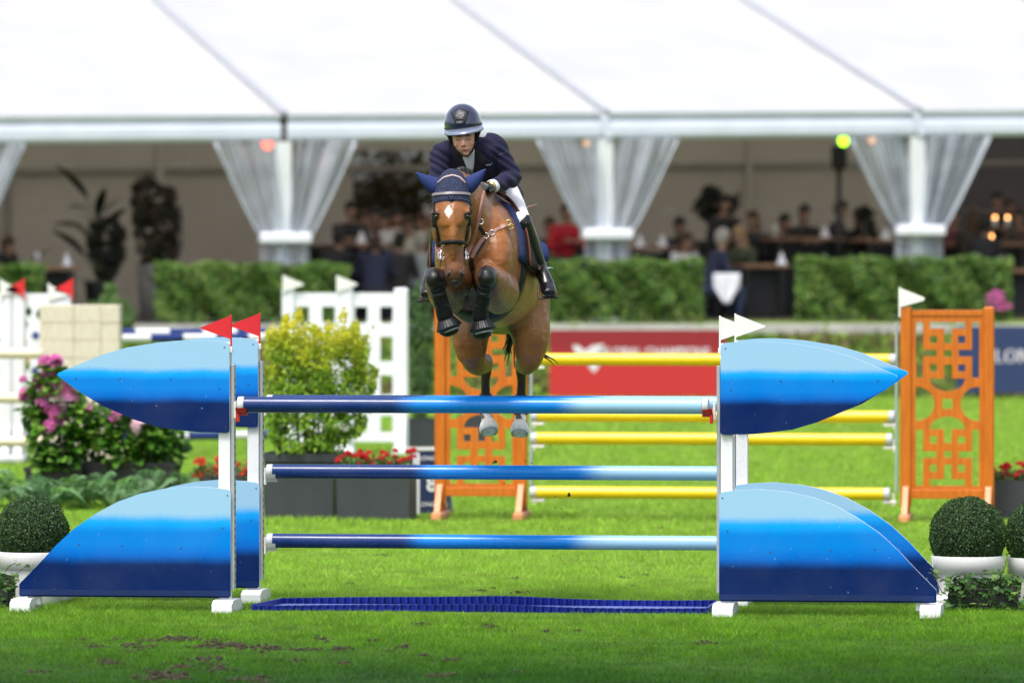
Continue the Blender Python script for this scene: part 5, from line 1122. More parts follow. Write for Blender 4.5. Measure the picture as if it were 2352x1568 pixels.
# bridle
br = strap('bridle', [(997,470), (1001,510), (1008,545), (1012,560)], .020, M_LEA, horse, th=.006)
strap('cheek_strap', [(1081,470), (1079,510), (1071,545), (1067,566), (1066,588)], .022, M_LEA, br)
strap('cheek_strap', [(1010,555), (1013,585), (1016,602)], .016, M_LEA, br)
nb = []
for k in range(11):
    a = 1011 + 57 * k / 10; h, n = on(a, 560 - 5 * math.sin(math.pi * k / 10))
    if h and h.y < 41.20: nb.append(h + n * .012)
mb = MB(); mb.tube(nb, .0135, 10); part('noseband', mb, M_BLACK, br)
for sgn, x in ((-1, 1011), (1, 1068)): mb = MB(); mb.tube([nb[0 if sgn < 0 else -1], P(x + sgn * 1.5, 560, 41.16), P(x + sgn * 1, 566, 41.22)], .010, 8); part('noseband_side', mb, M_BLACK, br)
for sgn, bx_ in ((-1, 1013.5), (1, 1069)):
    base = P(bx_, 588, 41.10); mb = MB(); mb.tube([base + Vector((.020 * math.cos(a), .006 * math.sin(a), .026 * math.sin(a))) for a in np.linspace(0, 2 * math.pi, 15)], .0042, 6); mb.tube([base + Vector((0, 0, .05)), base + Vector((.004 * sgn, -.006, 0)), base + Vector((.010 * sgn, -.004, -.075))], .006, 6); part('bit', mb, M_CHR, br)
    mb = MB(); mb.ell(base + Vector((.004 * sgn, -.012, -.02)), (.010, .006, .022), seg=8, rings=6); part('bit_plate', mb, M_CHR, br)
    mb = MB(); mb.box(on(bx_ - sgn * 5, 561)[0] + Vector((0, -.02, 0)), (.022, .008, .026), bev=.003); part('buckle', mb, M_BRASS, br)
for x in (996, 1079): mb = MB(); mb.box(P(x, 500 if x > 1030 else 505, 41.16), (.022, .06, .10), bev=.01); part('cheek_pad', mb, M_LEA, br)
# reins from bit to hand
strap('rein', [(1071,588), (1083,566), (1092,528), (1100,490), (1106,460), (1110,442)], .022, M_TANL, horse, th=.012, sm=6)
mb = MB(); L_ = Loft([(p, .01, .01) for p in (P(1012,588,41.10), P(1004,570,41.2), P(1010,540,41.35), P(1030,470,41.75), P(1040,440,41.9))], (1, 0, 0), 6); mb.ribbon(L_.c, [Vector((.25, -1, .1)).normalized()] * len(L_.c), .02, .003); part('rein', mb, M_TANL, horse)
# running rings, breastplate
bp = strap('breastplate', [(1084,592), (1090,578), (1102,556), (1116,541), (1136,531), (1152,523), (1166,515)], .026, M_TANL, horse, th=.007)
strap('breast_strap', [(1080,606), (1087,590), (1098,575), (1110,558), (1115,543), (1106,528), (1100,521)], .022, M_LEA, bp, th=.005)
strap('chest_strap', [(1082,596), (1085,620), (1090,645), (1098,672), (1105,692)], .028, M_LEA, bp, th=.006)
for a, b, m in ((1127, 536, M_CHR), (1113, 541, M_CHR), (1169, 521, M_BRASS), (1165, 514, M_BRASS), (1101, 508, M_CHR)):
    h, n = on(a, b)
    if h: mb = MB(); h = h + n * .012; mb.tube([h + Vector((.018 * math.cos(q), .004 * math.sin(q), .018 * math.sin(q))) for q in np.linspace(0, 2 * math.pi, 13)], .0045, 6); part('ring', mb, m, bp)
# girth with belly guard: a band that follows the trunk
LT = Loft(TORSO, (1, 0, 0), 5)
def trunk(fi, ang, off):
    i = int(max(0, min(len(LT.c) - 2, math.floor(fi)))); f = fi - i; return LT.at(i, ang, off, 2.2).lerp(LT.at(i + 1, ang, off, 2.2), f)
M_GIRTH = mat('girth_dark_green', (.006, .007, .005), .5, var=.2, spec=.3); M_GLIN = mat('belly_guard_lining', (.030, .050, .016), .7)
def band(fn, off, m, name, parent, a0=-1.0, a1=1.0, n=60, th=.010):
    mb = MB(); vs = []
    for k in range(n + 1):
        q = a0 + (a1 - a0) * k / n; f0, f1 = fn(q); ang = (-math.pi / 2 + q * math.pi * .92)
        o_ = off
        for (f, o) in ((f0, o_ - .03), (f0, o_ + th), ((f0 + f1) / 2, o_ + th * 1.2), (f1, o_ + th), (f1, o_ - .03)): vs.append(trunk(f, ang, o))
    mb.add(vs, [(k * 5 + j, k * 5 + j + 1, k * 5 + j + 6, k * 5 + j + 5) for k in range(n) for j in range(4)], True); return part(name, mb, m, parent)
# which end of the y axis points down? pick the sign that gives the lower point
DOWN = -1 if LT.at(15, -math.pi / 2).z < LT.at(15, math.pi / 2).z else 1
def band2(fn, off, m, name, parent, a0, a1, n=60, th=.010):
    mb = MB(); vs = []
    for k in range(n + 1):
        q = a0 + (a1 - a0) * k / n; f0, f1 = fn(q); ang = DOWN * (math.pi / 2 - q * math.pi)   # q=0 belly, +.5 image right
        for (f, o) in ((f0, off - .03), (f0, off + th), ((f0 + f1) / 2, off + th * 1.2), (f1, off + th), (f1, off - .03)): vs.append(trunk(f, ang, o))
    mb.add(vs, [(k * 5 + j, k * 5 + j + 1, k * 5 + j + 6, k * 5 + j + 5) for k in range(n) for j in range(4)], True); return part(name, mb, m, parent)
girth = band2(lambda q: (13.9 - 2.6 * math.exp(-(q / .17) ** 2), 15.6), .004, M_GIRTH, 'girth', horse, -.62, .62, 80, .012)
band2(lambda q: (11.6 - .0 * q, 13.2), .010, M_GLIN, 'belly_guard', girth, -.30, -.03, 24, .012)
# tail
tl = MB()
for k in range(26):
    a = P(1172 + RNG.normal(0, 3), 690, 43.5); b = P(1178 + RNG.normal(0, 6), 760, 43.75 + RNG.normal(0, .03)); d = P(1166 + RNG.normal(0, 9) + (70 if k < 5 else 0), 815 + RNG.normal(0, 14), 43.85); tl.tube([a, a.lerp(b, .6), b, b.lerp(d, .6), d], [.016, .014, .010, .006, .002], 5)
tl.tube([P(1215, 800, 43.7), P(1250, 815, 43.72), P(1272, 826, 43.72), P(1282, 834, 43.72)], [.012, .010, .005, .001], 6); tl.tube([P(1215, 800, 43.7), P(1248, 818, 43.72), P(1266, 830, 43.72), P(1274, 842, 43.72)], [.012, .009, .004, .001], 6)
part('tail', tl, M_HAIR, horse)
# boots on the legs
for k, (e, f, kn, fe, ho) in FORE.items():
    b = MB(); a0 = kn.lerp(fe, .25); b.loft([(a0, .050, .052), (kn.lerp(fe, .5), .049, .054), (kn.lerp(fe, .8), .050, .056), (fe, .055, .060), (fe.lerp(ho, .35), .052, .056)], 18); bt = part('tendon_boot', b, M_BLACK, horse)
    for q in (.42, .74):
        c0 = kn.lerp(fe, q); mb = MB(); mb.loft([(c0 + (kn - fe).normalized() * .014, .0500, .0545), (c0 - (kn - fe).normalized() * .014, .0510, .0555)], 18, sub=2); part('boot_strap', mb, M_RUB, bt)
    ax = (ho - fe).normalized(); ax = (ax + Vector((.10, -.55, 0))).normalized(); zq = ax.to_track_quat('-Z', 'Y').to_matrix()
    mb = MB(); mb.lathe([(.046, .02), (.052, 0), (.066, -.03), (.082, -.062), (.086, -.072), (.080, -.074), (.05, -.068), (.004, -.066)], seg=72, rib=.045, nrib=24); mb.v = [tuple(zq @ Vector(q) + fe.lerp(ho, .35)) for q in mb.v]; part('bell_boot', mb, M_RUB, horse)
    mb = MB(); mb.lathe([(.070, -.060), (.074, -.082), (.066, -.086), (.01, -.084)], seg=30); mb.v = [tuple(zq @ Vector(q) + fe.lerp(ho, .35)) for q in mb.v]; hf = part('hoof', mb, mat('dark_hoof', (.02, .018, .018), .5) if k == 'R' else bpy.data.materials['dark_hoof'], horse)
    mb = MB(); mb.tube([zq @ Vector((.058 * math.cos(a), .058 * math.sin(a), -.088)) + fe.lerp(ho, .35) for a in np.linspace(-.6, 3.74, 16)], .007, 6); part('horseshoe', mb, M_STEEL, hf)
for k, (hip, th, stf, gs, hk, cn, fe, pa, ho) in HIND.items():
    b = MB(); b.loft([(cn.lerp(fe, .50), .044, .047), (cn.lerp(fe, .8), .048, .053), (fe, .051, .056), (fe.lerp(pa, .5), .048, .052)], 18); part('fetlock_boot', b, M_BLACK, horse)
    ax = (ho - pa).normalized(); zq = ax.to_track_quat('-Z', 'Y').to_matrix()
    mb = MB(); mb.lathe([(.040, .034), (.054, .012), (.064, -.018), (.066, -.042), (.058, -.056), (.03, -.062), (.004, -.063)], seg=30); mb.v = [tuple(zq @ Vector((q[0], q[1] * 1.1, q[2])) + pa.lerp(ho, .75)) for q in mb.v]; hf = part('hoof', mb, M_WHOOF, horse)
    mb = MB(); mb.tube([zq @ Vector((.054 * math.cos(a), .06 * math.sin(a), -.060)) + pa.lerp(ho, .75) for a in np.linspace(-.6, 3.74, 16)], .006, 6); part('horseshoe', mb, M_STEEL, hf)
# saddle cloth and saddle
t = NT('saddle_cloth'); tc = t.n('ShaderNodeTexCoord'); mp = t.n('ShaderNodeMapping'); mp.inputs['Rotation'].default_value = (R(45), R(45), 0); t.l(tc.outputs['Object'], mp.inputs[0]); vo = t.n('ShaderNodeTexVoronoi', distance='CHEBYCHEV'); vo.inputs['Scale'].default_value = 18; vo.inputs['Randomness'].default_value = 0; t.l(mp.outputs[0], vo.inputs['Vector'])
M_PAD = t.done(t.bsdf((.007, .022, .085), .8, bump=t.math('MULTIPLY', vo.outputs['Distance'], -1.0), bumpd=.006)); M_PADE = mat('pad_binding', (.02, .06, .22), .6)
M_SAD = mat('saddle_leather', (.018, .006, .005), .5, var=.2, spec=.3); M_SADL = mat('saddle_edge', (.17, .055, .04), .45)
def patch(name, f0, f1, q0, q1, off, m, parent, th=.014, nf=10, nq=16, shape=None):
    mb = MB(); rows = []
    for l_ in (off + th, off - .02):
        for i in range(nf + 1):
            for j in range(nq + 1):
                a, b = i / nf, j / nq
                f, q = f0 + (f1 - f0) * a, q0 + (q1 - q0) * b
                if shape: f, q = shape(a, b, f, q)
                rows.append(trunk(f, DOWN * (math.pi / 2 - q * math.pi), l_))
    W = nq + 1; S_ = (nf + 1) * W; fs = [(i * W + j, i * W + j + 1, (i + 1) * W + j + 1, (i + 1) * W + j) for i in range(nf) for j in range(nq)]
    fs += [(i * W, (i + 1) * W, S_ + (i + 1) * W, S_ + i * W) for i in range(nf)] + [(i * W + nq, S_ + i * W + nq, S_ + (i + 1) * W + nq, (i + 1) * W + nq) for i in range(nf)]
    fs += [(j, S_ + j, S_ + j + 1, j + 1) for j in range(nq)] + [(nf * W + j, nf * W + j + 1, S_ + nf * W + j + 1, S_ + nf * W + j) for j in range(nq)]
    mb.add(rows, fs, True); return part(name, mb, m, parent)
for s_ in (1, -1):
    pad = patch('saddle_cloth', 12.6, 21.5, s_ * .47, s_ * .99, .012, M_PAD, horse, .020, shape=lambda a, b, f, q: (f + (.9 * (b - .5)) * (1 - a), q))
    sd_ = patch('saddle_flap', 14.2, 21.3, s_ * .46, s_ * .97, .038, M_SAD, horse, .016, shape=lambda a, b, f, q: (f - 1.3 * math.sin(math.pi * min(1, b * 1.2)) * (1 - a) * .8 + a * (-2.0) * (1 - b), q))
    mb = MB(); mb.tube([trunk(14.2 - 1.3 * math.sin(math.pi * min(1, b * 1.2)) * .8, DOWN * (math.pi / 2 - s_ * (.46 + .51 * b) * math.pi), .056) for b in np.linspace(0, 1, 18)], .006, 6); part('flap_edge', mb, M_SADL, sd_)
mb = MB(); top = lambda f, o: trunk(f, DOWN * (math.pi / 2 - math.pi), o)
mb.loft([(top(13.2, .03), .07, .05), (top(14.2, .075), .10, .06), (top(16, .045), .15, .05), (top(18, .045), .19, .05), (top(20, .085), .20, .06), (top(20.8, .09), .14, .045)], 18); part('saddle_seat', mb, M_SAD, horse)
for s_ in (1, -1): mb = MB(); mb.tube([trunk(21.4 + k * .1, DOWN * (math.pi / 2 - s_ * (.545 + .022 * k) * math.pi), .05) for k in range(6)], [.015, .034, .038, .038, .034, .015], 10); part('pad_roll', mb, M_EAR, horse)
# ================================================================== RIDER
rider = thing('person', 'show jumping rider in a navy jacket and dark helmet leaning over the horse', 'rider', P(1120, 450, 42.4))
def hand_mb(mb, wrist, d, nrm, thumb, k=1.0, grow=0.0):
    """palm, four bent fingers of unequal length and a thumb; d points along the hand, nrm out of its back"""
    d = Vector(d).normalized(); nrm = Vector(nrm); nrm = (nrm - d * nrm.dot(d)).normalized(); s = d.cross(nrm) * thumb
    W = wrist
    mb.loft([(W - d * .02, .030 * k + grow, .023 * k + grow), (W + d * .03 * k, .038 * k + grow, .020 * k + grow), (W + d * .085 * k, .042 * k + grow, .016 * k + grow)], 14, hint=tuple(s))
    for i, (off, L) in enumerate(((.030, .040), (.011, .045), (-.010, .042), (-.029, .034))):
        a = W + d * .082 * k + s * off * k; b = a + (d * .75 - nrm * .65).normalized() * L * k; c = b + (d * -.25 - nrm).normalized() * L * .72 * k; e = c + (-d - nrm * .25).normalized() * L * .58 * k
        mb.tube([a - d * .02, a, b, c, e], [(.0095) * k + grow] * 2 + [.0098 * k + grow, .0088 * k + grow, .0072 * k + grow], 9)
        mb.ell(b, ((.0108) * k + grow,) * 3, seg=8, rings=6)
    a = W + d * .028 * k + s * .032 * k; b = a + (d * .6 + s * .6 - nrm * .3).normalized() * .036 * k; c = b + (d * .9 - s * .25 - nrm * .35).normalized() * .032 * k
    mb.tube([W + d * .012, a, b, c], [.014 * k + grow, .0135 * k + grow, .0115 * k + grow, .009 * k + grow], 9)
SHL, ELL, WRL = P(1136,338,42.17), P(1178,407,42.16), P(1131,428,41.93); HDL = P(1112,424,41.84)
SHR, ELR, WRR = P(1016,356,42.15), P(1004,418,42.08), P(1030,436,41.93); HDR = P(1046,434,41.85)
TOR = [(P(1142,458,42.70), .165, .125), (P(1124,428,42.52), .158, .120), (P(1098,390,42.31), .190, .132), (P(1082,360,42.19), .212, .122), (P(1075,340,42.13), .195, .088), (P(1073,328,42.10), .095, .068)]
HIPL, KNL, ANL, BAL, TOL = P(1153,449,42.62), P(1199,507,42.13), P(1241,612,42.36), P(1257,658,42.22), P(1261,673,42.13)
HIPR, KNR, ANR, BAR, TOR_ = P(1108,452,42.62), P(1014,515,42.12), P(993,612,42.34), P(984,662,42.20), P(981,677,42.11)
FACE = [(P(1062,258,42.02), .060, .075), (P(1062.5,282,42.0), .080, .104), (P(1064,305,41.985), .079, .102), (P(1064.5,318,41.975), .0765, .098), (P(1066,331,41.965), .070, .090), (P(1068.5,343,41.955), .057, .074), (P(1070.5,352,41.950), .034, .046)]
def figure(mb, g=0.0, parts='all'):
    if parts in ('all', 'jacket'):
        mb.loft([(a, b + g, c + g) for a, b, c in TOR], 26)
        for S, E, W, sg in ((SHL, ELL, WRL, 1), (SHR, ELR, WRR, -1)):
            m_ = S.lerp(E, .45); f_ = E.lerp(W, .4)
            mb.loft([(S + Vector((-sg * .06, .0, .015)), .070 + g, .075 + g), (S, .072 + g, .076 + g), (m_, .058 + g, .062 + g), (E, .050 + g, .053 + g), (f_, .046 + g, .048 + g), (E.lerp(W, .96), .034 + g, .036 + g)], 18, hint=(.2, -1, .4))
    if parts in ('all', 'legs'):
        mb.loft([(P(1138,440,42.60), .15 + g, .12 + g), (P(1140,458,42.72), .165 + g, .14 + g), (P(1142,470,42.82), .13 + g, .11 + g)], 20)
        for H, K, A, sg in ((HIPL, KNL, ANL, 1), (HIPR, KNR, ANR, -1)):
            mb.loft([(H + Vector((0, .12, .02)), .105 + g, .11 + g), (H, .118 + g, .118 + g), (H.lerp(K, .45), .094 + g, .098 + g), (H.lerp(K, .85), .066 + g, .070 + g), (K, .054 + g, .056 + g), (K.lerp(A, .12), .044 + g, .046 + g)], 20)
    if parts in ('all', 'boots'):
        for K, A, B, T_, sg in ((KNL, ANL, BAL, TOL, 1), (KNR, ANR, BAR, TOR_, -1)):
            mb.loft([(K + Vector((0, .02, .022)), .055 + g, .060 + g), (K.lerp(A, .06), .058 + g, .063 + g), (K.lerp(A, .18), .056 + g, .061 + g), (K.lerp(A, .42), .053 + g, .060 + g), (K.lerp(A, .8), .041 + g, .046 + g), (A, .038 + g, .044 + g)], 18)
            mb.loft([(A + Vector((0, .02, .03)), .039 + g, .044 + g), (A + Vector((0, .01, -.02)), .041 + g, .052 + g), (A.lerp(B, .55), .040 + g, .050 + g), (B, .047 + g, .036 + g), (B.lerp(T_, .6), .046 + g, .030 + g), (T_, .036 + g, .022 + g)], 18)
            mb.ell(A + Vector((0, .055, -.035)), (.036 + g, .04 + g, .035 + g))
rb = MB(); figure(rb, -.008)
rb.loft([(P(1076,350,42.14), .062, .066), (P(1072,338,42.06), .056, .062), (P(1068,326,42.0), .058, .066)], 16); rb.loft(FACE, 24, power=2.2)
rb.ell(P(1064.6,333.2,41.868), (.0145, .016, .0115)); rb.loft([(P(1064,315,41.885), .009, .012), (P(1064.3,324,41.872), .0105, .014), (P(1064.6,332,41.864), .013, .015)], 10)
for x in (1060.6, 1068.8): rb.ell(P(x, 334.2, 41.880), (.008, .010, .007))
for x, y in ((1053.5, 314.5), (1075.5, 313.0)): rb.ell(P(x, y, 41.898), (.021, .016, .0095))          # brow ridge
for x, y in ((1053.8, 320), (1075.2, 318.6)): rb.ell(P(x, y, 41.893), (.0145, .012, .0095))            # lowered eyelids
for x, y in ((1050, 332), (1081, 330)): rb.ell(P(x, y, 41.915), (.024, .022, .020))                   # cheeks
rb.ell(P(1068.2, 343.0, 41.888), (.019, .012, .006)); rb.ell(P(1068.8, 347.2, 41.892), (.017, .012, .0065)); rb.ell(P(1070.5, 353, 41.912), (.021, .020, .014))
for x, y in ((1041, 321), (1091, 318)): rb.ell(P(x, y, 41.99), (.010, .022, .030))
hand_mb(rb, WRL, HDL - WRL, (.35, -.15, .9), -1, 1.0, -.002); hand_mb(rb, WRR, HDR - WRR, (-.3, -.15, .9), 1, 1.0, -.002)
RME = fuse(rb, .0052, 3, .5); v = verts_np(RME).astype(float); ux, uy = px_of(v); N = len(v)
c = np.tile(np.array((.66, .35, .245)), (N, 1)); fc = (v[:, 1] < 41.97) & (uy < 360) & (uy > 300)
for x, y, r, col, k in ((1050, 331, 9, (.52, .19, .13), .6), (1081, 329, 9, (.52, .19, .13), .6), (1064.6, 332, 6, (.52, .19, .13), .6), (1053.5, 317, 7, (.36, .16, .11), .6), (1075.5, 316, 7, (.36, .16, .11), .6)):
    q = np.hypot(ux - x, uy - y) / r; c = blend(c, fc * (1 - sst(.3, 1.1, q)) * k, col)
c = blend(c, fc * sst(338, 346, uy) * .30, (.30, .17, .125))
q = np.hypot((ux - 1068.5) / 8, (uy - 345) / 3.8); c = blend(c, fc * (1 - sst(.7, 1.05, q)) * .8, (.40, .11, .09))
paint(RME, c); M_SKIN = vcol_mat('skin', .45, .4, var=.06, scale=60, bump=.0006, bscale=400)
part('body', RME, M_SKIN, rider); RB = BVHTree.FromPolygons([p for p in v], [tuple(p.vertices) for p in RME.polygons])
def feature(name, pts, r, m, bvh=RB, off=.001, parent=rider):
    L_ = [on(a, b, bvh) for a, b in pts]; L_ = [h + n * off for h, n in L_ if h]
    mb = MB(); mb.tube(L_, r, 7); return part(name, mb, m, parent)
M_BROW = mat('eyebrow', (.06, .035, .022), .8); M_LASH = mat('lashes', (.03, .018, .014), .7); M_LIP = mat('mouth_line', (.06, .016, .014), .6)
feature('eyebrow', [(1047, 314.6), (1051, 312.6), (1056, 312.6), (1060, 314.6)], [.002, .0042, .0042, .002], M_BROW); feature('eyebrow', [(1069, 313.8), (1073, 311.4), (1078, 311.2), (1082.5, 313.2)], [.002, .0042, .0042, .002], M_BROW)
feature('eyelashes', [(1047.5, 320.8), (1051, 322.4), (1056, 322.6), (1060, 321.4)], .0018, M_LASH); feature('eyelashes', [(1069, 320.4), (1073, 321.4), (1078, 321.0), (1081.5, 319.2)], .0018, M_LASH)
feature('mouth', [(1061, 344.8), (1065, 345.2), (1069, 345.6), (1073, 345.0), (1076.5, 343.6)], [.001, .002, .0028, .002, .001], M_LIP)
for x, y in ((1061.3, 335.6), (1068.2, 335.4)): feature('nostril', [(x - 1.2, y), (x + 1.2, y - .1)], .0022, M_LIP)
# jacket
jb = MB(); figure(jb, .008, 'jacket'); jb.loft([(P(1076,352,42.15), .090, .080), (P(1075,336,42.12), .078, .074), (P(1075,329,42.12), .070, .070)], 18)
for s_ in (-1, 1): jb.loft([(P(1128,430,42.54), .13, .10), (P(1140 + s_ * 8,440,42.70), .14, .10), (P(1146 + s_ * 12,452,42.84), .14, .09)], 16)
JME = fuse(jb, .0075, 4, .5)
jv = verts_np(JME).astype(float)
def fold(p, k1, k2, ph): return np.sin(p[:, 0] * k1 + p[:, 2] * k2 + p[:, 1] * 17 + ph + 1.7 * np.sin(p[:, 2] * 23 + p[:, 0] * 13))
am = np.maximum(sst(-.06, .02, jv[:, 0] - P(1150, 0, 42.1).x), 0); ux, uy = px_of(jv)
nrm = np.empty(len(jv) * 3, 'f'); JME.vertices.foreach_get('normal', nrm); nrm = nrm.reshape(-1, 3)
jv = jv + nrm * (fold(jv, 62, 95, 0) * (.0018 + .0058 * np.exp(-((ux - 1172) / 22) ** 2 - ((uy - 405) / 26) ** 2) + .0042 * np.exp(-((ux - 1150) / 20) ** 2 - ((uy - 345) / 24) ** 2) + .0035 * (ux < 1030)))[:, None]
JME.vertices.foreach_set('co', jv.astype('f').ravel()); JME.update()
t = NT('jacket_cloth'); nz = t.noise(7, 4); n2 = t.noise(420, 2); cj = t.ramp(nz.outputs['Fac'], [(.3, (.0085, .009, .031)), (.7, (.0145, .014, .045))]).outputs[0]; M_JAC = t.done(t.bsdf(cj, .78, spec=.2, sheen=.06, bump=n2.outputs['Fac'], bumpd=.0015))
M_LAP = mat('lapel_cloth', (.004, .004, .011), .75, var=.15); M_SHIRT = mat('white_shirt', (.66, .69, .74), .6, var=.05); M_TIEW = mat('pale_tie', (.50, .56, .64), .5, var=.15, scale=60)
jac = part('jacket', JME, M_JAC, rider); JB = BVHTree.FromPolygons([p for p in jv], [tuple(p.vertices) for p in JME.polygons])
def decal(name, pl, m, off, bvh=JB, parent=jac, n=5):
    cx_, cy_ = sum(p[0] for p in pl) / len(pl), sum(p[1] for p in pl) / len(pl); ring = []
    for (a, b), (c_, d_) in zip(pl, pl[1:] + pl[:1]):
        for k in range(n): ring.append((a + (c_ - a) * k / n, b + (d_ - b) * k / n))
    mb = MB(); vs, fs = [], []; M_ = len(ring); ok = True; R_ = 4; last = None
    for r_ in range(R_ + 1):
        for a, b in ring:
            q = r_ / R_; h, nn = on(cx_ + (a - cx_) * q, cy_ + (b - cy_) * q, bvh)
            if h is None: h = (last or P(cx_, cy_, 42)) + Vector(((0), 0, 0)); nn = Vector((0, -1, 0))
            last = h; vs.append(h + nn * off)
    for r_ in range(R_):
        for k in range(M_): fs.append((r_ * M_ + k, r_ * M_ + (k + 1) % M_, (r_ + 1) * M_ + (k + 1) % M_, (r_ + 1) * M_ + k))
    s0 = len(vs); vs += [vs[R_ * M_ + k] + Vector((0, .015, 0)) for k in range(M_)]
    fs += [(R_ * M_ + k, R_ * M_ + (k + 1) % M_, s0 + (k + 1) % M_, s0 + k) for k in range(M_)]
    mb.add(vs, fs, True); return part(name, mb, m, parent)
Z1 = lambda a, b: (922 + a * .270, 216.4 + b * .270)
decal('shirt', [Z1(512,505), Z1(560,512), Z1(622,470), Z1(622,560), Z1(612,640), Z1(590,668), Z1(560,640), Z1(535,575)], M_SHIRT, .007)
decal('tie', [Z1(552,520), Z1(600,503), Z1(612,540), Z1(606,610), Z1(596,664), Z1(568,640), Z1(560,570)], M_TIEW, .012)
decal('lapel', [Z1(438,455), Z1(505,512), Z1(540,580), Z1(566,655), Z1(520,650), Z1(462,600), Z1(440,540)], M_LAP, .010)
decal('lapel', [Z1(632,420), Z1(655,470), Z1(730,560), Z1(700,625), Z1(640,670), Z1(604,668), Z1(618,600), Z1(626,530)], M_LAP, .010)
for a in (692, 704, 718, 732, 748): decal('chest_lettering', [Z1(a, 597), Z1(a + 8, 595), Z1(a + 8, 604), Z1(a, 606)], M_SHIRT, .004, n=2)
decal('chest_emblem', [Z1(758, 592), Z1(774, 575), Z1(772, 590), Z1(760, 602)], mat('emblem_green', (.06, .30, .05), .6), .004, n=2)
for a, b in ((826, 516), (840, 511), (852, 505), (866, 499), (880, 494)): decal('sleeve_lettering', [Z1(a, b), Z1(a + 8, b - 4), Z1(a + 9, b + 3), Z1(a + 1, b + 7)], mat('sleeve_print', (.10, .10, .14), .6) if a == 826 else bpy.data.materials['sleeve_print'], .003, n=2)
feature('sleeve_seam', [Z1(820, 340), Z1(795, 400), Z1(780, 470), Z1(785, 540)], .0022, M_LAP, JB, .001, jac)
for a, b in ((888, 790), (905, 782), (922, 774), (938, 768)):
    h, n = on(*Z1(a, b), JB)
    if h: mb = MB(); mb.ell(h + n * .003, (.006, .006, .006), seg=8, rings=6); part('cuff_button', mb, M_LAP, jac)
for W, E, H in ((WRL, ELL, HDL), (WRR, ELR, HDR)):
    d = (W - E).normalized(); mb = MB(); mb.loft([(E.lerp(W, .90), .042, .044), (W - d * .006, .045, .047), (W + d * .012, .045, .047)], 18, hint=(.2, -1, .4)); part('shirt_cuff', mb, M_SHIRT, rider)
    mb = MB(); hand_mb(mb, W + d * .012, H - W, (.35 if W is WRL else -.3, -.15, .9), -1 if W is WRL else 1, 1.06, .0025); mb.loft([(W - d * .005, .031, .033), (W + d * .03, .033, .030), (W + d * .05, .036, .026)], 14, hint=(.2, -1, .4))
    gme = fuse(mb, .0038, 2, .5); part('glove', gme, mat('black_glove', (.012, .012, .013), .42, bump=.001, bscale=260) if W is WRL else bpy.data.materials['black_glove'], rider)
d = (WRL - ELL).normalized(); mb = MB(); mb.loft([(WRL + d * .016, .041, .043), (WRL + d * .030, .040, .042)], 18, hint=(.2, -1, .4), sub=2); part('watch', mb, M_BRASS, rider)
# breeches and boots
bb = MB(); figure(bb, .004, 'legs'); BME = fuse(bb, .008, 4, .5); M_BRE = mat('white_breeches', (.76, .76, .80), .65, var=.04, bump=.003, bscale=30); part('breeches', BME, M_BRE, rider)
bo = MB(); figure(bo, .006, 'boots'); BOM = fuse(bo, .0062, 3, .5); bv_ = verts_np(BOM).astype(float)
nr_ = np.empty(len(bv_) * 3, 'f'); BOM.vertices.foreach_get('normal', nr_); ux, uy = px_of(bv_); bv_ += nr_.reshape(-1, 3) * (np.sin(uy * 1.1 + ux * .5 + np.sin(ux * .6) * 2) * .0028 * np.exp(-((uy - 600) / 26) ** 2))[:, None]; BOM.vertices.foreach_set('co', bv_.astype('f').ravel()); BOM.update()
left = np.array([p.center.x > P(1110, 0, 42.3).x for p in BOM.polygons])
def half(me, keep):
    bm = bmesh.new(); bm.from_mesh(me); bm.faces.ensure_lookup_table(); bmesh.ops.delete(bm, geom=[f for f, k in zip(bm.faces, keep) if not k], context='FACES'); o = bpy.data.meshes.new('boot'); bm.to_mesh(o); bm.free(); o.polygons.foreach_set('use_smooth', [True] * len(o.polygons)); return o
M_BOOT = mat('boot_leather', (.005, .005, .006), .26, var=.3, spec=.5, coat=.15, bump=.002, bscale=50)
for k in (left, ~left): part('riding_boot', half(BOM, k), M_BOOT, rider)
bpy.data.meshes.remove(BOM)
mb = MB(); mb.tube([ANL + Vector((.035, .05, -.02)), ANL + Vector((.05, .02, -.012)), P(1264, 615, 42.40), P(1270, 616, 42.44)], [.006, .006, .006, .004], 6); mb.tube([ANL + Vector((-.035, -.03, -.02)), ANL + Vector((.0, -.05, -.02)), ANL + Vector((.035, -.02, -.02))], .008, 6); part('spur', mb, M_STEEL, rider)
# helmet
HC = P(1063.5, 285.5, 42.03); HM = Matrix.Rotation(R(-8), 3, 'Y') @ Matrix.Rotation(R(7), 3, 'X')
def hl(x, y, z): return HM @ Vector((x, y, z)) + HC
mb = MB(); seg, rg = 48, 22; vs = []
for i in range(rg + 1):
    a = (math.pi * .5 + .30) * i / rg
    for k in range(seg):
        b_ = 2 * math.pi * k / seg; zc = .138 * math.cos(a); rr = math.sin(a) if a < math.pi / 2 else 1 - .10 * (a - math.pi / 2)
        vs.append(hl(.125 * rr * math.cos(b_), .152 * rr * math.sin(b_), zc))
mb.add(vs, [(i * seg + k, i * seg + (k + 1) % seg, (i + 1) * seg + (k + 1) % seg, (i + 1) * seg + k) for i in range(rg) for k in range(seg)], True)
hs_ = len(mb.v); M_HEL = mat('helmet_gloss_navy', (.006, .010, .042), .08, var=.1, spec=.7, coat=1.0); hel = part('helmet', mb, M_HEL, rider)
HB = BVHTree.FromPolygons([Vector(q) for q in mb.v], mb.f)
mb = MB(); vs = []; n = 30
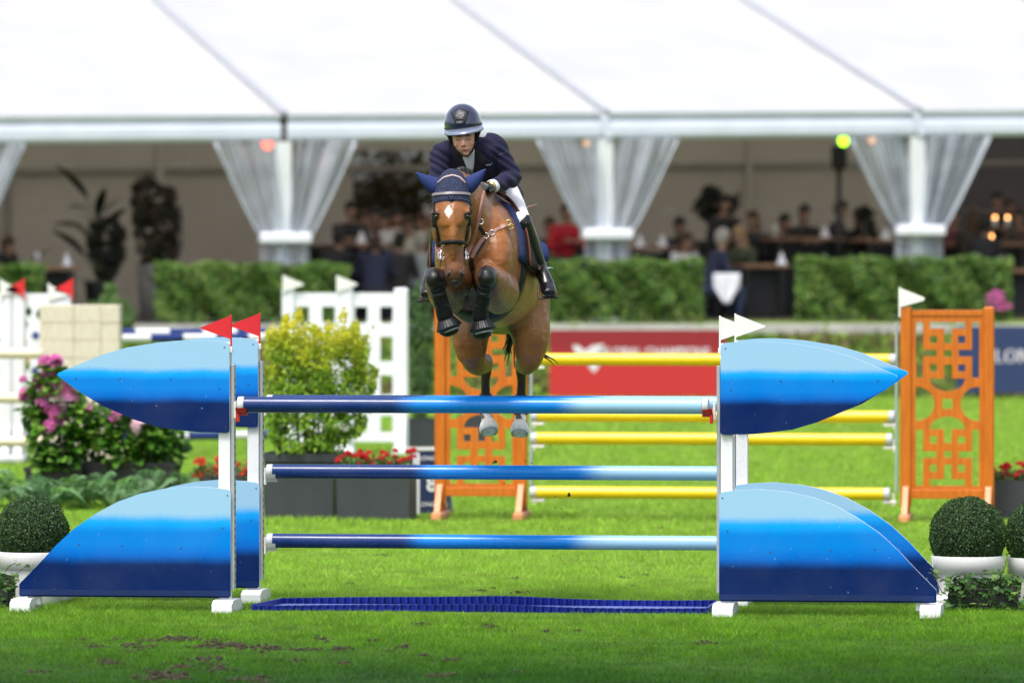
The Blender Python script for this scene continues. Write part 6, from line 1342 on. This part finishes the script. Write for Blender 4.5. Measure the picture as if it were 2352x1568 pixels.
for k in range(n + 1):
    a = R(-90 - 82 + 164 * k / n); q = math.sin(math.pi * k / n); e = .052 * q ** .8
    for rr, z in ((1.0, -.012), (1.0, -.036), (1.0 + e / .14, -.044 - .006 * q), (1.0 + e / .14, -.036 - .006 * q)): vs.append(hl(.127 * rr * math.cos(a), .154 * rr * math.sin(a), z))
mb.add(vs, [(k * 4 + j, k * 4 + (j + 1) % 4, k * 4 + 4 + (j + 1) % 4, k * 4 + 4 + j) for k in range(n) for j in range(4)], True); part('visor', mb, mat('visor_sky_reflection', (.16, .19, .27), .22, coat=.6), hel)  # sky reflection on the navy visor painted in as pale blue-grey
mb = MB(); mb.tube([hl(.1255 * math.cos(a), .1525 * math.sin(a), -.012) for a in np.linspace(0, 2 * math.pi, 49)], .0045, 6); part('rim', mb, M_BLACK, hel)
t = NT('vent_mesh'); vo = t.n('ShaderNodeTexVoronoi'); vo.inputs['Scale'].default_value = 160; tc = t.n('ShaderNodeTexCoord'); t.l(tc.outputs['Object'], vo.inputs['Vector']); cv = t.ramp(vo.outputs['Distance'], [(.2, (.22, .22, .23)), (.5, (.012, .012, .015))]).outputs[0]; M_VENT = t.done(t.bsdf(cv, .45, .3))
decal('vent_frame', [Z1(500,118), Z1(577,152), Z1(545,250), Z1(520,262), Z1(470,262), Z1(455,250), Z1(424,160)], M_RUB, .003, HB, hel); decal('vent_panel', [Z1(500,126), Z1(552,160), Z1(527,222), Z1(465,224), Z1(445,166)], M_VENT, .006, HB, hel); decal('vent_badge', [Z1(466,234), Z1(524,232), Z1(522,252), Z1(468,254)], mat('badge', (.10, .10, .12), .3, .5), .006, HB, hel)
for pts, r in (([hl(-.112, -.05, -.03), P(1035, 318, 41.965), P(1039, 330, 41.96)], [.016, .017, .012]), ([hl(.112, -.04, -.03), P(1096, 309, 41.97), P(1094, 324, 41.96)], [.017, .018, .012])): mb = MB(); mb.tube(pts, r, 8); part('harness_pad', mb, M_BLACK, hel)
mb = MB(); mb.tube([P(1039, 330, 41.955), P(1048, 346, 41.93), P(1062, 358, 41.915), P(1073, 360, 41.915), P(1086, 346, 41.935), P(1094, 322, 41.955)], .0058, 6); part('chin_strap', mb, M_BLACK, hel)
mb = MB(); mb.loft([(P(1064,300,42.10), .084, .07), (P(1066,322,42.09), .076, .06), (P(1069,336,42.09), .05, .045)], 14); part('hair', mb, mat('dark_hair', (.018, .012, .009), .6, var=.3), rider)
# stirrups, whip
for sg, A, K, st in ((1, ANL, KNL, [(1243,621), (1262,640), (1277,668), (1279,676), (1262,684), (1240,685), (1236,676), (1239,650), (1243,621)]), (-1, ANR, KNR, [(988,622), (976,640), (968,666), (967,684), (978,692), (992,694), (997,682), (995,655), (988,622)])):
    t_ = thing('stirrup', 'brown edged stirrup under the rider\'s boot at %s' % ('the right of the horse' if sg > 0 else 'the left behind the horse\'s knee'), 'stirrup', P(st[0][0], st[0][1], 42.25), 0, 'stirrups')
    mb = MB(); mb.tube([P(a, b, 42.30 - .12 * (b - 620) / 60) for a, b in st], .008, 7); part('iron', mb, M_BRL, t_)
    mb = MB(); q = P(st[4][0], st[4][1] - 1, 42.19); mb.box(q, (.12, .05, .016), bev=.005); part('tread', mb, M_RUB, t_)
    mb = MB(); tp = P(1188, 552, 42.32) if sg > 0 else P(1006, 552, 42.32); mb.ribbon([tp, tp.lerp(P(*st[0], 42.28), .5) + Vector((.005 * sg, -.01, 0)), P(*st[0], 42.28)], [Vector((sg * .6, -1, .2)).normalized()] * 3, .026, .004); part('leather', mb, M_BRL, t_)
mb = MB(); mb.tube([P(1122,438,41.9), P(1160,462,42.1), P(1199,485,42.3), P(1214,475,42.42), P(1233,471,42.55)], [.008, .007, .006, .0055, .006], 7); w_ = part('riding_whip', mb, M_TANL); tag(w_, 'thin tan riding whip sticking out behind the rider\'s thigh', 'whip')
# ================================================================== GUESTS AND FURNITURE IN THE MARQUEE
TFL = FL
def TP(px, v):                                       # deck point seen at pixel column px, v metres behind the tent front
    k = (px - CX) / FPX                               # X = k*Y along the ray; solve for u
    u = (k * (TB.y + TN.y * v) - (TB.x + TN.x * v)) / (TU.x - k * TU.y); q = TB + TU * u + TN * v; return Vector((q.x, q.y, TFL))
def pz(py, Y): return CAMZ + (HZ - py) / FPX * Y
SKIN_A = (.33, .185, .135)
def cloth(n, c): return bpy.data.materials.get(n) or mat(n, c, .8, var=.15, scale=5)
def guest(label, px, py_head, v, shirt, hair, face=0.0, lean=0.0, long_hair=False, seat_h=.75, legs=(.02, .022, .035), arms='table', skin=SKIN_A, stand=False):
    """seated or standing guest; face = heading in degrees, 0 looks towards the camera"""
    g = TP(px, v); GK = 1.17; zh = (pz(py_head, g.y) - TFL) / GK        # height of the head centre above the deck
    t = thing('person', label, 'person', g, R(face), 'guests in the marquee'); t.scale = (GK,) * 3; up = zh - .16; hp = max(.42, up - .56)
    V3 = Vector; b = MB(); l = lean
    hip, waist, chest, neck, head = V3((0, .12, hp)), V3((0, .10 - l * .3, hp + .20)), V3((0, .05 - l * .7, hp + .42)), V3((0, .03 - l, up + .02)), V3((0, 0 - l, zh))
    tor = [(hip, .17, .13), (waist, .155, .115), (chest, .195, .125), (neck + V3((0, .01, -.06)), .17, .075), (neck, .062, .062)]
    hd = [(head + V3((0, .01, .12)), .045, .055), (head + V3((0, 0, .05)), .075, .095), (head + V3((0, -.01, -.02)), .070, .090), (head + V3((0, -.025, -.085)), .045, .058), (head + V3((0, -.035, -.115)), .025, .03)]
    sh = [chest + V3((s * .185, .01, .085)) for s in (-1, 1)]
    if arms == 'table': el = [V3((s * .25, -.06 - l * .6, hp + .20)) for s in (-1, 1)]; ha = [V3((s * .10, -.33 - l * .6, hp + .30)) for s in (-1, 1)]
    else: el = [V3((s * .24, .10, hp + .16)) for s in (-1, 1)]; ha = [V3((s * .22, -.10, hp + .0)) for s in (-1, 1)]
    kn = [V3((s * .13, -.36, hp - .02)) for s in (-1, 1)] if not stand else [V3((s * .09, .06, hp * .52)) for s in (-1, 1)]
    fo = [V3((s * .13, -.30, max(.06, hp - .46) if not stand else .06)) for s in (-1, 1)] if not stand else [V3((s * .10, .10, .05)) for s in (-1, 1)]
    def limbs(mb, g_, which):
        for i in (0, 1):
            if which in ('arm', 'all'): mb.loft([(sh[i], .062 + g_, .062 + g_), (sh[i].lerp(el[i], .5), .050 + g_, .05 + g_), (el[i], .045 + g_, .045 + g_), (ha[i].lerp(el[i], .12), .030 + g_, .030 + g_)], 10, hint=(0, 0, 1), sub=3)
            if which in ('leg', 'all'):
                mb.loft([(hip + V3(((-.09, .09)[i], 0, 0)), .10 + g_, .10 + g_), (hip.lerp(kn[i], .6) + V3(((-.03, .03)[i], 0, 0)), .085 + g_, .085 + g_), (kn[i], .062 + g_, .062 + g_)], 10, sub=3); mb.loft([(kn[i], .060 + g_, .060 + g_), (kn[i].lerp(fo[i], .4), .055 + g_, .055 + g_), (fo[i], .038 + g_, .04 + g_)], 10, sub=3)
    b.loft([(a, x - .012, y - .012) for a, x, y in tor], 16, sub=3); b.loft([(neck - V3((0, 0, .05)), .05, .055), (head + V3((0, .01, -.08)), .05, .055)], 12, sub=3); b.loft(hd, 16, sub=3); limbs(b, -.010, 'all')
    b.ell(head + V3((0, -.098, -.025)), (.014, .018, .022), seg=8, rings=6)
    for i in (0, 1):
        d = (ha[i] - el[i]).normalized(); hand_mb(b, ha[i], d, V3((0, -.2, 1)), (1, -1)[i], .95)
        b.loft([(fo[i] + V3((0, .05, -.02)), .036, .035), (fo[i] + V3((0, -.06, -.03)), .042, .030), (fo[i] + V3((0, -.15, -.035)), .03, .02)], 10, sub=3)
    for s in (-1, 1): b.ell(head + V3((s * .076, .005, -.02)), (.010, .02, .03), seg=8, rings=6)
    me = fuse(b, .011, 2, .4); vv = verts_np(me); paint(me, np.where((vv[:, 2] < .16)[:, None], np.array((.02, .018, .016)), np.array(skin))); part('body', me, M_SKIN, t, world=False)
    j = MB(); j.loft([(a, x + .006, y + .006) for a, x, y in tor[:-1]] + [(neck - V3((0, 0, .02)), .075, .07)], 16, sub=3); limbs(j, .006, 'arm'); part('top', fuse(j, .016, 3, .5), cloth('cloth_%s' % '_'.join('%d' % int(q * 1000) for q in shirt), shirt), t, world=False)
    j = MB(); j.loft([(hip + V3((0, 0, .06)), .165, .125), (hip + V3((0, .01, -.06)), .17, .14)], 14, sub=3); limbs(j, .008, 'leg'); part('trousers', fuse(j, .016, 3, .5), cloth('cloth_%s' % '_'.join('%d' % int(q * 1000) for q in legs), legs), t, world=False)
    h = MB(); h.loft([(head + V3((0, -.005, .14)), .055, .066), (head + V3((0, .004, .07)), .088, .112), (head + V3((0, .045, -.02)), .082, .078)] + ([(head + V3((0, .075, -.16)), .105, .06), (head + V3((0, .09, -.32)), .11, .05), (head + V3((0, .10, -.42)), .05, .03)] if long_hair else [(head + V3((0, .06, -.075)), .06, .045)]), 14, sub=3)
    part('hair', h, cloth('hair_%s' % '_'.join('%d' % int(q * 1000) for q in hair), hair), t, world=False)
    if not stand: bar_stool(g, R(face), (hp - .10) * GK, label)
    return t
M_MET = mat('stool_metal', (.012, .012, .013), .4); M_WOODT = mat('table_wood', (.22, .115, .065), .5, var=.25, scale=5); M_TCL = mat('table_black_cloth', (.010, .010, .012), .8)
NST = []
def bar_stool(g, rz, h, lab):
    NST.append(1); t = thing('stool', 'dark stool under the ' + ' '.join(lab.split()[:12]), 'stool', g + Vector((-math.sin(rz) * .12, math.cos(rz) * .12, 0)), rz, 'stools in the marquee')
    mb = MB(); mb.lathe([(.01, h - .05), (.17, h - .05), (.185, h - .02), (.17, h), (.01, h)], seg=18); part('seat', mb, M_TCL, t, world=False)
    for a in range(4): mb = MB(); q = R(45 + 90 * a); mb.tube([(.10 * math.cos(q), .10 * math.sin(q), h - .04), (.19 * math.cos(q), .19 * math.sin(q), 0)], .014, 6); part('leg', mb, M_MET, t, world=False)
BK, NV, HD, HB_, HG, HBL = (.012, .012, .014), (.014, .020, .052), (.012, .009, .008), (.05, .025, .014), (.33, .30, .27), (.30, .19, .09)
guest('guest with dark jacket at the wooden table right of the left curtain', 804, 484, 4.2, BK, HD, 10, .05)
guest('guest with her back turned in dark blue, beside the end of the left hedge', 862, 560, 1.6, NV, HB_, 175, .05)
guest('guest in a grey top partly hidden by the horse head at left', 966, 556, 2.6, (.30, .32, .33), HG, 150, .02)
guest('guest in a cream top by the small amber lamp', 936, 520, 5.0, (.45, .42, .36), HB_, 20, .02)
guest('guest in a pale shirt between the wooden table and the horse', 884, 508, 5.6, (.55, .55, .58), HD, -15, .02)
guest('guest in dark clothes just right of the table with the pale cloth', 838, 506, 6.2, (.03, .025, .03), HB_, 5, .03)
guest('guest in a red top behind the middle curtain', 1300, 488, 4.4, (.42, .010, .022), HB_, 15, .04)
guest('grey haired guest in a navy coat sitting at the gap in the hedges', 1645, 548, 1.2, NV, HG, 110, .10, legs=(.020, .035, .085), seat_h=.8)
guest('blond guest in an olive jacket facing the navy coated guest', 1703, 542, 2.0, (.035, .050, .020), HBL, -40, .05, True)
guest('tall dark haired guest in black standing behind the olive jacket', 1664, 470, 4.6, BK, HD, 15, .02, stand=True)
guest('guest with long dark hair and black top right of the standing guest', 1732, 506, 4.4, (.02, .018, .022), HB_, -25, .05, True)
guest('guest in black jacket with white shirt at the long bar table', 1846, 492, 5.0, BK, HD, 15, .05)
guest('guest in a black jacket turned sideways before the dark post', 1925, 482, 4.2, BK, HD, 70, .05)
guest('guest with long brown hair seen right of the rightmost curtain', 2236, 498, 3.0, (.028, .020, .016), (.055, .028, .014), 165, .02, True)
guest('guest in dark clothes beside the candles at the right edge', 2340, 500, 6.0, (.06, .03, .028), HD, -20, .03)
guest('guest in black low at the far left edge of the marquee', 14, 566, 3.4, BK, HB_, 60, .04)
guest('guest in white sitting low behind the middle hedge', 1577, 556, 2.6, (.60, .60, .62), HB_, 40, .0)
guest('dark haired guest right of the rightmost curtain near the wall', 2290, 462, 7.4, BK, HD, 0, .02)
guest('guest in burgundy behind the rightmost curtain', 2190, 500, 5.5, (.10, .02, .03), HD, 10, .03)
guest('guest in a white blouse at the back, left of the rider', 912, 500, 7.2, (.5, .5, .5), HD, 5, .02)
guest('guest in a dark suit between the wooden table and the left hedge end', 775, 548, 2.2, BK, HD, 150, .05)
guest('guest in charcoal with head bowed right of the wooden table', 915, 556, 2.4, (.025, .022, .022), HD, 160, .06)
guest('guest in brown beside the amber tealight', 968, 512, 6.4, (.10, .05, .03), HB_, -10, .03)
guest('guest in black near the dark window opening, left of the rider', 860, 498, 7.6, BK, HD, 8, .02)
guest('guest in a beige jacket at the back under the dark window opening', 985, 500, 7.8, (.30, .24, .17), HG, -8, .02)
guest('guest in dark green between the horse and the red top', 1262, 520, 5.6, (.02, .04, .022), HB_, 12, .03)
guest('guest in a black dress facing the bar right of the long table', 1975, 500, 5.8, BK, HB_, -35, .05, True)
guest('guest in dark blue by the standing guest, half hidden by the hedge', 1560, 520, 5.6, NV, HD, 20, .03)
guest('guest in black just left of the black jacketed guest with white shirt', 1800, 512, 6.0, BK, HD, 18, .04)
guest('guest in dark grey just right of the rightmost curtain, before the candles', 2262, 520, 2.6, (.02, .02, .024), HD, 150, .05)
guest('guest in a dark top by the upper right candle', 2318, 476, 7.6, (.02, .016, .02), HB_, 0, .02)
# tables
M_GLASS = mat('glassware', (.70, .73, .76), .12, var=.05, spec=.8); M_NAPK = mat('white_napkin', (.72, .73, .80), .7, var=.05)
def bar_table(label, px0, px1, py_top, v, dress=True, d=.8):
    a, b = TP(px0, v), TP(px1, v); w = (b - a).length; c = (a + b) / 2; zt = pz(py_top, c.y) - TFL
    t = thing('table', label, 'table', c, TA, 'tables in the marquee')
    mb = MB(); mb.box((0, 0, zt), (w, d, .06), bev=.01); part('table_top', mb, M_WOODT, t, world=False)
    for x in (-w / 2 + .12, w / 2 - .12):
        for y in (-d / 2 + .1, d / 2 - .1): mb = MB(); mb.box((x, y, zt / 2 - .02), (.07, .07, zt - .06)); part('leg', mb, M_MET, t, world=False)
    mb = MB(); mb.box((0, .02, zt * .5), (w - .3, d - .36, zt * .86)); part('apron_cloth', mb, M_TCL, t, world=False)
    n = max(2, int(w / .35))
    for k in range(n):
        x = -w / 2 + .15 + (w - .3) * k / max(1, n - 1) + RNG.uniform(-.05, .05); kind = int(RNG.integers(0, 3)); y = RNG.uniform(-d / 2 + .1, d / 2 - .1)
        q = c + Vector((x * math.cos(TA) - y * math.sin(TA), x * math.sin(TA) + y * math.cos(TA), zt + .031))
        where = '%s item along the %s' % (('first', 'second', 'third', 'fourth', 'fifth', 'sixth', 'seventh', 'eighth', 'ninth', 'tenth')[min(k, 9)], ' '.join(label.split()[:9]))
        mb = MB()
        if kind == 0: mb.lathe([(.01, 0), (.035, 0), (.035, .005), (.006, .012), (.006, .09), (.035, .12), (.042, .17), (.034, .21)], seg=12); o = part('wine_glass', mb, M_GLASS, None); o.location = q; tag(o, 'wine glass, ' + where, 'glass', 'glasses on the marquee tables')
        elif kind == 1: mb.lathe([(.01, 0), (.04, 0), (.04, .17), (.016, .22), (.014, .30), (.012, .30)], seg=12); o = part('bottle', mb, mat('bottle_dark', (.02, .035, .02), .2) if not bpy.data.materials.get('bottle_dark') else bpy.data.materials['bottle_dark'], None); o.location = q; tag(o, 'dark bottle, ' + where, 'bottle', 'bottles on the marquee tables')
        else: mb.lathe([(.085, 0), (.08, .01), (.045, .10), (.012, .20), (.002, .21)], seg=12, rib=.08, nrib=6); o = part('napkin', mb, M_NAPK, None); o.location = q; tag(o, 'folded white napkin, ' + where, 'napkin', 'napkins on the marquee tables')
    return t
bar_table('high wooden table left of the rider', 762, 905, 562, 2.9)
bar_table('wooden bar table beside the navy coated guest', 1690, 1800, 611, 1.3, d=.7)
bar_table('long bar table under the black jacketed guests', 1765, 1925, 549, 3.6)
bar_table('wooden bar table just left of the rightmost curtain', 1970, 2065, 553, 3.2)
bar_table('dark bar table behind the middle curtain', 1448, 1585, 570, 3.4)
bar_table('low table by the left hedge at the far left', 62, 175, 614, 1.3, d=.7)
bar_table('table with napkins right of the rightmost curtain', 2180, 2352, 560, 4.0)
bar_table('white set table at the right edge behind the hedge end', 2290, 2400, 622, 1.3, d=.7)
for lab, a, b, py_, v_ in (('added dark backdrop counter behind the guests left of the rider', 715, 1000, 566, 6.9), ('added dark backdrop counter behind the red topped guest', 1230, 1420, 560, 6.6), ('long added dark backdrop counter behind the navy coated guest', 1560, 1780, 556, 6.6), ('added dark backdrop counter behind the rightmost curtain', 1800, 2120, 560, 7.2), ('added dark backdrop counter at the right edge behind the candles', 2150, 2420, 556, 6.8)):  # made-up black counters, added as a backdrop to darken the lower interior
    p0, p1 = TP(a, v_), TP(b, v_); c = (p0 + p1) / 2; zt = pz(py_, c.y) - TFL; t = thing('counter', lab, 'counter', c, TA, 'dark backdrop counters added in the marquee')
    w = (p1 - p0).length; mb = MB(); mb.box((0, 0, zt), (w, .6, .05), bev=.008); part('counter_top', mb, M_MET, t, world=False)
    mb = MB(); n = int(w * 12); vs = []
    for k in range(n + 1):
        x = -w / 2 + .02 + (w - .04) * k / n; y = -.29 + .02 * math.sin(k * 1.9); vs += [(x, y, .01), (x, y, zt - .03), (x, .28, zt - .03), (x, .28, .01)]
    mb.add(vs, [(k * 4 + j, k * 4 + j + 4, k * 4 + j + 5, k * 4 + j + 1) for k in range(n) for j in range(3)], True); part('drape', mb, M_TCL, t, world=False)
# white cloth over the near guest's knees
q = TP(1669, .62); zt = pz(628, q.y); mb = MB(); vs = []; n = 10
for i in range(n + 1):
    for j in range(n + 1):
        a, b = i / n - .5, j / n; w = (.40 - .06 * abs(b - .2)) * (1 - .75 * max(0, b - .45) / .55); vs.append(q + Vector((a * w * 1.15, -.05 + .03 * math.sin(a * 14) * (.4 + b), zt - TFL - b * .50)))
mb.add(vs, [(i * (n + 1) + j, (i + 1) * (n + 1) + j, (i + 1) * (n + 1) + j + 1, i * (n + 1) + j + 1) for i in range(n) for j in range(n)], True)
o = part('cloth', mb, M_NAPK, None); tag(o, 'white cloth hanging beside the navy coated guest at the gap in the hedges', 'cloth')
o.modifiers.new('thick', 'SOLIDIFY').thickness = .008
# lamps and candles that are lit
def lamp(name, label, px, py, v, col, strength, r, cat, hang=True):
    q = TP(px, v); z = pz(py, q.y); t = thing(name, label, cat, (q.x, q.y, z))
    tt = NT(name + '_glow_%d' % int(px)); e = tt.n('ShaderNodeEmission'); e.inputs[0].default_value = (*col, 1); e.inputs[1].default_value = strength; tt.done(e)
    mb = MB(); mb.ell((0, 0, 0), (r, r, r * 1.15), seg=14); part('bulb', mb, tt.m, t, world=False)
    mb = MB()
    if hang: mb.lathe([(r * .5, r * .8), (r * .5, r * 1.8), (r * .2, r * 2.2)], seg=12); mb.tube([(0, 0, r * 2), (0, 0, min(4.2 - z + .0, .9) if z < 4 else .3)], .008, 6)
    else: mb.lathe([(.01, -.16), (.035, -.16), (.038, -.02), (.034, -.02), (.03, -.10)], seg=12)
    part('holder', mb, M_MET if hang else M_GLASS, t, world=False)
AMB = (1, .42, .13)
lamp('lamp', 'orange red lamp under the eave left of the pole with the white band', 615, 328, .5, (1, .09, .02), 3.0, .10, 'lamp'); lamp('lamp', 'bright green lamp under the eave at the top of the right curtain', 1937, 323, .4, (.35, 1, .02), 3.2, .08, 'lamp')
lamp('lamp', 'faint amber lamp under the eave at the middle curtain', 1347, 329, 1.2, AMB, 1.2, .05, 'lamp'); lamp('lamp', 'faint amber lamp under the eave inside the right curtain', 2003, 322, 1.4, AMB, 1.2, .06, 'lamp')
lamp('candle', 'amber tealight glowing left of the horse head', 944, 505, 5.2, AMB, 4, .03, 'candle', False); lamp('candle', 'upper left one of three candles at the right edge', 2285, 500, 4.6, AMB, 6, .026, 'candle', False); lamp('candle', 'upper right one of three candles at the right edge', 2314, 500, 4.8, AMB, 6, .026, 'candle', False); lamp('candle', 'lowest candle of the group at the right edge', 2277, 543, 3.9, AMB, 6, .030, 'candle', False)

# ------------------------------------------------------------------ dark potted plants in the left bay, small props
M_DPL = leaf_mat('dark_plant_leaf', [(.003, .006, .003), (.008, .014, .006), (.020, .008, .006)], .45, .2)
def big_leaf(w, L): return blade_leaf('leaf', L, w, leaf_mat('dark_big_leaf', [(.004, .010, .005)], .4, .15) if not bpy.data.materials.get('dark_big_leaf') else bpy.data.materials['dark_big_leaf'], .1, .15)
BL = [big_leaf(.26, .62), big_leaf(.17, .55)]
def tubpot(label, q, h, r, m):
    t = thing('pot', label, 'plant pot', q, 0, 'pots of the dark plants'); mb = MB(); mb.lathe([(.02, 0), (r * .72, 0), (r, h * .97), (r * 1.02, h), (r * .92, h), (r * .9, h - .05), (.02, h - .05)], seg=28); part('body', mb, m, t, world=False); mb = MB(); mb.lathe([(.9 * r, h - .045), (.01, h - .04)], seg=20); part('potting_soil', mb, M_EARTH, t, world=False)
M_POTG = mat('grey_tub', (.19, .18, .18), .6, var=.1)
q = TP(228, 1.5); tubpot('black pot of the left dark plant beside the low table', q, .65, .24, M_PBLK)
t = thing('plant', 'dark plant with long leaves fanning out in the left bay of the marquee', 'plant', q + Vector((0, 0, .6)))
s = FPX / q.y
for (x0, y0, x1, y1, k) in ((200,455,143,372,0),(190,520,125,507,0),(195,585,130,520,0),(222,500,240,425,1),(236,490,285,440,1),(205,480,160,470,0),(215,520,180,480,1),(240,520,290,470,1),(220,560,165,500,0),(215,600,175,570,1),(60,610,118,560,1)):
    a = Vector(((x0 - CX) / s - q.x, RNG.uniform(-.15, .15), pz(y0, q.y) - TFL - .6)); b = Vector(((x1 - CX) / s - q.x, RNG.uniform(-.25, .05), pz(y1, q.y) - TFL - .6))
    o = part('leaf', BL[k], None, t, world=False); L_ = (b - a).length; set_leaf(o, a, b - a, RNG.uniform(-.5, .5), L_ / (.62 if k == 0 else .55)); mb = MB(); mb.tube([(0, 0, -.02), a * .6 + Vector((0, 0, .05)), a], .009, 6); part('stem', mb, M_STEM, t, world=False)
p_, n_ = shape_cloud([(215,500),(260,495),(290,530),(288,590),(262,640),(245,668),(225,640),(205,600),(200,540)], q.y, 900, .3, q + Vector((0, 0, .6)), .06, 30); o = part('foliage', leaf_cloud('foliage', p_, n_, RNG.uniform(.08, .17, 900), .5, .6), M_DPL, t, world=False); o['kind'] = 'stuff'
q = TP(350, 1.3); tubpot('tall grey tub of the dark column shaped plant', q, .92, .26, M_POTG)
t = thing('plant', 'dark reddish column shaped plant in a tall grey tub by the left hedge', 'plant', q + Vector((0, 0, .87)))
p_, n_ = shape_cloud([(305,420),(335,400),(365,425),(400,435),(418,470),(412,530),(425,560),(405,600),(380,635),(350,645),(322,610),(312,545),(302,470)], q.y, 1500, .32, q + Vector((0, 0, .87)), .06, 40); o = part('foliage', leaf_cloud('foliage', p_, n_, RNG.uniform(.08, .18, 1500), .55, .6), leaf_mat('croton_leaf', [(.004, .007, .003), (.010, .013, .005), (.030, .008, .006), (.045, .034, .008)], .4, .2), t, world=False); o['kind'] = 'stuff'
mb = MB(); mb.tube([(0, 0, -.02), (.02, 0, .5), (0, 0, 1.2)], [.03, .025, .012], 8); part('stem', mb, M_TWIG, t, world=False)
# dark round topiary behind the standing guest, vase with branches
q = TP(1640, 5.4); tubpot('dark pot behind the standing guest', q, .8, .22, M_PBLK); t = thing('plant', 'dark bushy plant rising left of the tall standing guest', 'plant', q + Vector((0, 0, .75)))
p_, n_ = shape_cloud([(1590,480),(1620,430),(1640,425),(1665,450),(1700,440),(1695,480),(1660,510),(1610,510)], q.y, 800, .3, q + Vector((0, 0, .75)), .06, 25); o = part('foliage', leaf_cloud('foliage', p_, n_, RNG.uniform(.07, .15, 800), .55, .6), M_DPL, t, world=False); o['kind'] = 'stuff'; mb = MB(); mb.tube([(0, 0, -.02), (0, 0, .9)], .02, 6); part('stem', mb, M_TWIG, t, world=False)
q = TP(1982, 5.2); tubpot('dark pot of the palm left of the rightmost curtain', q, .7, .2, M_PBLK); t = thing('plant', 'dark green leafy plant left of the rightmost curtain', 'plant', q + Vector((0, 0, .65)))
p_, n_ = shape_cloud([(1962,500),(1985,470),(2010,490),(2015,545),(1990,570),(1965,560)], q.y, 500, .3, q + Vector((0, 0, .65)), .06, 20); o = part('foliage', leaf_cloud('foliage', p_, n_, RNG.uniform(.07, .15, 500), .5, .6), M_DPL, t, world=False); o['kind'] = 'stuff'; mb = MB(); mb.tube([(0, 0, -.02), (0, 0, .6)], .02, 6); part('stem', mb, M_TWIG, t, world=False)
# black speaker post in the right bay
q = TP(1927, 3.0); t = thing('speaker_stand', 'black loudspeaker on a slim black pole below the green lamp', 'speaker stand', q)
mb = MB(); mb.tube([(0, 0, 0), (0, 0, 2.6)], .05, 10); part('pole', mb, M_MET, t, world=False); mb = MB(); mb.box((0, 0, 2.72), (.26, .24, .40), bev=.02); part('loudspeaker', mb, M_TCL, t, world=False)
mb = MB(); mb.lathe([(.01, 0), (.28, 0), (.28, .02), (.06, .04)], seg=20); part('base', mb, M_MET, t, world=False)
# pink flowers at the end of the right hedge
q = Vector((P(2290, 690, 102.0).x, 102.0, 1.08)); t = thing('flowers', 'pink flowers in a tuft at the right end of the hedge', 'flowers', q); 
for k in range(14): o = part('bloom', PINKS[0], None, t, world=False); o.location = (RNG.normal(0, .08), RNG.normal(-.02, .08), RNG.uniform(.12, .50)); o.scale = (.8,) * 3
mb = MB()
for k in range(8): mb.tube([(RNG.normal(0, .04), 0, -.02), (RNG.normal(0, .08), 0, .4)], .006, 5)
part('stem', mb, M_STEM, t, world=False, kind='stuff')
